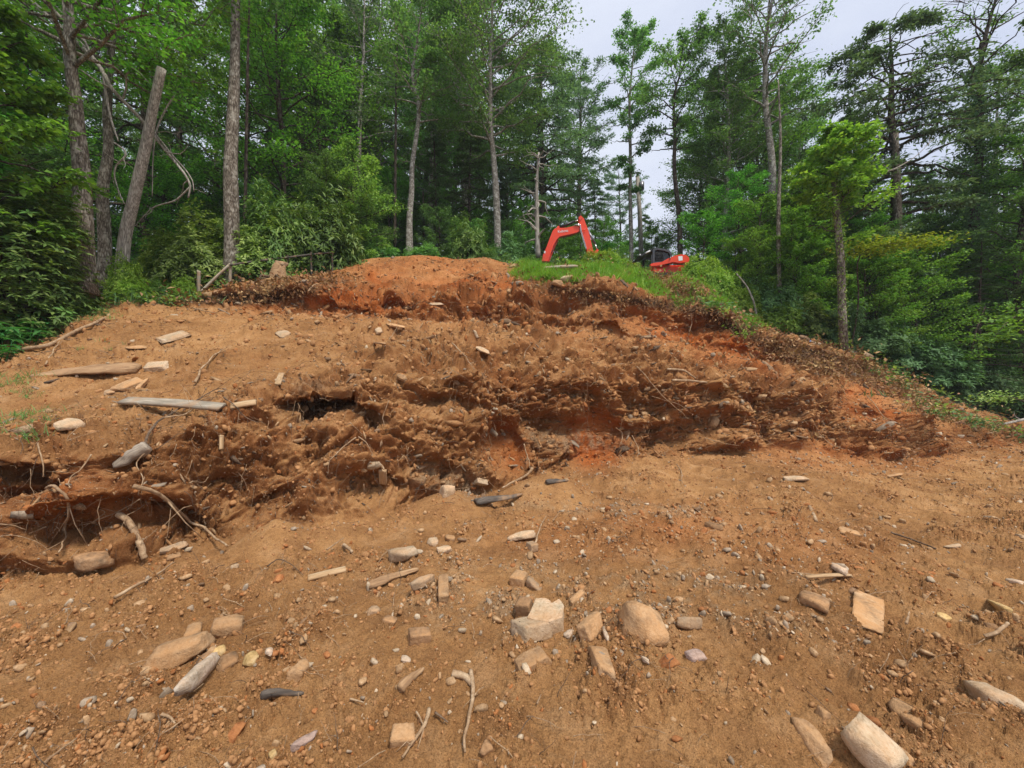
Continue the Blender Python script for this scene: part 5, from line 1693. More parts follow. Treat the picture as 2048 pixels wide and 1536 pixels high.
S('long pale ridged rock at the bottom edge on the right', M['stone_pale'], (1686, 1462), (1790, 1560), 56, 0.19, sink=0.2)
S('thin slab edge right of the long pale ridged rock', M['stone_tan'], (1766, 1478), (1840, 1540), 22, 0.07, sink=0.3)
S('broad flat oval stone above the long rocks at lower right', M['stone_tan'], (1776, 1408), (1870, 1456), 40, 0.08, sink=0.45)
S('small tan stone beside the long half-buried one', M['stone_tan'], (1636, 1424), (1656, 1440), 18, 0.07)
S('triangular tan stone at the top of the foreground rubble', M['stone_pale'], (1022, 1082), (1070, 1070), 24, 0.11, kind='shard', sink=0.15)
S('grey cube of stone below the triangular tan stone', M['stone_grey'], (1056, 1096), (1072, 1096), 20, 0.09, kind='block', sink=0.1)
S('brown brick stub left of the grey rubble trail', M['stone_tan'], (1024, 1160), (1054, 1166), 26, 0.12, kind='block', sink=0.15)
S('ragged blue-grey rock in the rubble trail above the broken blocks', M['stone_grey'], (1056, 1166), (1082, 1182), 20, 0.12, kind='shard', sink=0.2)
S('dark grey side block behind the notched slab', M['stone_dark'], (1038, 1222), (1068, 1226), 26, 0.14, kind='block', sink=0.1)
S('pitted pale block in front of the notched slab', M['stone_pale'], (1030, 1272), (1098, 1262), 40, 0.15, kind='block', sink=0.15, seed=5)
S('brown buried brick right of the pitted pale block', M['stone_tan'], (1164, 1272), (1200, 1240), 26, 0.13, kind='block', sink=0.2)
S('leaning curved flat stone above the buried brick', M['stone_tan'], (1142, 1208), (1166, 1186), 14, 0.07)
S('grey white chip between the pitted block and the buried brick', M['stone_white'], (1132, 1274), (1148, 1264), 10, 0.05)
S('slender white chip right of the buried brick', M['stone_white'], (1206, 1262), (1216, 1280), 9, 0.04)
S('small white chip under the large broken block', M['stone_white'], (1284, 1318), (1298, 1326), 9, 0.04)
S('tall dusty slab stone standing in the dirt below the buried brick', M['stone_tan'], (1190, 1294), (1216, 1366), 44, 0.12, sink=0.3)
S('dusty stepped brick half covered with soil in the middle foreground', M['stone_tan'], (1030, 1338), (1096, 1310), 34, 0.10, kind='block', sink=0.4)
S('long tan brick standing in the middle foreground', M['stone_tan'], (884, 1160), (886, 1206), 26, 0.11, kind='block', sink=0.2)
S('small curved grey stone left of the long tan brick', M['stone_grey'], (824, 1178), (868, 1154), 14, 0.10, kind='slab', sink=0.1)
S('brown and white banded block left of centre', M['stone_dark'], (818, 1280), (862, 1278), 20, 0.11, kind='block', sink=0.15)
S('small white stone with a bluish edge left of the banded block', M['stone_white'], (800, 1320), (822, 1322), 10, 0.04)
S('grey rounded stone left of the banded block', M['stone_grey'], (735, 1226), (760, 1222), 16, 0.07, kind='round')
S('dark wedge stone below the grey rounded one', M['stone_dark'], (768, 1238), (792, 1246), 12, 0.05)
S('tan flat stone among the left rubble group, uppermost', M['stone_tan'], (368, 1272), (404, 1262), 26, 0.10)
S('humped tan stone behind the long pale rock on the left', M['stone_tan'], (418, 1262), (486, 1258), 30, 0.15, sink=0.15)
S('long pale-ended rock in the left rubble group', M['stone_tan'], (310, 1322), (412, 1290), 38, 0.15, sink=0.15)
S('brown lump between the long rock and the white shard', M['stone_dark'], (398, 1330), (440, 1314), 22, 0.09)
S('orange tan stone tucked behind the white shard', M['stone_yellow'], (418, 1312), (450, 1298), 16, 0.07)
S('white jagged shard pointing down left in the left rubble group', M['stone_white'], (362, 1396), (434, 1326), 24, 0.12, kind='shard', sink=0.05, seed=14)
S('grey brown stone at the top of the white shard', M['stone_dark'], (432, 1340), (476, 1318), 26, 0.08)
S('crumbly yellow stone right of the white shard', M['stone_yellow'], (486, 1336), (518, 1312), 22, 0.09, kind='shard')
S('white sliver above the crumbly yellow stone', M['stone_white'], (536, 1308), (548, 1292), 9, 0.05)
S('brown wedge stone pointing up, right of the left rubble group', M['stone_tan'], (582, 1360), (614, 1330), 30, 0.11)
S('dark red-brown shard standing near the bottom left', M['stone_red'], (456, 1482), (486, 1452), 22, 0.05, sink=0.2)
S('smooth grey leaf-shaped stone near the bottom left', M['stone_pink'], (580, 1500), (630, 1476), 17, 0.05, sink=0.25)
S('small yellow crooked stone near the bottom left', M['stone_yellow'], (540, 1518), (552, 1504), 12, 0.05)
S('dusty tan block near the bottom edge left of centre', M['stone_tan'], (782, 1484), (830, 1478), 32, 0.13, kind='block', sink=0.35)
S('brown wedge near the bottom edge, right of the dusty block', M['stone_dark'], (960, 1506), (986, 1490), 22, 0.08)
S('reddish round stone in the middle left foreground', M['stone_red'], (548, 1160), (568, 1160), 18, 0.08, kind='round')
S('pale stone below the thick root on the left', M['stone_pale'], (460, 1130), (478, 1128), 14, 0.06)
S('cream pebble in the cluster below the clay sand heap', M['stone_pale'], (856, 1084), (876, 1082), 17, 0.08)
S('larger cream pebble in front of the cluster', M['stone_pale'], (880, 1102), (896, 1096), 15, 0.08)
S('brown angular stone at the right of the cream pebbles', M['stone_tan'], (888, 1078), (910, 1074), 15, 0.08)
S('low grey stone beside the fallen rotten log on the left slope', M['stone_grey'], (205, 780), (235, 776), 10, 0.05)
S('tan stone lying between the hollow and the sand heap', M['stone_tan'], (585, 885), (612, 880), 10, 0.06)
S('pale slab at the excavator side of the crest', M['stone_pale'], (1090, 532), (1104, 536), 6, 0.16, sink=0.1)
S('smooth pale boulder in the grass below the excavator', M['stone_pale'], (1118, 556), (1140, 556), 8, 0.25, kind='round', sink=0.2)
S('rounded stone at the brow under the grass', M['stone_tan'], (1104, 564), (1118, 566), 8, 0.2, kind='round', sink=0.2)
S('pale rock half hidden in the ferns on the right of the lopped tree', M['stone_grey'], (1728, 702), (1752, 708), 9, 0.25, kind='round', sink=0.1)

# notched slab and large broken block: shapes drawn as outlines and given thickness
def prism_mesh(name, outline, th, mat, rough=0.006, bev=0.006, holes=False):
    bm = bmesh.new()
    vs = [bm.verts.new((x, y, -th / 2)) for x, y in outline]
    f = bm.faces.new(vs)
    r = bmesh.ops.extrude_face_region(bm, geom=[f])
    bmesh.ops.translate(bm, verts=[g for g in r['geom'] if isinstance(g, bmesh.types.BMVert)], vec=(0, 0, th))
    bmesh.ops.recalc_face_normals(bm, faces=bm.faces)
    if bev: bmesh.ops.bevel(bm, geom=list(bm.edges), offset=bev, segments=1, affect='EDGES')
    bmesh.ops.triangulate(bm, faces=bm.faces)
    if rough:
        bmesh.ops.subdivide_edges(bm, edges=list(bm.edges), cuts=2, use_grid_fill=True)
        co = np.array([v.co[:] for v in bm.verts])
        dn = np.stack([fbm(co * 14 + k * 31, 3) for k in range(3)], 1) * rough
        for v, d_ in zip(bm.verts, dn): v.co += Vector(d_.tolist())
    me = bpy.data.meshes.new(name)
    bm.to_mesh(me); bm.free()
    me.materials.append(mat)
    return me


def notched(L, w, th, mat, seed):
    o = [(-.5, -.45), (.12, -.5), (.5, -.3), (.48, .22), (.30, .5), (.12, .30), (.02, .42), (-.1, .5), (-.42, .42)]
    return prism_mesh('notched_slab', [(x * L, y * w) for x, y in o], th, mat, 0.012, 0.008)


S('notched pale block broken in two, centre of the foreground rubble', M['stone_pale'], (1062, 1238), (1130, 1246), 52, 0.14, mesh=notched, sink=0.05)
S('large dusty broken block, biggest of the foreground rubble, right of centre', M['stone_tan'], (1250, 1258), (1334, 1264), 60, 0.21, kind='shard', sink=0.2, seed=61, tilt=0.12)

# loose stones nobody could name one from another
GSM = 'small loose stones in the foreground dirt'
mats_s = [(c, M['bit_' + c]) for c in ('tan', 'pale', 'brown', 'reddish', 'grey')]
small = {}
for c, m_ in mats_s:
    small[c] = [rock_mesh('small_stone', (1, rng.uniform(0.6, 0.85), rng.uniform(0.4, 0.6)), 300 + k + hash(c) % 1, m_, sub=2, box=0.5, cuts=9, rough=0.1) for k in range(4)]
w = ((PXY[..., 0] > 10) & (PXY[..., 0] < 2040) & (P[..., 1] > 1.8)).astype(float) * g_near * (0.3 + greym * 2 + redm + 0.5 * clumpy) / dist ** 1.4
p, nn, i_, j_ = sample(190, w)
for k in range(len(p)):
    c = ['tan', 'pale', 'brown', 'reddish', 'grey'][int(rng.choice(5, p=[.44, .20, .10, .16, .10]))]
    if redm[i_[k], j_[k]] > 0.3 and rng.uniform() < 0.6: c = 'reddish'
    s = rng.uniform(0.035, 0.085) * (0.6 + 0.12 * p[k, 1])
    o = obj('stone', small[c][rng.integers(4)], None, Vector(p[k]) + Vector((0, 0, s * 0.12)), (rng.normal(0, .3), rng.normal(0, .3), rng.uniform(0, 6.28)), s)
    tag(o, 'small %s stone lying loose in the foreground dirt' % c, 'stone', GSM)
w = ((PXY[..., 0] > 10) & (PXY[..., 0] < 2000)).astype(float) * bank * (rowpos < edges[4]) * (0.2 + rough) / dist
p, nn, i_, j_ = sample(60, w)
for k in range(len(p)):
    c = ['tan', 'pale', 'brown', 'reddish', 'grey'][int(rng.choice(5, p=[.42, .16, .22, .1, .1]))]
    s = rng.uniform(0.08, 0.2) * min(1, p[k, 1] / 9)
    o = obj('stone', small[c][rng.integers(4)], None, Vector(p[k]) + Vector(nn[k]) * s * 0.1, (rng.normal(0.5, .4), rng.normal(0, .3), rng.uniform(0, 6.28)), s)
    tag(o, 'small %s stone stuck in the broken face of the bank' % c, 'stone', 'small stones stuck in the bank')


# ------------------------------------------------------------------ timber, sticks and roots
def plank_mesh(L, w, th, mat, seed):
    r_ = np.random.default_rng(seed)
    n = 14
    V, Q = [], []
    for i in range(n):
        t = i / (n - 1)
        bend = 0.01 * L * math.sin(t * 3)
        for (sy, sz) in ((-1, -1), (1, -1), (1, 1), (-1, 1)):
            cut = r_.uniform(-0.02, 0.02) * L * (i in (0, n - 1))
            V.append(((t - .5) * L + cut, sy * w / 2 * (1 + r_.uniform(-.04, .03)), sz * th / 2 + bend))
    for i in range(n - 1):
        for k in range(4):
            a, b = i * 4 + k, i * 4 + (k + 1) % 4
            Q.append((a, b, b + 4, a + 4))
    Q += [(3, 2, 1, 0), tuple((n - 1) * 4 + k for k in range(4))]
    return np_mesh('plank', V, np.array(Q), mat)


def wood_material(name, a, b, c):
    t = NT(name)
    v = t.coord((3, 40, 40))
    n = t.noise(v, 1, 6, 0.7)
    f2 = t.noise(t.coord(), 5, 4, 0.6)
    col = t.ramp(n, [(0.3, a), (0.5, b), (0.7, c)])
    col = t.mix(t.math('MULTIPLY', t.ramp(f2, [(0.5, (0, 0, 0)), (0.65, (1, 1, 1))]), 0.6), col, (0.38, 0.22, 0.11))
    t.base(col)
    t.l.new(t.bump(n, 0.8, 0.006), t.b.inputs['Normal'])
    t.set(Roughness=0.85)
    return t.m


M['board_grey'] = wood_material('board_grey', (0.15, 0.125, 0.095), (0.34, 0.285, 0.215), (0.52, 0.46, 0.36))
M['board_tan'] = wood_material('board_tan', (0.26, 0.15, 0.07), (0.45, 0.29, 0.15), (0.62, 0.46, 0.28))
M['log_brown'] = wood_material('log_brown', (0.14, 0.075, 0.035), (0.32, 0.185, 0.09), (0.50, 0.33, 0.18))
M['log_grey'] = wood_material('log_grey', (0.13, 0.10, 0.075), (0.30, 0.24, 0.18), (0.46, 0.40, 0.31))
M['log_dark'] = wood_material('log_dark', (0.035, 0.026, 0.020), (0.09, 0.07, 0.055), (0.19, 0.155, 0.12))
M['board_dark'] = wood_material('board_dark', (0.03, 0.026, 0.022), (0.07, 0.06, 0.05), (0.13, 0.12, 0.10))


def B(label, mat, a, b, wpx, th, name='plank', cat='plank', **k): return place(name, cat, label, mat, a, b, wpx, th, mesh=plank_mesh, **k)


B('weathered grey board lying across the left slope under brushwood', M['board_grey'], (244, 797), (448, 818), 17, 0.05, sink=0.0)
B('short tan board stub right of the grey board', M['board_tan'], (462, 816), (512, 802), 9, 0.04, sink=0.1)
B('small pale board standing on edge above the hollow', M['board_tan'], (556, 768), (561, 745), 10, 0.03, sink=0.0)
B('cut board end standing out of the lower bank', M['board_tan'], (765, 966), (766, 938), 14, 0.045, sink=-0.2)
B('small pale split stick board left of the sand heap', M['board_tan'], (440, 900), (441, 870), 6, 0.03, sink=0.0)
B('flat splintered board lying on the left foreground', M['board_tan'], (616, 1160), (690, 1140), 9, 0.03, sink=0.1)
B('dark plank lying on the crest below the excavator boom', M['board_grey'], (1090, 532), (1150, 533), 5, 0.10, sink=0.0)
B('short splinter of wood right of the pale white stone', M['board_tan'], (1612, 1152), (1700, 1152), 6, 0.02, sink=0.1)


def log_mesh(L, w, th, mat, seed):
    r_ = np.random.default_rng(seed)
    n = 16
    t = np.linspace(0, 1, n)
    a = Acc()
    pth = np.stack([(t - .5) * L, 0.05 * L * np.sin(t * 3 + seed), 0.02 * L * np.sin(t * 5)], 1)
    prof = np.minimum(1, 0.7 + 1.6 * np.minimum(t, 1 - t) * 2) * (1 - 0.62 * t ** 1.3)
    V, Q, T = tube(pth, prof * w / 2, 14, 0.35, seed)
    V += 0.06 * w * np.stack([perlin(V * [4, 22, 22] + 5), perlin(V * [4, 26, 26]), perlin(V * [4, 26, 26] + 9)], 1)
    V[:, 2] *= th / w
    a.add(V, Q, T)
    return a.mesh('log', mat)


place('half_buried_log', 'log', 'long splintered timber half buried in the upper left slope', M['log_brown'], (282, 738), (62, 756), 24, 0.17, mesh=log_mesh, sink=0.25)
place('half_buried_log', 'log', 'rotten grey log lying slantwise above the left bank', M['log_grey'], (306, 896), (234, 934), 26, 0.17, mesh=log_mesh, sink=0.1)
place('half_buried_log', 'log', 'dark charred log at the foot of the bank by the grey sand', M['log_dark'], (952, 1008), (1040, 988), 15, 0.10, mesh=log_mesh, sink=0.1)
place('half_buried_log', 'log', 'thin dark log end right of the charred one', M['log_dark'], (1092, 968), (1134, 958), 10, 0.08, mesh=log_mesh, sink=0.1)
place('half_buried_log', 'log', 'short brown stick of wood below the wedge stone, lower left', M['log_dark'], (520, 1402), (606, 1388), 12, 0.06, mesh=log_mesh, sink=0.1)
place('half_buried_log', 'log', 'dusty twisted wood piece below the rounded pale cobble', M['log_brown'], (735, 1172), (838, 1142), 16, 0.07, mesh=log_mesh, sink=0.15)
place('half_buried_log', 'log', 'dusty wood chunk between the banded block and the thick root', M['log_brown'], (804, 1386), (846, 1340), 18, 0.07, mesh=log_mesh, sink=0.2)


def stick(label, pts, r0, r1=None, lift=0.02, mat='root', name='stick', cat='stick', off=None, forks=0, seed=0, knob=0.12, group=None):
    """a stick or root lying along the ground points seen at the photo pixels pts"""
    w_ = []
    r0 = r0 * 0.8
    for q in pts:
        if len(q) == 3:
            w_.append(ray(*q))
        else:
            h_, n_ = hit(*q)
            w_.append(h_ + n_ * (r0 * 0.5 + lift))
    # no point may lie far behind its neighbour
    for k in range(1, len(w_)):
        if abs(w_[k].y - w_[k - 1].y) > 1.2 and len(pts[k]) == 2:
            f_ = w_[k - 1].y + 0.25
            w_[k] = ray(pts[k][0], pts[k][1], f_)
    w_ = np.array([tuple(v) for v in w_])
    o0 = w_[0].copy()
    t = np.linspace(0, 1, max(10, 5 * len(pts)))
    s_ = np.linspace(0, 1, len(w_))
    pth = np.stack([np.interp(t, s_, w_[:, k]) for k in range(3)], 1) - o0
    pth = gauss1(pth, 1.3, 0)
    L = np.linalg.norm(np.diff(pth, axis=0), axis=1).sum()
    pth += np.stack([fbm(np.stack([t * 4 + k * 9 + seed, t * 0 + pts[0][0] * 0.01, t * 0], 1), 3) for k in range(3)], 1) * 0.025 * L * np.minimum(1, t * 5)[:, None]
    r1 = r0 * 0.4 if r1 is None else r1 * 0.8
    a = Acc()
    rr = np.linspace(r0, r1, len(t)) * (1 + knob * fbm(np.stack([t * 12, t * 0 + pts[0][0], t * 0], 1), 2))
    a.add(*tube(pth, rr, 8, 0.15, seed))
    r_ = np.random.default_rng(int(pts[0][0] + pts[0][1]))
    for f in range(forks):
        k = int(r_.integers(len(t) // 4, len(t) - 1))
        d_ = pth[min(k + 1, len(t) - 1)] - pth[k - 1]
        d_ = d_ / (np.linalg.norm(d_) + 1e-9) + r_.normal(size=3) * [0.6, 0.2, 0.6]
        ll = L * r_.uniform(0.12, 0.3)
        m1 = pth[k] + d_ * ll * 0.5 + r_.normal(size=3) * 0.04 * ll
        a.add(*tube(np.stack([pth[k], m1, m1 + (d_ + r_.normal(size=3) * 0.4) * ll * 0.5]), [rr[k] * 0.5, rr[k] * 0.35, rr[k] * 0.15], 5))
    o = obj(name, a.mesh(name, M[mat]), None, o0.tolist())
    tag(o, label, cat, group)
    return o


def R(label, pts, r0, **k): return stick(label, pts, r0, name='root', cat='root', **k)


R('thick broken root hanging at the foot of the far left bank', [(234, 1022), (252, 1060), (268, 1092), (279, 1118)], 0.034, r1=0.03, lift=0.06)
R('long pale root arching from the bank down to the dirt on the left', [(256, 974), (300, 985), (352, 1000), (382, 1030), (410, 1062), (432, 1092), (460, 1104)], 0.024, forks=2, lift=0.05)
R('forked pale root hanging at far left', [(85, 972), (112, 978), (120, 1004), (138, 1028), (136, 1060), (134, 1090), (124, 1118)], 0.016, forks=4, lift=0.06)
R('thin root curling over the bank lip at far left', [(76, 892), (90, 925), (97, 946), (92, 958)], 0.008, lift=0.05)
R('grey split root on the bank left of the long pale root', [(192, 912), (170, 940), (150, 962), (148, 985)], 0.009, forks=3, lift=0.05)
R('pale curved root right of the rotten grey log', [(296, 910), (282, 930), (278, 958), (270, 985)], 0.008, forks=2, lift=0.05)
R('pale forked root in the bank above the long pale root', [(370, 974), (380, 965), (400, 962), (416, 948)], 0.011, forks=2, lift=0.05)
R('slender root slanting across the dark part of the left bank', [(290, 988), (250, 1010), (200, 1046), (150, 1062)], 0.007, forks=3, lift=0.06)
R('short snapped root left of the thick broken one', [(200, 1044), (214, 1022), (205, 1008)], 0.007, lift=0.06)
R('small pale root at the lower left corner of the bank', [(5, 1046), (22, 1056), (45, 1062)], 0.009, forks=2, lift=0.06)
R('straight short root sloping down at far left', [(88, 1042), (60, 1080)], 0.008, lift=0.06)
R('thin pale root lying at the foot of the far left bank', [(160, 1120), (174, 1136), (194, 1146)], 0.007, lift=0.02)
R('white forked root on the slope left of the board end', [(716, 872), (690, 900), (664, 924), (652, 948)], 0.011, forks=3, lift=0.05)
R('pale root stub right of the white forked root', [(714, 872), (732, 890), (744, 914)], 0.012, lift=0.05)
R('thin straight root hanging right of the hollow', [(778, 806), (770, 830), (768, 856)], 0.006, lift=0.05)
R('branched pale root standing at the foot of the bank in the centre', [(1052, 886), (1054, 906), (1056, 930), (1060, 948)], 0.016, forks=4, lift=0.1)
R('stump of root bending to the left at the foot of the bank', [(1062, 936), (1050, 950), (1020, 968), (1000, 976)], 0.030, r1=0.012, lift=0.04)
R('bundle of grey roots hanging from the ledge right of centre', [(1230, 846), (1244, 860), (1246, 884), (1240, 905)], 0.014, forks=7, lift=0.12)
R('single root hanging right of the grey root bundle', [(1262, 872), (1270, 900), (1274, 924)], 0.012, forks=2, lift=0.1)
R('long thin root running down the right part of the slope', [(1268, 734), (1300, 760), (1330, 795), (1358, 822), (1376, 840)], 0.014, forks=4, lift=0.05)
R('thin root crossing the long one on the slope', [(1300, 792), (1330, 798), (1356, 808), (1382, 830)], 0.010, forks=2, lift=0.05)
R('pale root hanging down the upper right cut face', [(1380, 616), (1382, 640), (1376, 666), (1374, 700)], 0.022, forks=4, lift=0.12)
R('short pale root stub left of the hanging one', [(1356, 676), (1360, 698)], 0.030, r1=0.02, lift=0.10)
R('arching root along the foot of the right bank', [(1478, 884), (1492, 874), (1520, 878), (1550, 892)], 0.010, lift=0.05)
R('long flat root at the foot of the bank right of centre', [(1408, 880), (1430, 884), (1470, 890), (1480, 892)], 0.010, lift=0.05)
R('pale root in the right bank with a bend', [(1622, 848), (1634, 868), (1658, 890), (1690, 898)], 0.014, forks=1, lift=0.05)
R('forked pale root sticking out at far right of the bank', [(1730, 786), (1752, 808), (1768, 836), (1802, 848)], 0.014, forks=3, lift=0.06)
R('short pale root below the forked one at far right', [(1742, 842), (1756, 852)], 0.012, lift=0.05)
R('thin root lying in the right foreground, upright in view', [(1354, 928), (1364, 950), (1366, 972)], 0.013, lift=0.03)
R('thin sprig of root on the terrace clump', [(780, 690), (790, 670), (794, 655)], 0.008, forks=2, lift=0.08)
R('root curved like a hoop on the slope right of the terrace clump', [(1046, 720), (1046, 706), (1058, 692), (1054, 684)], 0.010, lift=0.08)
R('cluster of brown roots left of the centre slope', [(902, 692), (922, 712), (944, 740)], 0.014, forks=5, lift=0.06)

stick('pale straight stick lying across the right slope', [(1338, 766), (1376, 766), (1418, 766)], 0.032, r1=0.028, lift=0.06)
stick('dusty grey stick just above the pale straight one', [(1334, 742), (1366, 744), (1392, 758)], 0.038, r1=0.02, lift=0.03)
stick('long weathered branch lying along the left shoulder', [(0, 708), (50, 700), (100, 690), (140, 670), (190, 645), (215, 632)], 0.055, r1=0.03, lift=0.0, mat='root')
stick('thin forked branch leaning on the long weathered branch', [(90, 732), (110, 705), (124, 686)], 0.016, forks=1, lift=0.05)
stick('long bare switch lying on the left slope under the upper slab', [(386, 765), (410, 738), (432, 712), (446, 696)], 0.022, forks=2, lift=0.03)
stick('tangle of thin brushwood draped over the grey board', [(300, 900), (312, 866), (326, 846), (372, 822), (420, 798), (450, 785)], 0.016, forks=9, lift=0.07, mat='root_dark')
stick('second thin brushwood stem over the grey board', [(330, 848), (372, 836), (400, 812), (436, 794)], 0.011, forks=6, lift=0.09, mat='root')
stick('grey forked brushwood hanging below the board end', [(448, 800), (470, 816), (490, 834), (512, 850)], 0.010, forks=5, lift=0.05, mat='root_dark')
stick('long pale stick lying in the left foreground', [(228, 1202), (270, 1178), (300, 1162), (330, 1136), (352, 1124)], 0.016, lift=0.015)
stick('curved dark root twig below the sand heap', [(530, 1136), (556, 1124), (580, 1132), (608, 1156)], 0.007, lift=0.03, mat='root_dark')
stick('short straight twig left of the rounded cobble', [(652, 1106), (690, 1078)], 0.010, lift=0.03)
stick('stubby pale stick beside the straight twig', [(684, 1090), (708, 1106)], 0.018, r1=0.014, lift=0.01)
stick('long pale root standing out of the dirt near the bottom centre', [(942, 1348), (946, 1390), (940, 1430), (930, 1480), (926, 1520)], 0.016, lift=0.02)
stick('brown knobbly root head above the long pale root', [(905, 1350), (930, 1356), (946, 1374)], 0.026, r1=0.02, lift=0.0, mat='root')
stick('long grey brown twig near the bottom left of centre', [(856, 1424), (846, 1460), (826, 1490), (800, 1530)], 0.013, forks=2, lift=0.02)
stick('thin straight twig beside the grey brown one', [(830, 1430), (848, 1462), (836, 1510)], 0.006, lift=0.02)
stick('short brown twig right of the long grey brown twig', [(868, 1432), (898, 1452)], 0.008, lift=0.02, mat='root_dark')
stick('pale forked twigs above the grey cube of stone', [(1068, 1098), (1080, 1066), (1092, 1036)], 0.013, forks=2, lift=0.05)
stick('thin pale twig right of the forked ones', [(1106, 1050), (1120, 1030)], 0.007, lift=0.04)
stick('dark rotten stick slanting in the right foreground', [(1778, 1062), (1820, 1080), (1876, 1102)], 0.014, r1=0.01, lift=0.015, mat='root_dark')
stick('bone-coloured crooked stick at the right of the foreground', [(1968, 1278), (1990, 1274), (2008, 1266), (2018, 1252)], 0.014, r1=0.012, lift=0.02)
stick('peg-like pale stick standing in the right foreground', [(1624, 1008), (1634, 1046)], 0.026, r1=0.022, lift=0.0)
stick('pale twig near the lower left corner', [(90, 1530), (120, 1506), (155, 1480)], 0.008, lift=0.01)
stick('thin stalk lying above the red-brown shard', [(276, 1486), (330, 1468), (376, 1440)], 0.005, lift=0.01)
stick('curled pale twig above the red-brown shard', [(322, 1432), (344, 1440), (356, 1458)], 0.009, lift=0.01)
stick('thin twig left of the long pale root', [(700, 1398), (730, 1410)], 0.007, lift=0.01)
stick('small pale twig near the bottom centre right', [(1072, 1418), (1084, 1396)], 0.007, lift=0.02)
stick('splintered thin stick near the white angular stone', [(1580, 1148), (1640, 1150)], 0.006, lift=0.01)
stick('pale peg in the dirt right of the dusty brick slab', [(1812, 1250), (1816, 1226)], 0.011, lift=0.02)
stick('bleached stick on the crest left of the clay heap', [(614, 584), (626, 572), (640, 570)], 0.03, lift=0.05)
stick('thin stick lying on the slope below the fence', [(388, 612), (410, 620), (434, 628)], 0.018, lift=0.03)

# ------------------------------------------------------------------ dead snag and hanging dead branches
def tube_obj(name, pts, radii, mat, label, cat, nseg=10, wob=0.12, forks=0, parent=None, seed=0, sm=1.0):
    w_ = np.array([tuple(ray(*q)) for q in pts])
    o0 = w_[0].copy()
    t = np.linspace(0, 1, max(14, 4 * len(pts)))
    s_ = np.linspace(0, 1, len(w_))
    pth = gauss1(np.stack([np.interp(t, s_, w_[:, k]) for k in range(3)], 1) - o0, sm, 0)
    rr = np.interp(t, np.linspace(0, 1, len(radii)), radii)
    a = Acc()
    a.add(*tube(pth, rr, nseg, wob, seed))
    r_ = np.random.default_rng(seed)
    L = np.linalg.norm(np.diff(pth, axis=0), axis=1).sum()
    for f in range(forks):
        k = int(r_.integers(len(t) // 5, len(t) - 1))
        p0 = pth[k]
        d_ = r_.normal(size=3) * [1, 0.5, 0.8]; d_ /= np.linalg.norm(d_)
        q = [p0]
        for z in range(5):
            d_ = d_ + r_.normal(size=3) * 0.35; d_ /= np.linalg.norm(d_)
            q.append(q[-1] + d_ * L * r_.uniform(0.02, 0.06))
        a.add(*tube(np.array(q), np.linspace(rr[k] * 0.6, 0.004, 6), 5, cap=False))
    o = obj(name, a.mesh(name, mat), parent, o0.tolist())
    if parent is None: tag(o, label, cat)
    return o


tube_obj('dead_tree', [(240, 580, 10.4), (250, 468, 10.4), (272, 380, 10.3), (290, 300, 10.2), (306, 215, 10.1), (325, 130, 10.0)], [0.15, 0.135, 0.125, 0.115, 0.105, 0.095], M['wood_grey'],
         'leaning bare grey dead trunk with a sawn top on the left', 'dead tree', 12, 0.08)
DB = [('long dead branch arching down behind the leaning trunk', [(60, 0, 9.8), (110, 45, 9.8), (160, 85, 9.8), (204, 138, 9.8), (222, 178, 9.8), (280, 235, 10.2), (330, 300, 10.6), (368, 345, 10.6), (382, 370, 10.6), (376, 398, 10.6)], [0.05, 0.05, 0.045, 0.04, 0.03, 0.018], 6),
      ('dead branch dropping from the long one beside the slim trunk', [(206, 140, 9.8), (212, 190, 9.8), (222, 240, 9.8), (238, 286, 9.8)], [0.03, 0.025, 0.015], 1),
      ('twisted dead twigs left of the leaning trunk', [(226, 284, 9.8), (250, 300, 9.8), (252, 312, 9.8), (232, 330, 9.8), (228, 350, 9.8), (236, 380, 9.8), (250, 410, 9.8)], [0.022, 0.018, 0.01], 9),
      ('thin vertical dead branch right of the leaning trunk', [(350, 188, 10.6), (330, 220, 10.6), (312, 260, 10.6), (306, 310, 10.6), (304, 400, 10.6)], [0.02, 0.02, 0.01], 3),
      ('dead branch sagging onto the laurel bush', [(382, 372, 10.6), (352, 402, 10.6), (318, 410, 10.6), (300, 418, 10.6), (270, 452, 10.6)], [0.02, 0.016, 0.008], 4),
      ('second dead branch running beside the arching one', [(300, 255, 10.4), (325, 285, 10.5), (344, 310, 10.6), (372, 340, 10.7), (386, 362, 10.7), (388, 385, 10.7)], [0.02, 0.018, 0.01], 7),
      ('bent pale sapling stem at the right of the bright bushes', [(1471, 545, 14.6), (1494, 572, 14.6), (1508, 604, 14.6), (1515, 640, 14.6), (1517, 668, 14.5)], [0.02, 0.035, 0.045], 0),
      ('bare twiggy snag behind the crest, left of the excavator', [(1076, 520, 18), (1074, 450, 18), (1073, 370, 18), (1078, 300, 18)], [0.12, 0.09, 0.04], 26),
      ('bleached bare bough reaching up in front of the large pine', [(1745, 352, 14), (1790, 338, 14), (1830, 315, 14), (1870, 275, 14)], [0.025, 0.018, 0.006], 3),
      ('thin leaning double stem in the dark wood at far right', [(1932, 745, 15), (1945, 690, 15), (1955, 650, 15), (1972, 610, 15)], [0.035, 0.03, 0.02], 1),
      ('fallen branch lying at the right edge of the dirt', [(1960, 852, 13.2), (2000, 850, 13.2), (2060, 836, 13.2)], [0.03, 0.04, 0.05], 1)]
for k, (lb, pts, rad_, fk) in enumerate(DB):
    tube_obj('dead_branch', pts, rad_, M['wood_grey'] if k not in (9,) else M['bark_dark'], lb, 'branch', 8, 0.1, fk, seed=k + 3)
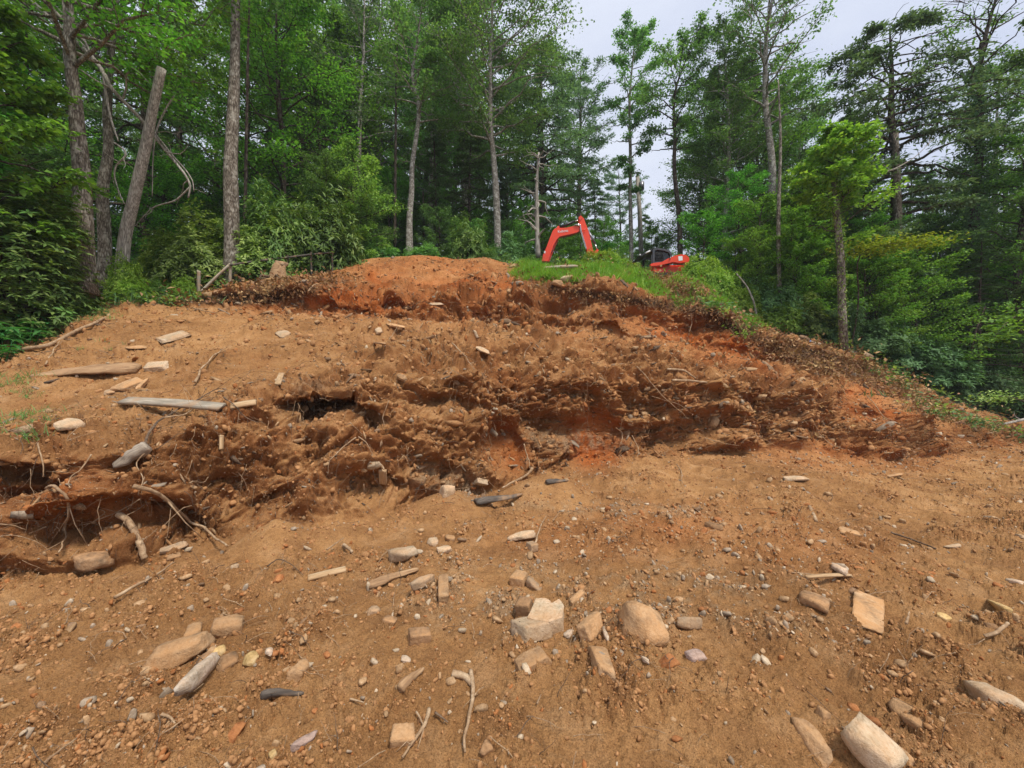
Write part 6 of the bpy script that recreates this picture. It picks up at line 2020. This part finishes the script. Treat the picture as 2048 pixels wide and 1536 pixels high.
tube_obj('slim_trunk', [(790, 500, 19), (790, 420, 19), (791, 330, 19), (792, 180, 19), (796, 20, 19)], [0.075, 0.07, 0.06, 0.05, 0.02], M['bark_dark'], 'slim bare trunk left of the crooked pale one', 'tree')
tube_obj('slim_trunk', [(847, 505, 21), (848, 440, 21), (846, 380, 21)], [0.06, 0.05, 0.04], M['bark_dark'], 'slim grey trunk right of the crooked pale one', 'tree')
tube_obj('slim_trunk', [(490, 560, 13.6), (490, 430, 13.6), (492, 320, 13.6), (496, 100, 13.6), (500, -60, 13.6)], [0.06, 0.055, 0.05, 0.04, 0.02], M['bark_dark'], 'slim trunk close behind the tall straight grey one', 'tree')
tube_obj('slim_trunk', [(1800, 700, 16.5), (1800, 600, 16.5), (1798, 480, 16.5), (1790, 250, 16.5)], [0.17, 0.15, 0.14, 0.1], M['bark_oak'], 'mossy trunk in the wood right of the lopped tree', 'tree')
tube_obj('slim_trunk', [(1560, 640, 15.6), (1558, 560, 15.6), (1556, 440, 15.6), (1562, 280, 15.6), (1556, 150, 15.6)], [0.09, 0.08, 0.07, 0.05, 0.02], M['bark_oak'], 'ivy-covered slim trunk right of the bright bushes', 'tree')

# utility pole and its wire
up_ = tag(empty('utility_pole', ray(1284, 505, 27)), 'grey utility pole with a dark transformer can behind the birch', 'utility pole')
pz = ray(1275, 352, 27) - ray(1284, 505, 27)
a = Acc(); a.add(*tube(np.array([(0, 0, -1.5), tuple(pz * 0.5), tuple(pz)]), [0.16, 0.14, 0.12], 10)); obj('pole', a.mesh('pole', M['wood_grey']), up_)
a = Acc(); a.add(*tube(np.array([tuple(pz * 0.86 + Vector((0.2, -0.1, -0.25))), tuple(pz * 0.86 + Vector((0.2, -0.1, 0.25)))]), [0.17, 0.17], 12)); obj('transformer', a.mesh('transformer', M['steel']), up_)
t = np.linspace(0, 1, 16)
p0, p1 = np.array(tuple(ray(1279, 398, 27))), np.array(tuple(ray(1020, 396, 26)))
wp = p0 + (p1 - p0) * t[:, None]; wp[:, 2] -= 0.35 * 4 * t * (1 - t)
a = Acc(); a.add(*tube(wp - p0, np.full(16, 0.018), 4)); tag(obj('overhead_wire', a.mesh('wire', M['black']), None, p0.tolist()), 'thin dark wire running left from the utility pole', 'wire')

# ------------------------------------------------------------------ fence, bucket, stake, stump
def bar(name, A_, B_, w, th, mat, parent=None, off=Vector((0, 0, 0))):
    d_ = B_ - A_
    me = plank_mesh(d_.length, w, th, mat, 3)
    o = obj(name, me, parent)
    x = d_.normalized()
    yv = Vector((0, 1, 0)); z = x.cross(yv).normalized(); y = z.cross(x)
    m = Matrix((x, y, z)).transposed().to_4x4()
    m.translation = (A_ + B_) / 2 - off
    o.matrix_local = m
    return o


fo = ray(398, 590, 11.0)
fn = tag(empty('rail_fence', fo), 'low grey wooden fence with a slanting brace behind the left slope', 'fence')
bar('post', ray(398, 600, 11.0), ray(398, 541, 11.0), 0.065, 0.065, M['board_grey'], fn, fo)
bar('post', ray(461, 585, 11.6), ray(461, 527, 11.6), 0.065, 0.065, M['board_grey'], fn, fo)
for X, Y, d in ((575, 513, 12.8), (623, 507, 13.2), (665, 503, 13.6)):
    bar('post', ray(X, Y + 45, d), ray(X, Y - 3, d), 0.05, 0.05, M['board_dark'], fn, fo)
bar('brace', ray(401, 585, 10.92), ray(458, 531, 11.5), 0.07, 0.04, M['board_grey'], fn, fo)
bar('rail', ray(461, 530, 11.55), ray(575, 515, 12.75), 0.04, 0.05, M['board_dark'], fn, fo)
bar('rail', ray(575, 515, 12.74), ray(665, 505, 13.55), 0.04, 0.05, M['board_dark'], fn, fo)

bk = tag(empty('bucket', at(200, 9.75, -0.03)), 'grey-green plastic bucket standing at the foot of the two dark trunks', 'bucket')
a = Acc()
ang = np.arange(20) / 20 * 2 * np.pi
prof = [(0.10, 0.0), (0.135, 0.26), (0.145, 0.262), (0.145, 0.285), (0.132, 0.285), (0.095, 0.02), (0.001, 0.02)]
V = np.concatenate([np.stack([r_ * np.cos(ang), r_ * np.sin(ang), np.full(20, z_)], 1) for r_, z_ in prof])
Q = np.array([(i * 20 + k, i * 20 + (k + 1) % 20, (i + 1) * 20 + (k + 1) % 20, (i + 1) * 20 + k) for i in range(len(prof) - 1) for k in range(20)])
a.add(V, Q); obj('body', a.mesh('bucket_body', M['bucket']), bk)
th_ = np.linspace(0, math.pi, 12)
a = Acc(); a.add(*tube(np.stack([0.148 * np.cos(th_), -0.10 * np.sin(th_), 0.26 - 0.09 * np.sin(th_)], 1), np.full(12, 0.004), 5)); obj('handle', a.mesh('bucket_handle', M['steel']), bk)
for o in bk.children: pass

a = Acc(); sp = hit(1621, 702)[0]
a.add(*tube(np.array([(0, 0, -0.1), (0, 0, 0.2), (0, 0.01, 0.40)]), [0.035, 0.035, 0.035], 12)); tag(obj('blue_stake', a.mesh('stake', M['blue']), None, ray(1621, 705, 13.3)), 'short bright blue stake on the rim left of the lopped tree', 'stake')

sf = ray(556, 562, 12.0)
stp = tag(empty('tree_stump', sf), 'clay-caked stump with a pale top beside the rail fence', 'stump')
a = Acc()
a.add(*tube(np.array([(0, 0, -0.25), (0, 0, 0.0), (0.02, 0, 0.22), (0.04, 0, 0.42), (0.07, 0, 0.52)]), [0.36, 0.30, 0.22, 0.18, 0.14], 16, 0.25, 5)); obj('trunk', a.mesh('stump_trunk', M['log_brown']), stp)
V, T = rock_verts((0.42, 0.36, 0.24), 12, sub=3, box=0.8, cuts=5, rough=0.15); obj('broken_top', np_mesh('stump_top', V * 0.65 + [0.10, -0.02, 0.50], T, M['stone_grey']), stp)
for k in range(6):
    an = k / 6 * 6.28
    a = Acc(); q = np.array([(0.2 * math.cos(an), 0.2 * math.sin(an) - 0.1, 0.05), (0.42 * math.cos(an), 0.42 * math.sin(an) - 0.1, 0.05), (0.6 * math.cos(an + 0.3), 0.6 * math.sin(an + .3) - 0.1, -0.12)])
    a.add(*tube(q, [0.05, 0.03, 0.012], 6)); obj('root', a.mesh('stump_root', M['root_dark']), stp)

# ------------------------------------------------------------------ machines on the crest
def poly_part(name, pts, y0, y1, mat, parent, org, d, bev=0.012):
    """side outline measured in the photo, made solid between depths y0 and y1 (metres from the root)"""
    out = []
    for X, Y in pts:
        p = ray(X, Y, d) - org
        out.append((p.x, p.z))
    bm = bmesh.new()
    vs = [bm.verts.new((x, y0, z)) for x, z in out]
    f = bm.faces.new(vs)
    r = bmesh.ops.extrude_face_region(bm, geom=[f])
    bmesh.ops.translate(bm, verts=[g for g in r['geom'] if isinstance(g, bmesh.types.BMVert)], vec=(0, y1 - y0, 0))
    bmesh.ops.recalc_face_normals(bm, faces=bm.faces)
    if bev: bmesh.ops.bevel(bm, geom=list(bm.edges), offset=bev, segments=2, affect='EDGES')
    me = bpy.data.meshes.new(name); bm.to_mesh(me); bm.free()
    me.materials.append(mat)
    return obj(name, me, parent)


def rod(name, pts, d, rad_, mat, parent, org, y=0.0, n=10, sm=0):
    q = np.array([tuple(ray(X, Y, d) - org + Vector((0, y, 0))) for X, Y in pts])
    if sm:
        t = np.linspace(0, 1, 24); s_ = np.linspace(0, 1, len(q))
        q = gauss1(np.stack([np.interp(t, s_, q[:, k]) for k in range(3)], 1), sm, 0)
    a = Acc(); a.add(*tube(q, np.full(len(q), rad_), n))
    return obj(name, a.mesh(name, mat), parent)


def box_part(name, c, s, mat, parent, bev=0.03):
    bm = bmesh.new(); bmesh.ops.create_cube(bm, size=1.0)
    for v in bm.verts: v.co = Vector((v.co.x * s[0], v.co.y * s[1], v.co.z * s[2])) + Vector(c)
    bmesh.ops.bevel(bm, geom=list(bm.edges), offset=bev, segments=2, affect='EDGES')
    me = bpy.data.meshes.new(name); bm.to_mesh(me); bm.free(); me.materials.append(mat)
    return obj(name, me, parent)


ED = 18.6
eg = ray(1092, 560, ED); eg.z = floor_z(eg.x, ED) - 0.02
ex = tag(empty('excavator', eg), 'orange-red excavator on the crest with its boom raised and arm bent down', 'excavator')
bo = poly_part('boom', [(1083, 524), (1086, 510), (1092, 497), (1099, 478), (1105, 463), (1110, 458), (1132, 457), (1150, 453), (1157, 455), (1159, 464), (1150, 468), (1132, 472), (1119, 475), (1113, 481), (1106, 494), (1096, 524)], -0.11, 0.11, M['orange'], ex, eg, ED)
poly_part('boom_far_plate', [(1099, 522), (1106, 504), (1113, 487), (1118, 478), (1114, 478), (1108, 490), (1100, 506), (1094, 520)], 0.14, 0.22, M['orange'], ex, eg, ED)
poly_part('arm', [(1156, 440), (1159, 435), (1163, 434), (1167, 438), (1170, 446), (1176, 462), (1181, 482), (1187, 508), (1186, 514), (1175, 514), (1171, 494), (1166, 476), (1160, 462), (1157, 452)], -0.09, 0.09, M['orange'], ex, eg, ED)
poly_part('arm_bracket', [(1156, 437), (1161, 433), (1164, 437), (1159, 444)], -0.13, 0.13, M['orange'], ex, eg, ED, 0.006)
poly_part('cylinder_bracket', [(1112, 460), (1114, 454), (1118, 452), (1120, 459)], -0.06, 0.06, M['orange'], ex, eg, ED, 0.006)
rod('arm_cylinder', [(1117, 455.5), (1149, 443)], ED, 0.062, M['black'], ex, eg, 0.0)
rod('arm_cylinder_rod', [(1149, 443), (1158, 439.5)], ED, 0.028, M['chrome'], ex, eg, 0.0)
rod('bucket_cylinder', [(1176, 461), (1190, 487)], ED, 0.052, M['steel'], ex, eg, 0.0)
rod('bucket_cylinder_rod', [(1190, 487), (1195, 501)], ED, 0.026, M['chrome'], ex, eg, 0.0)
poly_part('bucket_link', [(1184, 508), (1194, 499), (1197, 502), (1190, 514)], -0.10, 0.10, M['orange'], ex, eg, ED, 0.006)
rod('boom_cylinder', [(1092, 522), (1104, 500)], ED, 0.05, M['black'], ex, eg, 0.0)
for k in range(3):
    rod('hose', [(1146 + k * 2, 453.5), (1154, 450 + k), (1160, 450 + 2 * k), (1161 - k, 460 + k), (1164 - k, 472), (1169 - k * 1.3, 488), (1173 - k, 503)], ED, 0.013, M['chrome'] if k != 1 else M['black'], ex, eg, -0.135 - 0.02 * k, 6, 1.2)
rod('hose_clamp', [(1163, 464.5), (1171, 460.5)], ED, 0.018, M['orange'], ex, eg, -0.15, 6)
poly_part('warning_decal', [(1087.2, 506), (1089, 503.5), (1091, 504.2), (1089.5, 509)], -0.1165, -0.113, M['white'], ex, eg, ED, 0)
# lettering on the boom
tc = bpy.data.curves.new('lettering', 'FONT'); tc.body = 'Kubota'; tc.size = 0.165; tc.extrude = 0.002
to = bpy.data.objects.new('lettering_curve', tc); COL.objects.link(to)
bpy.context.view_layer.update()
tm = bpy.data.meshes.new_from_object(to.evaluated_get(bpy.context.evaluated_depsgraph_get()))
bpy.data.objects.remove(to)
tm.materials.clear(); tm.materials.append(M['white'])
lo = obj('lettering', tm, ex)
lp_ = ray(1115, 467.5, ED) - eg
lo.location = (lp_.x, -0.118, lp_.z); lo.rotation_euler = (math.radians(90), math.radians(-7), 0)
# house, tracks and blade, low behind the brow
fz = ray(1090, 524, ED).z - eg.z
box_part('house', (-0.55, 0.2, max(0.55, fz - 0.45)), (1.5, 1.35, 0.6), M['black'], ex, 0.12)
box_part('engine_cover', (-0.95, 0.25, max(0.9, fz - 0.15)), (0.6, 1.1, 0.36), M['black'], ex, 0.12)
for sy in (-0.55, 0.75):
    box_part('track', (-0.3, sy, 0.25), (2.1, 0.32, 0.5), M['black'], ex, 0.15)
box_part('dozer_blade', (0.85, 0.1, 0.35), (0.08, 1.5, 0.4), M['orange'], ex, 0.02)

LD = 18.8
lg = ray(1320, 560, LD); lg.z = floor_z(lg.x, LD)
ld = tag(empty('track_loader', lg), 'compact orange track loader with a dark screened cab, right of the grassy crest', 'loader')
def ring(name, outer, inner, y0, y1, mat):
    """cab side: frame with a window opening"""
    bm = bmesh.new()
    n = len(outer)
    W_ = []
    for y in (y0, y1):
        for lst in (outer, inner):
            W_.append([bm.verts.new((ray(X, Y, LD).x - lg.x, y, ray(X, Y, LD).z - lg.z)) for X, Y in lst])
    of, inf, ob, ib = W_
    for i in range(n):
        j = (i + 1) % n
        bm.faces.new((of[i], of[j], inf[j], inf[i])); bm.faces.new((ob[j], ob[i], ib[i], ib[j]))
        bm.faces.new((of[j], of[i], ob[i], ob[j])); bm.faces.new((inf[i], inf[j], ib[j], ib[i]))
    bmesh.ops.recalc_face_normals(bm, faces=bm.faces)
    me = bpy.data.meshes.new(name); bm.to_mesh(me); bm.free(); me.materials.append(mat)
    return obj(name, me, ld)


oc = [(1294, 536), (1294, 512), (1296, 507.5), (1300, 506), (1318, 508.5), (1327, 512), (1331, 517), (1332, 536)]
ic = [(1298, 533), (1298, 514), (1299.5, 511), (1302, 510), (1317, 512), (1324.5, 515), (1328, 519), (1328, 533)]
for sy in (-0.75, 0.62):
    ring('cab_frame', oc, ic, sy, sy + 0.07, M['frame_grey'])
poly_part('cab_roof', [(1296, 507.5), (1300, 505.8), (1318, 508.2), (1327, 511.8), (1327, 513), (1318, 510), (1300, 507.6)], -0.67, 0.60, M['black'], ld, lg, LD, 0.004)
poly_part('cab_rear', [(1327.5, 514), (1330.5, 518), (1331.5, 536), (1329, 536), (1328.5, 519)], -0.67, 0.60, M['black'], ld, lg, LD, 0.004)
for k in range(9):
    X = 1300 + k * 1.9
    rod('screen_bar', [(X, 511.0 + k * 0.16), (X, 533)], LD, 0.008, M['black'], ld, lg, -0.70, 4)
for k in range(7):
    rod('screen_bar', [(1298, 513.5 + k * 2.9), (1316, 514.2 + k * 2.9)], LD, 0.008, M['black'], ld, lg, -0.71, 4)
poly_part('window', [(1298, 533), (1298, 514), (1302, 511), (1317, 512.8), (1324, 516), (1327.8, 520), (1327.8, 533)], -0.66, -0.65, M['glass'], ld, lg, LD, 0)
poly_part('front_door', [(1268.5, 521), (1291, 507.5), (1295, 507.5), (1294, 511), (1272, 523)], -0.70, 0.60, M['black'], ld, lg, LD, 0.01)
rod('work_lamp', [(1280, 517), (1289, 512.5)], LD, 0.035, M['white'], ld, lg, -0.76, 8)
rod('work_lamp', [(1268.5, 520.6), (1270.5, 519.8)], LD, 0.035, M['white'], ld, lg, -0.76, 8)
poly_part('front_post', [(1291.5, 538), (1291.5, 520), (1293, 520), (1293, 538)], -0.75, -0.68, M['frame_grey'], ld, lg, LD, 0.004)
for sy in (-0.98, 0.82):
    poly_part('lift_arm', [(1286, 541), (1292, 538.5), (1308, 536.5), (1320, 530), (1333, 524.5), (1345, 522), (1354, 523), (1360, 528), (1360.5, 534), (1358, 545), (1352.5, 545), (1353, 537.5), (1342, 538.5), (1328, 537), (1312, 541.5), (1300, 544), (1287, 545)], sy, sy + 0.15, M['orange'], ld, lg, LD, 0.01)
poly_part('decal', [(1339, 526), (1347, 525.5), (1347.5, 533.5), (1340, 534.5)], -0.986, -0.984, M['white'], ld, lg, LD, 0)
rod('pivot', [(1323, 529.5), (1323.8, 529.5)], LD, 0.06, M['chrome'], ld, lg, -1.0, 10)
box_part('body', (0.25, 0, 0.75), (1.8, 1.3, 0.6), M['orange'], ld, 0.08)
for sy in (-0.9, 0.75):
    box_part('track', (0.1, sy, 0.32), (2.2, 0.34, 0.6), M['black'], ld, 0.18)


# ------------------------------------------------------------------ thin haze volume, added to lift the blacks and blue the distance
hz = bpy.data.materials.new('haze')
hz.use_nodes = True
hn = hz.node_tree.nodes
hn.clear()
ho = hn.new('ShaderNodeOutputMaterial'); hv_ = hn.new('ShaderNodeVolumePrincipled')
hv_.inputs['Color'].default_value = (0.86, 0.93, 1.0, 1)
hv_.inputs['Density'].default_value = 0.0008
hz.node_tree.links.new(hv_.outputs[0], ho.inputs['Volume'])
bm = bmesh.new(); bmesh.ops.create_cube(bm, size=1.0)
for v in bm.verts: v.co = Vector((v.co.x * 900, v.co.y * 1100 + 100, (v.co.z + 0.5) * 52 - 1.6))
me = bpy.data.meshes.new('haze'); bm.to_mesh(me); bm.free(); me.materials.append(hz)
tag(obj('haze', me), kind='stuff')

# like things that still share a wording are told apart by their order from left to right
ORD = ['leftmost', 'second from the left', 'third from the left', 'fourth from the left', 'fifth from the left', 'sixth from the left', 'seventh from the left', 'eighth from the left', 'ninth from the left',
       'tenth from the left', 'eleventh from the left', 'twelfth from the left', 'thirteenth from the left', 'fourteenth from the left']
by = {}
for q in COL.objects:
    if q.parent is None and q.get('group') and q.get('label'): by.setdefault(q['label'], []).append(q)
for lb_, qs in by.items():
    if 1 < len(qs) <= 14 and 'small' not in lb_:
        for r_, q in zip(ORD, sorted(qs, key=lambda q: q.location.x / max(q.location.y, 0.1))):
            q['label'] = r_ + ' ' + lb_
